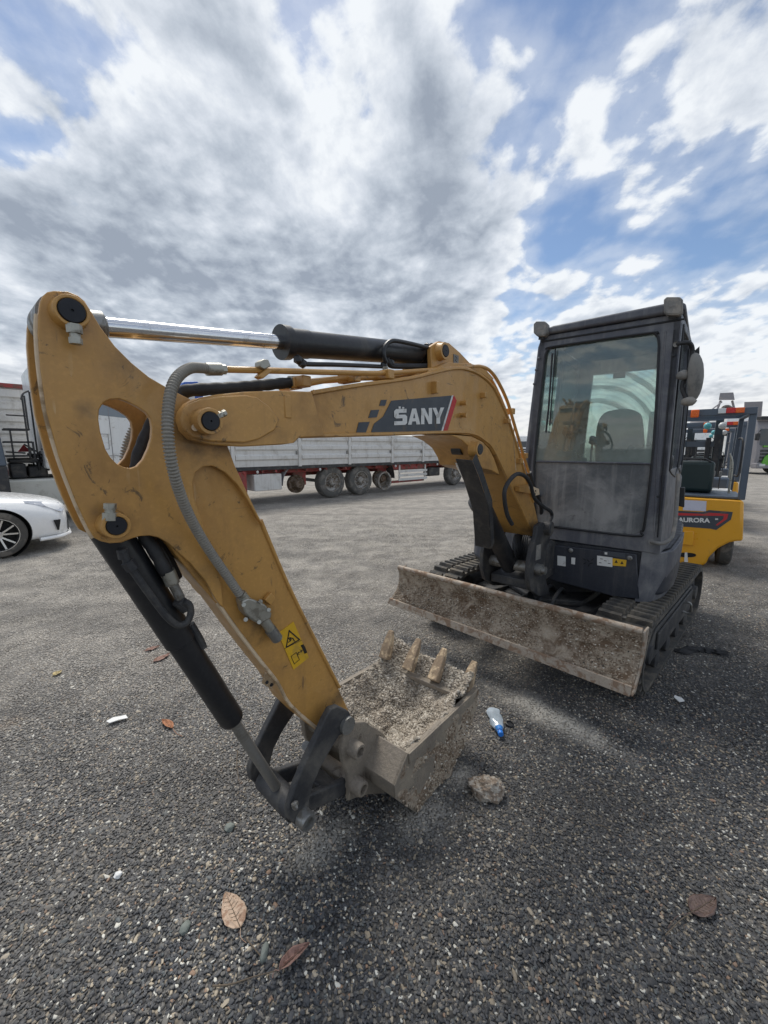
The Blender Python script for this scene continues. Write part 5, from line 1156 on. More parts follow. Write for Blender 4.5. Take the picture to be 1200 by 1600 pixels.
cc = MIX(nt, MR(nt, NOISE(nt, posn, 5, 4), .4, .7, 0, .5), cc, (0.26, 0.21, 0.16)); L(nt, cc, b_.inputs['Base Color']); b_.inputs['Roughness'].default_value = .9
lo = FK.pt(a.x, 0, 0)
MB().add(vs, fs).build('crushed_concrete_bed', mud, None, origin=lo, kind='stuff')
s1_ = scatter('crushed_concrete', vs, fs, de, 24000, .0105, rub, 9, flat=.85, org=lo)
for o in (s1_, bpy.data.objects['crushed_concrete_bed']):
    o['kind'] = 'stuff'; o['category'] = 'rubble'; o['label'] = 'pale crushed concrete filling the excavator bucket'

# ------------------------------------------------------------------ wheels used by the trailer, the trucks and the forklifts
def wheel(t, f, s, w, z, r, width, parent, tmat=tyre, rmat=rimgrey, hub=True, dual=False, lugs=10, rimr=.56, side=-1, name='wheel'):
    """axis along f.n; side -1: the outer face looks to -n"""
    k = side
    c = f.pt(s, w, z); ax = f.n * k
    prof = [(-width, rimr * r), (-width + .01, .9 * r), (-width + .04, r), (-.05, r), (-.015, .95 * r), (0, .86 * r), (.004, .70 * r), (-.006, (rimr + .03) * r), (-.02, rimr * r)]
    wh = t.part(MB().lathe(c, ax, prof, 40, False), name, tmat, parent)
    rp = [(-width * .8, rimr * r), (-.018, (rimr + .02) * r), (.0, (rimr + .01) * r), (.0, (rimr - .03) * r), (-.06, (rimr - .07) * r), (-.10, .40 * r), (-.10, .24 * r), (-.02, .22 * r), (0.01, .16 * r), (.012, .05 * r)]
    rm = t.part(MB().lathe(c, ax, rp, 32), 'rim', rmat, wh)
    if hub:
        mb = MB()
        for i in range(lugs):
            a = 2 * math.pi * i / lugs; p = c + ax * -.10 + (f.u * math.cos(a) + Vector((0, 0, math.sin(a)))) * .32 * r
            mb.tube([p, p + ax * .035], .018 * r / .5, 6)
        t.part(mb, 'wheel_nuts', rustrim, wh)
    return wh

# ------------------------------------------------------------------ tipper semi-trailer behind the boom
tA = on_z(520, 778); tB = on_z(712, 758)
FTR = Fr(tA.x, tA.y, math.degrees(math.atan2(tB.y - tA.y, tB.x - tA.x)))       # heading away to the right; n points away from the camera
TR = Thing('tipper_semitrailer', 'long semitrailer with dusty white ribbed side panels on a faded red chassis', 'trailer', FTR.pt(1.5, 1.2, 0))
tr = TR.o
def tp(x, y, w=0.0): return FTR.sz(x, y, w)
Z0, Z1 = 1.08, 2.02
cuts = [tp(x, 700)[0] for x in (362, 467, 545, 612, 660)] + [tp(711, 700)[0], tp(711, 700)[0] + 2.2]
cuts = [tp(306, 700)[0]] + cuts
for i in range(len(cuts) - 1):
    a, b_ = cuts[i] + .07, cuts[i + 1] - .07
    pr = []; zz_ = Z0; 
    prof2 = [(0, Z0), (0, Z0 + .04), (.0, Z0 + .16), (-.045, Z0 + .20), (-.045, Z0 + .29), (0, Z0 + .34), (0, Z0 + .43), (-.045, Z0 + .47), (-.045, Z0 + .56), (0, Z0 + .61), (0, Z0 + .70), (-.045, Z0 + .74), (-.045, Z0 + .83), (0, Z0 + .87), (0, Z1), (.05, Z1), (.05, Z0)]
    panel = TR.part(MB().prism([FTR.pt(a, w - .02, z) for w, z in prof2], FTR.u * (b_ - a)), 'side_panel', white_dull)
    TR.part(MB().fbox(FTR, cuts[i + 1] - .05, cuts[i + 1] + .05, -.07, .05, Z0 - .03, Z1 + .03), 'side_post', white_dull, bevel=.01)
    TR.part(MB().cyl(FTR.pt(cuts[i + 1] - .11, -.05, Z0 + .32), FTR.pt(cuts[i + 1] - .11, -.05, Z0 + .42), .025, seg=8), 'hinge', steel)
s_a, s_b = cuts[0], cuts[-1]
TR.part(MB().fbox(FTR, s_a, s_b, -.02, .05, Z0 - .10, Z0 - .005), 'floor_rail', blackdust)
TR.part(MB().fbox(FTR, s_a, s_b, .1, 2.35, Z0 - .08, Z0 + .0), 'floor', greyt)
TR.part(MB().fbox(FTR, s_a, s_b, 2.40, 2.46, Z0, Z1), 'far_side_panel', white_dull)
TR.part(MB().fbox(FTR, s_a, s_a + .08, 0.05, 2.40, Z0, Z1 + .9), 'front_bulkhead', white_dull)
TR.part(MB().fbox(FTR, s_b - .06, s_b, 0.05, 2.40, Z0, Z1), 'tail_panel', white_dull)
for w in (.75, 1.55): TR.part(MB().fbox(FTR, s_a, s_b, w, w + .12, .72, Z0 - .10), 'chassis_beam', redp)
TR.part(MB().fbox(FTR, s_a, s_b, .25, .30, .86, Z0 - .10), 'edge_beam', redp)
for k_ in range(18):
    s = s_a + .3 + (s_b - s_a - .5) * k_ / 17; TR.part(MB().fbox(FTR, s, s + .07, .06, 2.3, .90, Z0 - .10), 'cross_member', redp)
def tw(px, w=.05, r=.50): return tp(px, 740, w)[0]
for px in (520, 565):
    s = tw(px); wheel(TR, FTR, s, .05, .5, .5, .34, tr, tyre_side, rimgrey, rimr=.60)
    TR.part(MB().fbox(FTR, s - .05, s + .05, .35, 2.0, .45, .55), 'axle', blackdust)
for px in (565 + 36, 470):
    s = tw(px)
    TR.part(MB().lathe(FTR.pt(s, .42, .5), -FTR.n, [(0, .28), (.12, .28), (.14, .20), (.20, .18), (.25, .13), (.30, .12), (.31, .05)], 28), 'brake_hub', rustrim)
    TR.part(MB().fbox(FTR, s - .08, s + .35, .34, .44, .45, .95), 'hub_carrier', redp)
s = tw(601)
TR.part(MB().lathe(FTR.pt(s, .30, .42), -FTR.n, [(0, .27), (0, .29), (.24, .30), (.25, .33), (.27, .33), (.27, .27), (.05, .25), (.03, .1)], 32), 'bare_rim', rimgrey)
s = tw(712); wheel(TR, FTR, s, .05, .5, .5, .32, tr, tyre_side, rimgrey, rimr=.60)
s2 = s + 1.35; wheel(TR, FTR, s2, .05, .5, .5, .32, tr, tyre_side, rimgrey, rimr=.60)
for px, r_ in ((447, .58), (610, .60)):
    s = tw(px, 0.0); arc = [FTR.pt(s + r_ * math.cos(a) * .8 + (.35 if px < 500 else -.0), -.0, .52 + r_ * math.sin(a)) for a in [R(90 + 10 * k_) for k_ in range(10)]] if px < 500 else [FTR.pt(s + r_ * math.cos(a) * .7 - .2, 0, .50 + r_ * math.sin(a)) for a in [R(100 - 11 * k_) for k_ in range(10)]]
    mb = MB()
    for p, q_ in zip(arc, arc[1:]): mb.add([p, q_, q_ + FTR.n * .4, p + FTR.n * .4, p - Vector((0, 0, .02)), q_ - Vector((0, 0, .02)), q_ + FTR.n * .4 - Vector((0, 0, .02)), p + FTR.n * .4 - Vector((0, 0, .02))], [(0, 1, 2, 3), (4, 7, 6, 5), (0, 4, 5, 1), (3, 2, 6, 7)])
    TR.part(mb, 'mudguard', greyt if px < 500 else blackdust)
b0, b1 = tp(397, 740)[0], tp(440, 740)[0]
TR.part(MB().fbox(FTR, b0, b1, 0.0, .55, .40, .86), 'toolbox', white_dull, bevel=.02)
TR.part(MB().fbox(FTR, tp(372, 740)[0], tp(385, 740)[0], .0, .3, .35, .95), 'landing_leg', redp)
r0, r1 = tp(624, 740)[0], tp(668, 740)[0]
for z in (.72, .57, .42): TR.part(MB().fbox(FTR, r0, r1, .02, .05, z - .045, z + .045), 'guard_rail', white_dull)
for s in (r0 + .05, r1 - .1): TR.part(MB().fbox(FTR, s, s + .05, .05, .09, .36, .95), 'guard_post', white_dull)
TR.part(MB().fbox(FTR, r0 - .3, r1 + .05, .10, .14, .80, .98), 'red_side_beam', redp)
TR.part(MB().fbox(FTR, r0 - .3, r1 - .1, .10, .2, .30, .38), 'red_lower_beam', redp)
TR.part(MB().fbox(FTR, tp(675, 745)[0], tp(692, 745)[0], .15, .5, .45, .80), 'air_tank', blackdust, bevel=.05)
for k_, px in enumerate((380, 402, 431, 500, 540, 618, 640, 683)):
    c = FTR.pt(tp(px, 730)[0], -.01, .93); TR.part(MB().blob(c, (.04, .04, .05), 1, .2), 'side_lamp', white_dull if k_ % 2 else redp)

# blue tarpaulin rolled over the headboard, seen between arm and cylinder
fb_ = Fr(FTR.o.x, FTR.o.y, math.degrees(math.atan2(FTR.u.y, FTR.u.x)))
p0 = FTR.hit(283, 604, .4); p1 = FTR.hit(317, 604, .4)
mb = MB(); 
mb.prism([p0 + Vector((0, 0, -.9)), p0, p0 + (p1 - p0) * .15 + Vector((0, 0, .12)), p0 + (p1 - p0) * .8 + Vector((0, 0, .13)), p1 + Vector((0, 0, -.05)), p1 + Vector((0, 0, -.9))], FTR.n * 1.9)
single(mb, 'tarpaulin_bundle', bluet, 'bright blue tarpaulin bundle stacked on the trailer beyond the arm', 'tarpaulin', ((p0 + p1) / 2 + Vector((0, 0, -.9))), bevel=.04)
sup = MB().prism([p0 + Vector((0, 0, -.9)), p1 + Vector((0, 0, -.9)), Vector((p1.x, p1.y, Z1)), Vector((p0.x, p0.y, Z1))], FTR.n * 1.9)
TR.part(sup, 'load_frame', white_dull)

# ------------------------------------------------------------------ white car, front right corner in view
wc = on_z(3, 873)
FCa = Fr(wc.x, wc.y, 50.0)                        # heading of the car; camera looks at its right side (w negative = camera side)
CAR = Thing('white_car', 'glossy white saloon car with silver multi spoke wheels beside the arm', 'car', FCa.pt(-1.4, .9, 0))
def half(s):
    """half width, sill z, belt z, top z, for station s (front axle at 0)"""
    t_ = lambda x0, x1: max(0, min(1, (s - x0) / (x1 - x0)))
    return t_
ST = [ # s, half width, bottom z, waist z, hood/roof z, roof half width
 (0.93, .30, .30, .50, .62, .26), (0.90, .52, .20, .50, .68, .46), (0.82, .72, .17, .52, .735, .60), (0.66, .84, .17, .56, .78, .68), (0.42, .905, .17, .62, .84, .72), (0.0, .93, .17, .70, .90, .74),
 (-0.45, .93, .17, .78, .955, .74), (-0.85, .93, .17, .86, 1.00, .72), (-1.25, .93, .17, .90, 1.24, .66), (-1.65, .93, .17, .92, 1.41, .62), (-2.2, .93, .17, .93, 1.46, .60), (-2.8, .93, .17, .94, 1.42, .60), (-3.2, .92, .17, .95, 1.26, .62), (-3.55, .90, .2, .96, 1.06, .66), (-3.85, .85, .25, .92, 1.0, .66), (-4.0, .74, .3, .80, .92, .58)]
vs = []; K = 0
for (s, hw, zb_, zw, zt2, rw2) in ST:
    sec = [(0, zb_), (hw * .88, zb_), (hw * .97, zb_ + .05), (hw, zb_ + .20), (hw * 1.0, (zb_ + zw) / 2 + .06), (hw * .985, zw), (hw * .93 if zt2 - zw < .3 else hw * .90, zw + (zt2 - zw) * .30 if zt2 - zw < .3 else zw + .05), (rw2 * 1.04, zw + (zt2 - zw) * .80), (rw2 * .8, zt2 - .01), (rw2 * .4, zt2 + .012), (0, zt2 + .015)]
    full = [(-a, z) for a, z in sec] + [(a, z) for a, z in reversed(sec[1:-1])]
    K = len(full); vs += [FCa.pt(s, .93 + a, z) for a, z in full]
fs = [(i * K + j, i * K + (j + 1) % K, (i + 1) * K + (j + 1) % K, (i + 1) * K + j) for i in range(len(ST) - 1) for j in range(K)]
fs += [tuple(range(K)), tuple(reversed(range((len(ST) - 1) * K, len(ST) * K)))]
cb = CAR.part(MB().add(vs, fs), 'body', white_p, sharp=70)
sb_ = cb.modifiers.new('s', 'SUBSURF'); sb_.levels = 2; sb_.render_levels = 2
dg = bpy.context.evaluated_depsgraph_get(); me_ = bpy.data.meshes.new_from_object(cb.evaluated_get(dg)); cb.modifiers.clear(); cb.data = me_
for s in (0.0, -2.82):
    boolcut(cb, MB().cyl(FCa.pt(s, -.2, .335), FCa.pt(s, .28, .335), .385, seg=40)); boolcut(cb, MB().cyl(FCa.pt(s, 1.6, .335), FCa.pt(s, 2.1, .335), .385, seg=40))
cb.data.polygons.foreach_set('use_smooth', [True] * len(cb.data.polygons)); cb.data.set_sharp_from_angle(angle=R(40))
for s in (0.0, -2.82):
    CAR.part(MB().lathe(FCa.pt(s, .285, .335), -FCa.n, [(0, .3), (0, .384), (.20, .384), (.20, .378), (.01, .372), (.01, .0)], 32), 'wheel_arch_liner', darkin)
    for k, w in ((-1, .03), (1, 1.83)):
        c = FCa.pt(s, w, .335); ax = FCa.n * k; r = .335
        wh = CAR.part(MB().lathe(c, ax, [(-.21, .7 * r), (-.2, .95 * r), (-.17, r), (-.03, r), (-.005, .95 * r), (0, .86 * r), (-.004, .74 * r), (-.02, .71 * r)], 44, False), 'wheel', tyre)
        CAR.part(MB().lathe(c, ax, [(-.13, .70 * r), (-.012, .72 * r), (-.006, .70 * r), (-.012, .67 * r), (-.10, .62 * r), (-.11, .1 * r)], 36), 'rim', darkin, wh)
        mb = MB()
        for q_ in range(10):
            a = 2 * math.pi * (q_ // 2) / 5 + (.17 if q_ % 2 else -.17) + .3; a2 = 2 * math.pi * (q_ // 2) / 5 + (.30 if q_ % 2 else -.30) + .3
            D1 = FCa.u * math.cos(a) + Vector((0, 0, math.sin(a))); D2 = FCa.u * math.cos(a2) + Vector((0, 0, math.sin(a2))); T1 = FCa.u * -math.sin(a) + Vector((0, 0, math.cos(a)))
            mb.prism([c + D1 * .05 - T1 * .012 + ax * -.035, c + D2 * .71 * r - T1 * .011 + ax * -.012, c + D2 * .71 * r + T1 * .011 + ax * -.012, c + D1 * .05 + T1 * .012 + ax * -.035], ax * -.02)
        mb.lathe(c + ax * -.05, ax, [(0, .055), (.018, .055), (.022, .03)], 20)
        CAR.part(mb, 'spokes', alloy, wh)
        CAR.part(MB().lathe(c, ax, [(-.012, .725 * r), (-.002, .725 * r), (-.002, .70 * r), (-.012, .695 * r)], 36, False), 'rim_lip', alloy, wh)
# headlight, bumper vent, splitter
hl = [(.86, .60), (.80, .71), (.55, .765), (.34, .80), (.36, .765), (.58, .69), (.74, .60), (.80, .575)]
def on_car(s, z, out=0.006):
    # the side surface of the body at that station
    ks = sorted(ST, key=lambda q: q[0]); hw = ks[0][1]
    for a_, b2 in zip(ks, ks[1:]):
        if a_[0] <= s <= b2[0]: f_ = (s - a_[0]) / (b2[0] - a_[0]); hw = a_[1] + (b2[1] - a_[1]) * f_; zw = a_[3] + (b2[3] - a_[3]) * f_; zt2 = a_[4] + (b2[4] - a_[4]) * f_
    if z > zw: hw *= 1 - .30 * ((z - zw) / max(.05, zt2 - zw)) ** 1.5
    return FCa.pt(s, .93 - hw - out, z)
hlm = mat('headlight_glass', (0.55, 0.57, 0.62), 0.08, 0.3, 0.2, coat=1.0, dirt=(0.25, 0.26, 0.30), damt=.4, dscale=22)
mb = MB(); q_ = [on_car(s, z, .004) for s, z in hl]; q2 = [on_car(s, z, -.05) for s, z in hl]; n = len(hl)
mb.v = q_ + q2; mb.f = [tuple(range(n)), tuple(reversed(range(n, 2 * n)))] + [(i, (i + 1) % n, n + (i + 1) % n, n + i) for i in range(n)]
CAR.part(mb, 'headlight', hlm, bevel=.004)
mb = MB(); vt = [(.72, .30), (.76, .46), (.66, .47), (.70, .30)]; q_ = [on_car(s, z, .012) for s, z in vt]; mb.add(q_ + [p + FCa.n * .05 for p in q_], [(0, 1, 2, 3), (4, 7, 6, 5), (0, 4, 5, 1), (1, 5, 6, 2), (2, 6, 7, 3), (3, 7, 4, 0)])
CAR.part(mb, 'bumper_vent', darkin)
sp_ = [on_car(s, .20, .01) for s in (.46, .6, .75, .86, .9)] 
CAR.part(MB().tube(smooth_path(sp_ + [FCa.pt(.95, .7, .2), FCa.pt(.96, .93, .2)], 4), .028, 8), 'front_lip', white_p)
CAR.part(MB().prism([on_car(s, z, .003) for s, z in ((.90, .24), (.93, .34), (.90, .42), (.88, .30))], FCa.n * .12), 'grille_corner', darkin)
CAR.part(MB().fbox(FCa, .86, .925, .55, 1.3, .26, .46), 'grille', darkin)
for s0_, s1__, z0_, z1_ in ((-1.15, -2.1, .98, 1.32), (-2.16, -3.0, .98, 1.33)):
    CAR.part(MB().prism([FCa.pt(s, .93 - .93 * .9 - .0 + (z - .98) * .55, z) for s, z in ((s0_ + (0.15 if s0_ > -1.2 else 0), z0_), (s1__, z0_), (s1__, z1_), (s0_ - (.35 if s0_ > -1.2 else 0), z1_))], FCa.n * .01), 'side_window', carglass)

# ------------------------------------------------------------------ white truck behind the car and the arm
oT = on_z(112, 812); FW = Fr(oT.x, oT.y, 46.0)
WT = Thing('white_truck', 'large white truck cab standing behind the excavator arm, black catwalk at its rear', 'truck', FW.pt(1.0, 1.2, 0))
f0 = FW.sz(61, 650, 0)[0]; f1 = FW.sz(262, 690, 0)[0]; zt3 = FW.sz(44, 561, 0)[1]
cabp = [(f0, 1.15), (f0, zt3), (f0 + .3, zt3 + .05), (f1 - .9, zt3 + .02), (f1 - .35, 2.55), (f1 - .05, 1.9), (f1, 1.2), (f1, .55), (f1 - .25, .45), (f1 - .3, .95), (f1 - .9, 1.15), (f1 - 1.5, .95)]
WT.part(MB().prism([FW.pt(s, 0, z) for s, z in cabp], FW.n * 2.4), 'truck_cab', white_truck, bevel=.05)
wn = [FW.sz(x, y, 0) for x, y in ((152, 646), (152, 622), (215, 626), (224, 652), (200, 652))]
wq = FW.sz(153, 648, 0); wr = FW.sz(232, 664, 0)
WT.part(MB().prism([FW.pt(s, -.004, z) for s, z in ((wq[0] - .1, wq[1]), (wq[0] - .1, wq[1] + .55), (wr[0] - .35, wq[1] + .55), (wr[0], wq[1] - .08))], FW.n * .03), 'side_window', mat('sky_reflecting_glass', (.16, .2, .24), .08, 0, .05, coat=.6))
dl = FW.sz(171, 660, 0)
WT.part(MB().tube([FW.pt(dl[0], -.002, 1.2), FW.pt(dl[0], -.002, zt3 - .25)], .008, 6), 'door_gap', greyt)
WT.part(MB().tube([FW.pt(wr[0] + .05, -.002, 1.2), FW.pt(wr[0] + .05, -.002, 2.3)], .008, 6), 'door_gap', greyt)
hq = FW.sz(164, 690, 0)
WT.part(MB().tube(smooth_path([FW.pt(hq[0] + x, -.004, hq[1] + z) for x, z in ((-.09, .17), (.06, .17), (.07, .14), (.07, -.14), (.05, -.17), (-.09, -.17))], 3), .006, 5), 'flap_outline', greyt)
WT.part(MB().tube([FW.pt(f0 + .1, -.004, FW.sz(178, 712, 0)[1]), FW.pt(f1 - .1, -.004, FW.sz(178, 712, 0)[1])], .006, 5), 'panel_seam', greyt)
g0 = FW.sz(-20, 750, 0); g1 = FW.sz(92, 747, 0); gb = FW.sz(92, 800, 0)
gA = f0 - 3.2
WT.part(MB().prism([FW.pt(s, -.02, z) for s, z in ((gA, g1[1] - .02), (g1[0], g1[1]), (g1[0] + .18, g1[1] - .25), (g1[0] + .25, .35), (gA, .35))], FW.n * .5), 'side_fairing', mat('cream_white_paint', (.62, .61, .55), .45, dirt=(.42, .40, .34), damt=.3), bevel=.04)
WT.part(MB().fbox(FW, gA - .4, f0, .1, 2.2, g1[1] - .12, g1[1] - .03), 'catwalk', blackdust)
WT.part(MB().fbox(FW, gA - .4, f1 - .4, .6, 1.8, .5, .95), 'chassis', blackdust)
for s in (g1[0] + .75, gA - .2): wheel(WT, FW, s, .12, .5, .5, .35, WT.o, tyre_side, rimgrey)
rnd = random.Random(3)
for k_ in range(16):
    c = FW.hit(rnd.uniform(50, 72), rnd.uniform(700, 742), rnd.uniform(.3, .9)); d = Vector((rnd.uniform(-.2, .2), rnd.uniform(-.2, .2), rnd.uniform(-.3, .3)))
    WT.part(MB().tube(smooth_path([c - d, c + Vector((rnd.uniform(-.1, .1), 0, rnd.uniform(-.1, .15))), c + d], 6), rnd.uniform(.012, .03), 6), 'air_hose', rubber)
for (x0, x1, y0, y1, w0, w1) in ((14, 60, 716, 724, .3, .9), (18, 40, 724, 748, .3, 1.0), (46, 74, 728, 746, .4, 1.0)):
    a = FW.sz(x0, y1, w0); b_ = FW.sz(x1, y0, w0); WT.part(MB().fbox(FW, a[0], b_[0], w0, w1, a[1], b_[1]), 'engine_block', blackdust, bevel=.03)
c = FW.hit(28, 706, .8); WT.part(MB().prism([c, c + FW.u * .22, c + FW.u * .11 + Vector((0, 0, .16))], FW.n * .05), 'warning_triangle', redst)
# black steel rack on the catwalk
RK = Thing('black_steel_rack', 'tall black steel rack with shelves on the truck catwalk', 'rack', FW.hit(28, 718, .2))
q0, q1, q2 = FW.hit(47, 716, .2), FW.hit(10, 716, .2), FW.hit(47, 716, .75)
def rp(x, y, w): return FW.hit(x, y, w)
for (xa, ya, xb, yb, w, nm) in ((33, 622, 50, 716, .2, 0), (44, 612, 52, 716, .45, 0), (50, 690, 50, 716, .2, 0), (14, 672, 18, 716, .2, 0), (36, 618, 41, 672, .2, 0)):
    a, b_ = rp(xa, ya, w), rp(xb, yb, w); b_ = Vector((a.x, a.y, b_.z)); RK.part(MB().box(a, FW.u * .03, FW.n * .03, b_ - a), 'upright', blackdust)
for (x0, x1, y, w0, w1) in ((6, 47, 672, .2, .8), (6, 50, 692, .2, .7), (10, 48, 714, .2, .8)):
    a, b_ = rp(x0, y, w0), rp(x1, y, w0); z = (a.z + b_.z) / 2; RK.part(MB().box(Vector((a.x, a.y, z)), (b_ - a) * 1.0 - Vector((0, 0, (b_ - a).z)), FW.n * (w1 - w0), Vector((0, 0, .035))), 'shelf', blackdust)
RK.part(MB().tube(smooth_path([rp(33, 624, .2), rp(36, 615, .3), rp(44, 611, .45)], 4), .018, 8), 'top_rail', blackdust)
for y in (648, 706): RK.part(MB().tube([rp(9, y, .2), rp(40, y + 2, .2)], .016, 6), 'rail', blackdust)
# second trailer far left behind the rack
aL = FW.hit(-60, 700, 3.2); FL = Fr(aL.x, aL.y, 46.0)
T2 = Thing('box_trailer', 'grey white ribbed trailer side with a red top rail at the far left', 'trailer', FL.pt(1, 1, 0))
t0, t1 = -3.0, FL.sz(58, 640, 0)[0]; zt4 = FL.sz(20, 603, 0)[1]; zb4 = 1.0
nb = 7
for k_ in range(nb):
    za = zb4 + (zt4 - zb4) * k_ / nb; zc_ = zb4 + (zt4 - zb4) * (k_ + 1) / nb
    T2.part(MB().prism([FL.pt(t0, w, z) for w, z in ((0, za + .03), (0, za + (zc_ - za) * .72), (.05, za + (zc_ - za) * .8), (.05, zc_ + .03), (.12, zc_ + .03), (.12, za + .03))], FL.u * (t1 - t0)), 'side_board', white_dull)
T2.part(MB().fbox(FL, t0, t1, -.05, .1, zt4 - .05, zt4 + .05), 'top_rail', redp)
T2.part(MB().fbox(FL, t0, t1, .14, 2.3, zb4 - .2, zb4), 'bed', redp)
T2.part(MB().fbox(FL, t1 - .06, t1, -.03, .1, zb4, zt4), 'corner_post', white_dull)
for s in (t0 + 1, t0 + 2.3): wheel(T2, FL, s, .05, .5, .5, .34, T2.o, tyre_side, rimgrey)
# blue grey machine cabin at the very edge
aG = FW.hit(14, 745, -.5); FG = Fr(aG.x, aG.y, 46.0)
BG = Thing('blue_grey_cabin', 'blue grey machine cabin with glass cut off by the left edge', 'cabin', FG.pt(-.5, .5, 0))
zg = FG.sz(1, 606, 0)[1]; zg0 = FG.sz(10, 728, 0)[1]
BG.part(MB().fbox(FG, -1.4, 0, 0, 1.3, .25, zg0), 'base', blackdust, bevel=.03)
BG.part(MB().prism([FG.pt(s, 0, z) for s, z in ((-1.4, zg0), (0.0, zg0), (-.10, zg), (-1.3, zg))], FG.n * 1.3, [[FG.pt(s, 0, z) for s, z in ((-1.2, zg0 + .2), (-.24, zg0 + .2), (-.32, zg - .15), (-1.2, zg - .15))]]), 'cabin_shell', bluegrey, bevel=.02)
BG.part(MB().prism([FG.pt(s, .02, z) for s, z in ((-1.2, zg0 + .2), (-.24, zg0 + .2), (-.32, zg - .15), (-1.2, zg - .15))], FG.n * .02), 'side_window', carglass)
for z in (zg0 + .45, zg0 + .8): BG.part(MB().fbox(FG, -.2, -.12, -.02, 0, z, z + .06), 'hinge', white_truck)

# ------------------------------------------------------------------ forklifts in a row
fo = on_z(1150, 893); FF = Fr(fo.x, fo.y, 53.0)     # heading away from the camera; origin below the right rear corner; w positive to the left
def forklift(label):
    T = Thing('forklift', label, 'forklift', FF.pt(.9, .5, 0), 'forklifts parked in a row')
    H = lambda x, y, s=0.0: FF.wz(x, y, s)
    wR = H(1163, 790)[0]
    zt_f = H(1160, 782)[1]; zb_f = H(1100, 884)[1]
    Wd = 1.12
    # counterweight with wheel arches; drawn on the right half, mirrored to the left
    rt = [H(1163, 783), H(1162, 820), H(1161, 846), H(1152, 846), H(1140, 848), H(1122, 857), H(1108, 871), H(1103, 882), H(1094, 885)]
    ctr = wR + Wd / 2
    lt = [(2 * ctr - w, z) for w, z in reversed(rt)]
    out = rt + lt
    cw = T.part(MB().prism([FF.pt(0, w, z) for w, z in out], FF.u * .55), 'counterweight', yellowf, bevel=.035, seg=4)
    T.part(MB().fbox(FF, .5, 1.75, wR + .10, wR + Wd - .10, .28, zt_f - .02), 'body', yellowf, bevel=.03)
    T.part(MB().fbox(FF, .55, 1.3, wR + .02, wR + Wd - .02, zt_f - .25, zt_f + .0), 'side_cover', yellowf, bevel=.03)
    T.part(MB().fbox(FF, .08, .9, wR + .02, wR + Wd - .02, zt_f + .0, zt_f + .035), 'top_plate', bluegrey, bevel=.01)
    hh = lambda x, y: FF.hits(x, y, 0.0)
    def st(pts, m_, nm, lift=.002): return T.part(MB().prism([hh(x, y) - FF.u * lift for x, y in pts], FF.u * -.0015), nm, m_)
    st([(1030, 797), (1060, 798), (1098, 800), (1108, 797), (1145, 800), (1142, 812), (1119, 828), (1110, 826), (1030, 820)], greyst, 'name_panel')
    st([(1030, 800), (1100, 803), (1108, 801), (1138, 803), (1136, 811), (1121, 821), (1118, 820.5), (1130, 811), (1131, 806), (1030, 805)], redst, 'red_stripe', .004)
    text_on(T, cw, 'AURORA', lambda x, y: hh(x, y), (1059, 815.5), (1109.5, 817), 7.2, whitest, lift=.006, embolden=.045)
    st([(1117.5, 810), (1122, 810), (1122, 812.2), (1117.5, 812.2)], whitest, 'badge', .004)
    st([(1068, 781), (1104, 783), (1103, 799), (1067, 797)], mat('pale_film', (.62, .62, .72), .3), 'plastic_film')
    T.part(MB().prism([hh(x, y) - FF.u * .001 for x, y in ((1068, 829), (1084, 830), (1083, 852), (1066, 850))], FF.u * -.03), 'tow_boss', yellowf, cw, bevel=.008)
    T.part(MB().prism([hh(x, y) - FF.u * .002 for x, y in round_poly([Vector((1057, 863, 0)), (1088, 864, 0), (1087, 870, 0), (1058, 869, 0)], 2) for x, y in [(x, y)]] if False else [hh(v.x, v.y) - FF.u * .002 for v in round_poly([Vector((1057, 863, 0)), Vector((1088, 864, 0)), Vector((1087, 871, 0)), Vector((1058, 870, 0))], 2)], FF.u * -.004), 'tow_slot', darkin, cw)
    st([(1070, 863), (1074, 863), (1075, 878), (1069, 878)], whitest, 'tow_tag', .008)
    for w in (wR + .03, wR + Wd - .03):
        k = 1 if w > ctr else -1
        wheel(T, FF, .36, w, .22, .22, .17, T.o, tyre, yellowf, side=k, rimr=.5, name='wheel')
        wheel(T, FF, 1.65, w, .26, .26, .20, T.o, tyre, yellowf, side=k, rimr=.5, name='wheel')
    T.part(MB().cyl(FF.pt(.36, wR + .2, .22), FF.pt(.36, wR + Wd - .2, .22), .04), 'steer_axle', blackdust)
    # overhead guard
    zg1 = H(1172, 641, .1)[1]
    for w, k in ((wR + .03, 1), (wR + Wd - .03, -1)):
        T.part(MB().prism([FF.pt(s, w - .035, z) for s, z in ((.12, zt_f), (.22, zt_f), (.34, zg1), (.24, zg1))] if False else [FF.pt(s, w - .035, z) for s, z in ((.06, zt_f), (.16, zt_f), (.18, zg1), (.08, zg1))], FF.n * .07), 'guard_post', bluegrey, bevel=.008)
        T.part(MB().prism([FF.pt(s, w - .03, z) for s, z in ((1.85, .6), (1.93, .6), (1.55, zg1), (1.46, zg1))], FF.n * .06), 'front_post', bluegrey, bevel=.008)
        T.part(MB().prism([FF.pt(s, w - .03, z) for s, z in ((.06, zg1 - .05), (.06, zg1 + .03), (1.55, zg1 + .04), (1.55, zg1 - .04))], FF.n * .06), 'roof_rail', bluegrey, bevel=.008)
    T.part(MB().fbox(FF, .05, .12, wR + .0, wR + Wd, zg1 - .05, zg1 + .035), 'roof_bar', bluegrey, bevel=.006)
    for k_ in range(7):
        s = .28 + k_ * .2; T.part(MB().fbox(FF, s, s + .035, wR + .05, wR + Wd - .05, zg1 - .02, zg1 + .02), 'roof_bar', bluegrey)
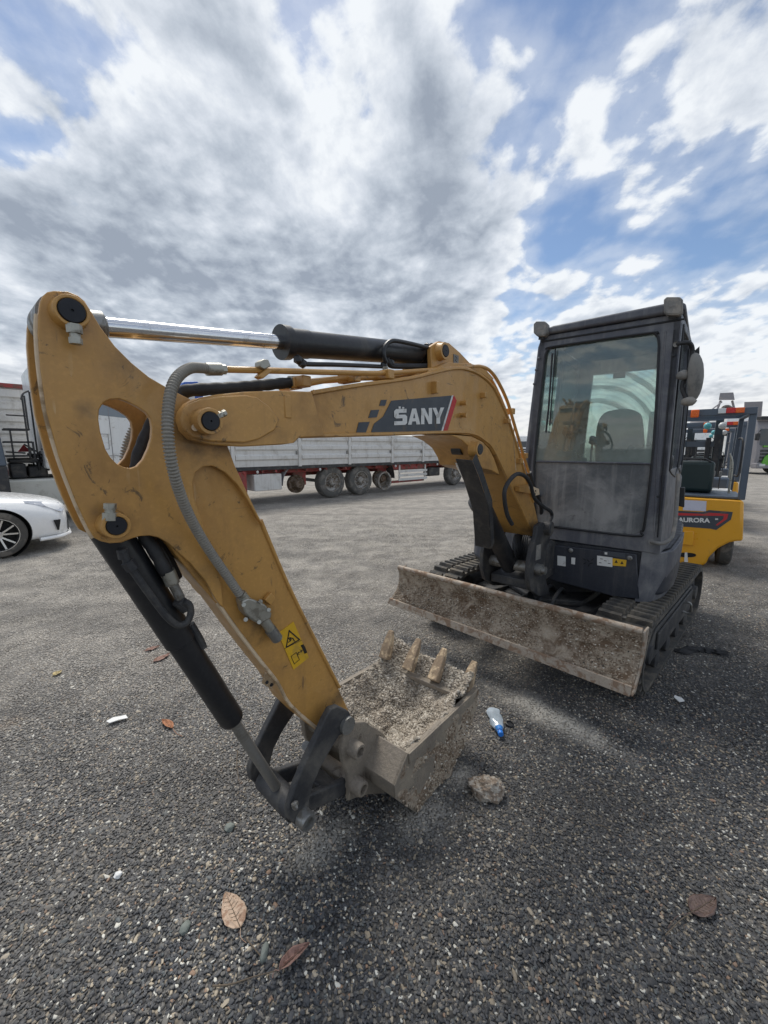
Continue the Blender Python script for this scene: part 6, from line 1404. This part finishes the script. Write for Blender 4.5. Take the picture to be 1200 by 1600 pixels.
    for (x0, x1, m_) in ((1122, 1134, clear_l), (1134, 1149, red_l), (1149, 1163, orange_l)):
        a, b_ = H(x0, 645, .03), H(x1, 645, .03)
        T.part(MB().fbox(FF, .015, .05, b_[0], a[0], zg1 - .03, zg1 + .035), 'tail_lamp', m_, bevel=.004)
    a, b_ = H(1079, 650, .03), H(1092, 650, .03); T.part(MB().fbox(FF, -.01, .06, b_[0], a[0], zg1 - .07, zg1 + .03), 'beacon', orange_l, bevel=.012)
    # seat, wheel, levers
    sw0, sw1 = H(1112, 750, .35)[0], H(1052, 750, .35)[0]
    zs0, zs1 = H(1080, 774, .35)[1], H(1080, 720, .35)[1]
    seat_ = T.part(MB().fbox(FF, .33, .45, ctr - .24, ctr + .24, zt_f + .05, zs1), 'seat', mat('dark_green_vinyl', (.012, .028, .028), .4), bevel=.05, seg=3)
    T.part(MB().fbox(FF, .42, .85, ctr - .24, ctr + .24, zt_f + .03, zt_f + .16), 'seat_cushion', bpy.data.materials['dark_green_vinyl'], seat_, bevel=.04)
    T.part(MB().tube([FF.pt(.36, ctr - .2, zs1 - .02), FF.pt(.3, ctr - .12, zs1 + .03), FF.pt(.3, ctr + .12, zs1 + .03), FF.pt(.36, ctr + .2, zs1 - .02)], .012, 8), 'seat_rail', plastic, seat_)
    T.part(MB().lathe(FF.pt(1.2, ctr, zt_f + .38), (FF.u * -.5 + Vector((0, 0, .8))), [(0, .16), (.02, .18), (.03, .16), (.02, .15)], 24), 'steering_wheel', plastic)
    T.part(MB().cyl(FF.pt(1.4, ctr, zt_f - .1), FF.pt(1.2, ctr, zt_f + .38), .035), 'steering_column', plastic)
    T.part(MB().fbox(FF, 1.35, 1.6, wR + .08, wR + Wd - .08, .5, zt_f + .2), 'dashboard', bluegrey, bevel=.03)
    for k_ in range(4):
        w = wR + .22 + k_ * .075; T.part(MB().tube([FF.pt(1.05, w, zt_f), FF.pt(1.0, w, zt_f + .24)], .008, 6), 'lever', plastic)
        T.part(MB().fbox(FF, .985, 1.015, w - .018, w + .018, zt_f + .24, zt_f + .32), 'lever_knob', lampgrey, bevel=.008)
    T.part(MB().fbox(FF, .8, 1.2, wR + .08, wR + .34, zt_f, zt_f + .05), 'console_sheet', whitest)
    T.part(MB().tube(smooth_path([FF.pt(.55, wR + .13, zt_f), FF.pt(.55, wR + .13, zt_f + .4), FF.pt(.55, wR + .16, zt_f + .55)], 4), .014, 8), 'hand_grip', zinc)
    T.part(MB().tube(smooth_path([FF.pt(1.3, wR + .04, zt_f + .25), FF.pt(1.2, wR + .0, zt_f + .28), FF.pt(1.2, wR + .0, zt_f + .75), FF.pt(1.35, wR + .04, zt_f + .8)], 4), .015, 8), 'grab_handle', plastic)
    for k_ in range(2):
        T.part(MB().blob(FF.pt(1.4, wR + .25 + .18 * k_, zg1 - .13), (.055, .05, .055), 2, 0), 'work_lamp', (clear_l, mat('cyan_lamp', (.15, .55, .6), .2))[k_])
    # mast
    for w in (ctr - .30, ctr + .30):
        mst = T.part(MB().fbox(FF, 1.98, 2.10, w - .05, w + .05, .1, zg1 + .03), 'mast_channel', mat('dark_mast_steel', (.03, .045, .055), .45, dirt=(.1, .1, .1), damt=.2))
        T.part(MB().fbox(FF, 1.92, 1.98, w - .035, w + .035, .15, zg1 - .25), 'inner_mast', blackdust)
        T.part(MB().cyl(FF.pt(1.93, w * .6 + ctr * .4, .2), FF.pt(1.93, w * .6 + ctr * .4, zg1 - .3), .035, seg=16), 'lift_cylinder', blackp)
    for z in (zg1 - .02, zg1 - .45, .5): T.part(MB().fbox(FF, 1.97, 2.0, ctr - .34, ctr + .34, z, z + .09), 'mast_crossbar', bluegrey)
    for k_ in range(4): T.part(MB().fbox(FF, 2.12, 2.15, ctr - .4 + .25 * k_, ctr - .36 + .25 * k_, .3, 1.4), 'load_backrest_bar', blackdust)
    T.part(MB().fbox(FF, 2.12, 2.15, ctr - .42, ctr + .42, 1.38, 1.42), 'load_backrest_bar', blackdust)
    for w in (ctr - .3, ctr + .3): T.part(MB().fbox(FF, 2.15, 3.2, w - .05, w + .05, .06, .10), 'fork', blackdust)
    T.part(MB().fbox(FF, 2.10, 2.14, ctr - .45, ctr + .45, .12, .5), 'carriage', blackdust)
    return T
FKL = forklift('yellow forklift with a black name panel right beside the excavator cab')
offs = [(3.6, .22, 'second yellow forklift, seen behind the near one through its overhead guard'), (7.2, .30, 'farthest yellow forklift at the end of the row')]
for ds_, dw_, lb_ in offs:
    c = copy_tree(FKL.o); c.location = FKL.o.location + FF.u * ds_ - FF.n * dw_; c['label'] = lb_; c['group'] = 'forklifts parked in a row'

# ------------------------------------------------------------------ far right: trucks and machines
def far_truck(px0, px1, pyb, pyt, label, colour, cat='truck', name='parked_truck', dist_y=None, face='front', heading=None, tall=None):
    a = on_z(px0, pyb); b_ = on_z(px1, pyb); d = (b_ - a); w_ = d.length; F = Fr(a.x, a.y, math.degrees(math.atan2(d.y, d.x)))   # F.u to the right across the front, F.n away
    T = Thing(name, label, cat, F.pt(w_ / 2, 1.5, 0)); h = F.sz(px0, pyt, 0)[1]
    sh = T.part(MB().prism([F.pt(0, w, z) for w, z in ((.05, .45), (0, 1.2), (.12, h - .5), (.35, h), (2.2, h), (2.2, .45))], F.u * w_), 'cab', colour, bevel=.07, seg=3)
    T.part(MB().prism([F.pt(.12, w - .012, z) for w, z in ((.045, h * .53), (.115, h - .55), (.13, h - .55), (.06, h * .53))], F.u * (w_ - .24)), 'windscreen', carglass)
    for k_ in range(4): T.part(MB().fbox(F, .2, w_ - .2, -.03, .0 + .04, .75 + .2 * k_, .87 + .2 * k_), 'grille_bar', blackdust)
    T.part(MB().fbox(F, -.02, w_ + .02, -.10, .3, .35, .68), 'bumper', colour if colour is not green_t else blackdust, bevel=.04)
    for s in (.15, w_ - .5): T.part(MB().fbox(F, s, s + .35, -.12, .0, .48, .62), 'headlight', clear_l, bevel=.02)
    for s, k in ((-.28, -1), (w_ + .04, 1)):
        T.part(MB().fbox(F, s, s + .24, -.1, .02, h * .62, h * .62 + .42), 'mirror', plastic, bevel=.04); T.part(MB().tube([F.pt(s + .12, -.04, h * .62 + .4), F.pt(.1 if k < 0 else w_ - .1, .1, h * .62 + .6)], .02, 6), 'mirror_arm', plastic)
    for s in (.02, w_ - .34):
        T.part(MB().lathe(F.pt(s, 1.3, .5), F.u, [(0, .3), (0, .46), (.04, .5), (.28, .5), (.32, .46), (.32, .3)], 28), 'wheel', tyre)
    T.part(MB().fbox(F, .7, w_ - .7, 2.2, 7.5, .6, .9), 'chassis', blackdust)
    for s in (.02, w_ - .34):
        for w in (5.4, 6.7): T.part(MB().lathe(F.pt(s, w, .5), F.u, [(0, .3), (0, .46), (.04, .5), (.28, .5), (.32, .46), (.32, .3)], 24), 'wheel', tyre)
    return T, F, w_, h
G1, FGn, wg, hg = far_truck(1178, 1240, 741, 655, 'green and grey heavy truck front at the right edge', greyt, name='green_truck')
G1.part(MB().prism([FGn.pt(s, -.105, z) for s, z in ((.25, .55), (.45, 1.05), (.9, 1.45), (1.5, 1.5), (1.5, 1.25), (1.0, 1.15), (.7, .55))], FGn.n * .1), 'green_front_panel', green_t, bevel=.02)
G1.part(MB().fbox(FGn, .3, wg - .3, -.06, .03, 1.62, 1.72), 'green_stripe', green_t)
G1.part(MB().fbox(FGn, -.02, wg + .02, .0, .35, hg - .02, hg + .18), 'sun_visor', plastic, bevel=.03)
# dump truck with raised grey bed
D1, FD, wd, hd = far_truck(1130, 1172, 728, 652, 'white dump truck with its grey bed tipped up, behind the forklifts', white_truck, name='dump_truck')
def bq(x, y, w=2.5): return FD.hit(x, y, w)
D1.part(MB().add([bq(1163, 628), bq(1192, 627), bq(1188, 657), bq(1164, 655), bq(1163, 628, 3.0), bq(1192, 627, 3.0), bq(1186, 700, 4.0), bq(1160, 700, 4.0)], [(0, 1, 2, 3), (4, 7, 6, 5), (0, 4, 5, 1), (1, 5, 6, 2), (2, 6, 7, 3), (3, 7, 4, 0)]), 'tipped_bed', greyt, bevel=.04)
D1.part(MB().add([bq(1167, 655), bq(1186, 657), bq(1180, 690), bq(1168, 690), bq(1167, 655, 3.2), bq(1186, 657, 3.2), bq(1180, 690, 3.2), bq(1168, 690, 3.2)], [(0, 1, 2, 3), (4, 7, 6, 5), (0, 4, 5, 1), (1, 5, 6, 2), (2, 6, 7, 3), (3, 7, 4, 0)]), 'bed_underside', mat('maroon_grey_paint', (.16, .11, .12), .6))
# concrete mixer hopper rising above the forklift
cm = on_z(1128, 727); FM = Fr(cm.x, cm.y, 0.0)
MX = Thing('concrete_mixer_truck', 'grey concrete mixer with its hopper rising above the forklift roof', 'mixer truck', (cm.x, cm.y + 2, 0))
def mq(x, y, s=1.0): return FM.hit(x, y, s)
MX.part(MB().add([mq(1125, 614), mq(1146, 613), mq(1148, 625), mq(1123, 625), mq(1125, 614, 2), mq(1146, 613, 2), mq(1148, 625, 2), mq(1123, 625, 2)], [(0, 1, 2, 3), (4, 7, 6, 5), (0, 4, 5, 1), (1, 5, 6, 2), (2, 6, 7, 3), (3, 7, 4, 0)]), 'hopper', greyt, bevel=.03)
dc = mq(1134, 645, 2.0); rad = (mq(1148, 645, 2.0) - mq(1120, 645, 2.0)).length / 2
MX.part(MB().lathe(dc + Vector((0, 0, -.2)), Vector((0, .9, -.35)), [(0, rad * .5), (.3, rad * .9), (1.6, rad * 1.5), (3.0, rad * 1.4), (3.8, rad * .6)], 28), 'drum', greyt)
MX.part(MB().lathe(dc, Vector((0, -1, 0)), [(0, rad * .85), (.08, rad * .85), (.1, rad * .7), (.0, rad * .6)], 28), 'drum_ring', rimgrey)
for x in (1117, 1150): MX.part(MB().tube([mq(1126 if x < 1130 else 1144, 626, 1.5), mq(x, 650, 1.5), Vector((mq(x, 650, 1.5).x, mq(x, 650, 1.5).y, .9))], .09, 8), 'frame_leg', greyt)
MX.part(MB().tube([mq(1128, 628, .9), mq(1112, 640, .8), mq(1106, 648, .7)], .06, 8), 'chute', greyt)
for x in (1118, 1142):
    for dy in (2.5, 4.0): c = mq(x, 700, 1.0); MX.part(MB().lathe(Vector((c.x, c.y + dy, .5)), (1, 0, 0), [(0, .3), (0, .46), (.04, .5), (.28, .5), (.32, .46), (.32, .3)], 24), 'wheel', tyre)
MX.part(MB().box(Vector((mq(1119, 700).x, cm.y + 2, .7)), (mq(1146, 700).x - mq(1119, 700).x, 0, 0), (0, 6, 0), (0, 0, .3)), 'chassis', blackdust)
# pale loader beyond the forklifts, van between boom and cab
V1, FV, wv_, hv = far_truck(1066, 1108, 742, 672, 'white box lorry front seen through the forklift guard', white_truck, name='white_lorry')
V2, FV2, wv2, hv2 = far_truck(804, 836, 724, 681, 'small white van far behind, between boom and excavator cab', white_truck, cat='van', name='white_van')

# ------------------------------------------------------------------ litter on the gravel
def leaf(c, length, width, ang, material, label, curl=.25, stem=.4, name='dry_leaf', lift=.012, seed=0):
    u = Vector((math.cos(ang), math.sin(ang), 0)); v = Vector((-u.y, u.x, 0)); NL, NWd = 14, 6; vs = []; fs = []
    for i in range(NL + 1):
        t = i / NL; hw = width * .5 * (math.sin(math.pi * t ** .75) ** .8) * (1 + .10 * noise.noise(Vector((t * 9, seed, 0)))); 
        for j in range(-NWd, NWd + 1):
            q_ = j / NWd
            z = abs(q_) ** 1.3 * curl * hw + .006 * noise.noise(Vector((t * 6, q_ * 3, seed))) + .15 * length * curl * (t - .4) ** 2 + (.0015 if j % 2 else 0)
            vs.append(c + u * (t * length) + v * (hw * q_ * (1 - .12 * abs(curl))) + Vector((0, 0, z + lift)))
    K_ = 2 * NWd + 1
    fs = [(i * K_ + j, i * K_ + j + 1, (i + 1) * K_ + j + 1, (i + 1) * K_ + j) for i in range(NL) for j in range(K_ - 1)]
    o = MB().add(vs, fs).build(name, material, None, origin=c); o['label'] = label; o['category'] = 'leaf'; o['group'] = 'dry leaves on the gravel'
    so_ = o.modifiers.new('t', 'SOLIDIFY'); so_.thickness = .0008
    rb = [c + u * (t_ * length) + Vector((0, 0, lift + .0015 + .006 * noise.noise(Vector((t_ * 6, 0, seed))) + .15 * length * curl * (t_ - .4) ** 2)) for t_ in [k_ / 10 for k_ in range(11)]]
    MB().tube(rb, [.0013 * (1 - .08 * k_) for k_ in range(11)], 5).build('midrib', twigm, o, origin=c)
    for k_ in range(2, 9):
        for sg in (-1, 1):
            a_ = rb[k_]; hw_ = width * .5 * (math.sin(math.pi * (k_ / 10) ** .75) ** .8) * .8
            MB().tube([a_, a_ + u * length * .07 + v * sg * hw_ * .8 + Vector((0, 0, .001 + curl * hw_ * .6))], .0006, 4).build('vein', twigm, o, origin=c)
    if stem:
        mb = MB().tube(smooth_path([c + Vector((0, 0, lift)), c - u * length * stem * .5 + v * .01 + Vector((0, 0, lift)), c - u * length * stem + Vector((0, 0, lift * .5))], 5), .0011, 5)
        mb.build('stem', material, o, origin=c)
    return o
def G0(x, y): p = on_z(x, y); p.z = ground_z(p.x, p.y); return p
def pxleaf(a, b_, wpx, material, label, **k):    # a = stem end pixel, b_ = tip pixel
    A, B = G0(*a), G0(*b_); d = B - A; return leaf(A, d.length, wpx, math.atan2(d.y, d.x), material, label, **k)
pxleaf((376, 1450), (352, 1394), .078, leafd, 'broad pale tan leaf lying flat in the left foreground', curl=.12, stem=.35, seed=1)
pxleaf((436, 1518), (484, 1476), .042, leafp, 'curled pinkish leaf below the tan leaf, beside a twig', curl=.8, stem=.2, seed=2)
pxleaf((1080, 1428), (1118, 1405), .07, leafk, 'dark wet leaf with a long stem in the right foreground', curl=.2, stem=.9, seed=3)
pxleaf((270, 1137), (253, 1124), .045, leafo, 'small orange brown leaf left of the cylinder rod', curl=.5, stem=.8, seed=4)
pxleaf((84, 1055), (96, 1047), .05, leafy, 'pale yellow leaf at the left beyond the white scrap', curl=.3, stem=.2, seed=6)
pxleaf((240, 1035), (266, 1022), .06, leafp, 'long pinkish leaf beside the bucket cylinder', curl=.1, stem=.1, seed=7)
pxleaf((226, 1018), (250, 1010), .05, leafp, 'faded pinkish leaf farther up beside the bucket cylinder', curl=.1, stem=.1, seed=8)
def twig(pts, r, label):
    P_ = [G0(*p) + Vector((0, 0, .012)) for p in pts]; mb = MB().tube(smooth_path(P_, 6), [r * (1 - .5 * i / (6 * (len(P_) - 1))) for i in range(6 * (len(P_) - 1) + 1)], 6)
    o = single(mb, 'twig', twigm, label, 'twig', P_[0], 'twigs on the gravel')
twig([(332, 1542), (360, 1540), (395, 1528), (432, 1518)], .0028, 'thin pale twig leading to the curled pinkish leaf')
twig([(385, 1468), (400, 1486), (412, 1500)], .0026, 'short twig beside the green grey pebble')
twig([(371, 1172), (370, 1195), (374, 1225)], .0025, 'upright hooked straw left of the cylinder rod end')
twig([(930, 1290), (944, 1292), (956, 1306)], .002, 'thin bent twig in the right foreground gravel')
twig([(1040, 1462), (1062, 1440), (1082, 1427)], .002, 'long thin twig running from the dark wet leaf')
def stone(px, rad, material, label, amp=.3, seed=1, name='stone', fr=1.0, sub=3):
    c = G0(*px); mb = MB().blob(c + Vector((0, 0, rad[2] * .7)), rad, sub, amp, fr, seed); return single(mb, name, material, label, 'stone', c)
stone((413, 1488), (.012, .027, .012), stonem, 'smooth green grey pebble by the short twig', .1, 2)
stone((289, 1449), (.016, .02, .012), stonem, 'flat grey green pebble left of the tan leaf', .1, 3)
stone((185, 1367), (.014, .014, .010), whitest, 'white pebble in the left foreground', .2, 4)
stone((359, 1293), (.02, .02, .014), stonem, 'dark grey pebble below the link', .2, 4)
chunk = mat('broken_concrete', (0.52, 0.47, 0.40), .95, 0, .3, dirt=(.26, .20, .15), damt=.6, dscale=30, bump=3, bscale=70, spots=(.55, .52, .47, .9))
cc0 = G0(760, 1240); bm = bmesh.new(); bmesh.ops.create_icosphere(bm, subdivisions=5, radius=1)
mb = MB()
for v in bm.verts:
    d = v.co.normalized(); k_ = 1 + .32 * noise.noise(d * 1.6 + Vector((3, 1, 0))) + .16 * noise.noise(d * 6) + .09 * noise.noise(d * 16)
    p = Vector((d.x * .082, d.y * .05, d.z * .05)) * k_; p.z = max(p.z, -.03); mb.v.append(cc0 + Vector((p.x * .97 + p.y * .2, p.y - p.x * .15, p.z + .028)))
mb.f = [tuple(x.index for x in f.verts) for f in bm.faces]; bm.free()
single(mb, 'concrete_chunk', chunk, 'rough pale chunk of broken concrete beside the bucket', 'rubble', cc0, sharp=180)
# white scrap
c = G0(183, 1126); mb = MB().prism([c + Vector((x, y, .02 + .01 * noise.noise(Vector((x * 30, y * 30, 0))))) for x, y in ((-.05, -.02), (-.02, -.035), (.02, -.01), (.055, .015), (.03, .035), (.005, .025), (-.03, .012))], Vector((0, 0, .004)))
single(mb, 'paper_scrap', whitest, 'crumpled white paper scrap on the gravel left of the cylinder', 'paper', c)
c = G0(1061, 1094); mb = MB().prism([c + Vector((x, y, .02)) for x, y in ((-.02, -.03), (.02, -.02), (.025, .01), (.0, .04), (-.02, .02))], Vector((0, 0, .004)))
single(mb, 'plastic_scrap', whitest, 'small white scrap beside the right track', 'paper', c)
# crushed bottle
b0_, b1_ = G0(769, 1112), G0(782, 1150); d = (b1_ - b0_); BT = Thing('crushed_bottle', 'crushed clear plastic bottle with a blue cap by the bucket', 'bottle', (b0_ + b1_) / 2)
dn = d.normalized(); sd = Vector((-dn.y, dn.x, 0)); L_ = d.length; vs = []; NL_, NS_ = 22, 18
for i in range(NL_ + 1):
    t = i / NL_; r = .034 if t < .62 else .034 - (.034 - .013) * ((t - .62) / .30) ** 1.1 if t < .92 else .013
    if i == 0: r = .018
    r *= 1 + .14 * noise.noise(Vector((t * 7, 0, 0)))
    for j in range(NS_):
        a = 2 * math.pi * j / NS_; k_ = 1 + .22 * noise.noise(Vector((t * 5, math.cos(a) * 1.5, math.sin(a) * 1.5)))
        vs.append(b0_ + d * t + sd * (math.cos(a) * r * k_ * 1.1) + Vector((0, 0, .03 + math.sin(a) * r * k_ * .62)))
fs = [(i * NS_ + j, i * NS_ + (j + 1) % NS_, (i + 1) * NS_ + (j + 1) % NS_, (i + 1) * NS_ + j) for i in range(NL_) for j in range(NS_)] + [tuple(range(NS_))]
BT.part(MB().add(vs, fs), 'bottle_body', bottle_m)
BT.part(MB().cyl(b0_ + d * .93 + Vector((0, 0, .03)), b1_ + dn * .008 + Vector((0, 0, .028)), .0155, seg=18), 'bottle_cap', bluecap, bevel=.002)
BT.part(MB().tube([b0_ + d * .80 + Vector((0, 0, .03)), b0_ + d * .9 + Vector((0, 0, .03))], [.024, .016], 14), 'blue_tint', mat('blue_film', (.06, .25, .65), .3), None)
c = G0(796, 1130); single(MB().lathe(c + Vector((0, 0, .006)), Vector((.15, -.1, 1)), [(0, .024), (.012, .024), (.014, .020), (.006, .018)], 22), 'lost_lid', plastic, 'round black plastic cap lying beside the crushed bottle', 'cap', c)
# dark rag by the track
c = G0(1090, 1018); mb = MB(); 
for k_ in range(5): mb.blob(c + Vector((-.12 + .07 * k_, .03 * math.sin(k_), .012)), (.06, .04, .016), 2, .5, 1.5, k_)
single(mb, 'dark_rag', ragm, 'flat dark rag on the gravel beside the right track', 'rag', c)

# small stones stuck in the dirt on the blade and on the bucket side
rub2, nt, b_ = principled('stones_in_mud')
oi = N(nt, 'ShaderNodeObjectInfo')
L(nt, RAMP(nt, oi.outputs['Random'], [(0, (0.20, 0.15, 0.105)), (.35, (0.31, 0.245, 0.18)), (.7, (0.42, 0.35, 0.27)), (.93, (0.62, 0.57, 0.49)), (.98, (0.08, 0.07, 0.06))], 'CONSTANT'), b_.inputs['Base Color']); b_.inputs['Roughness'].default_value = .95
bl_v, bl_f = BLADE_MUD
dens_ = []
for i_, p in enumerate(bl_v):
    r_ = i_ // (NB + 1) / NH; c_ = i_ % (NB + 1) / NB
    dens_.append(max(0.0, noise.noise(Vector((c_ * 9, r_ * 2, 11))) + .45) * (1 if .1 < r_ < .93 else .15))
sm_ = scatter('stones_in_mud', bl_v, bl_f, dens_, 15000, .0075, rub2, 21, flat=.8, org=EX.org, parent=None); sm_.parent = blade; sm_.location = (0, 0, 0); sm_['kind'] = 'stuff'
sm_ = scatter('stones_in_mud', crust_v, crust_f, [max(0, noise.noise(Vector(p) * 9) + .3) for p in crust_v], 12000, .0075, rub2, 22, flat=.8, org=EX.org); sm_.parent = bucket; sm_.location = (0, 0, 0); sm_['kind'] = 'stuff'

# grease and grime creeping out from the pins and the hose onto the paint
nt = ochre.node_tree; b = nt.nodes['Principled BSDF']; src = b.inputs['Base Color'].links[0].from_socket
v = N(nt, 'ShaderNodeTexCoord').outputs['Object']; c = src; nz = NOISE(nt, v, 11, 7, 0.72, 0.4)
for p, rr, k in ((FB.hit(300, 690, WA), .07, .75), (FB.hit(352, 690, WA), .05, .6), (FB.hit(330, 658, WB), .06, .35), (FB.hit(183, 822, WA), .05, .5), (FB.hit(113, 490, WA), .05, .4), (FB.hit(190, 570, WA), .05, .4), (FB.hit(405, 975, WC), .07, .7), (FB.hit(385, 1000, WC), .06, .5),
                 (FB.hit(530, 1085, WC), .08, .7), (FB.hit(830, 825, WB), .12, .7), (FB.hit(751, 702, WB), .05, .5), (FB.hit(240, 870, WA), .07, .6), (FB.hit(310, 900, WC), .07, .5), (FB.hit(697, 548, .085), .04, .5), (FB.hit(130, 640, WA), .03, .5), (FB.hit(150, 800, WA), .04, .5), (FB.hit(430, 680, WB), .05, .35)):
    g_ = MR(nt, M_(nt, 'ADD', VM(nt, 'DISTANCE', v, tuple(p - EX.org)), M_(nt, 'MULTIPLY', nz, rr * 2.6)), rr * 2.4, rr * 1.1)
    c = MIX(nt, M_(nt, 'MULTIPLY', g_, k), c, (0.075, 0.052, 0.032))
L(nt, c, b.inputs['Base Color'])
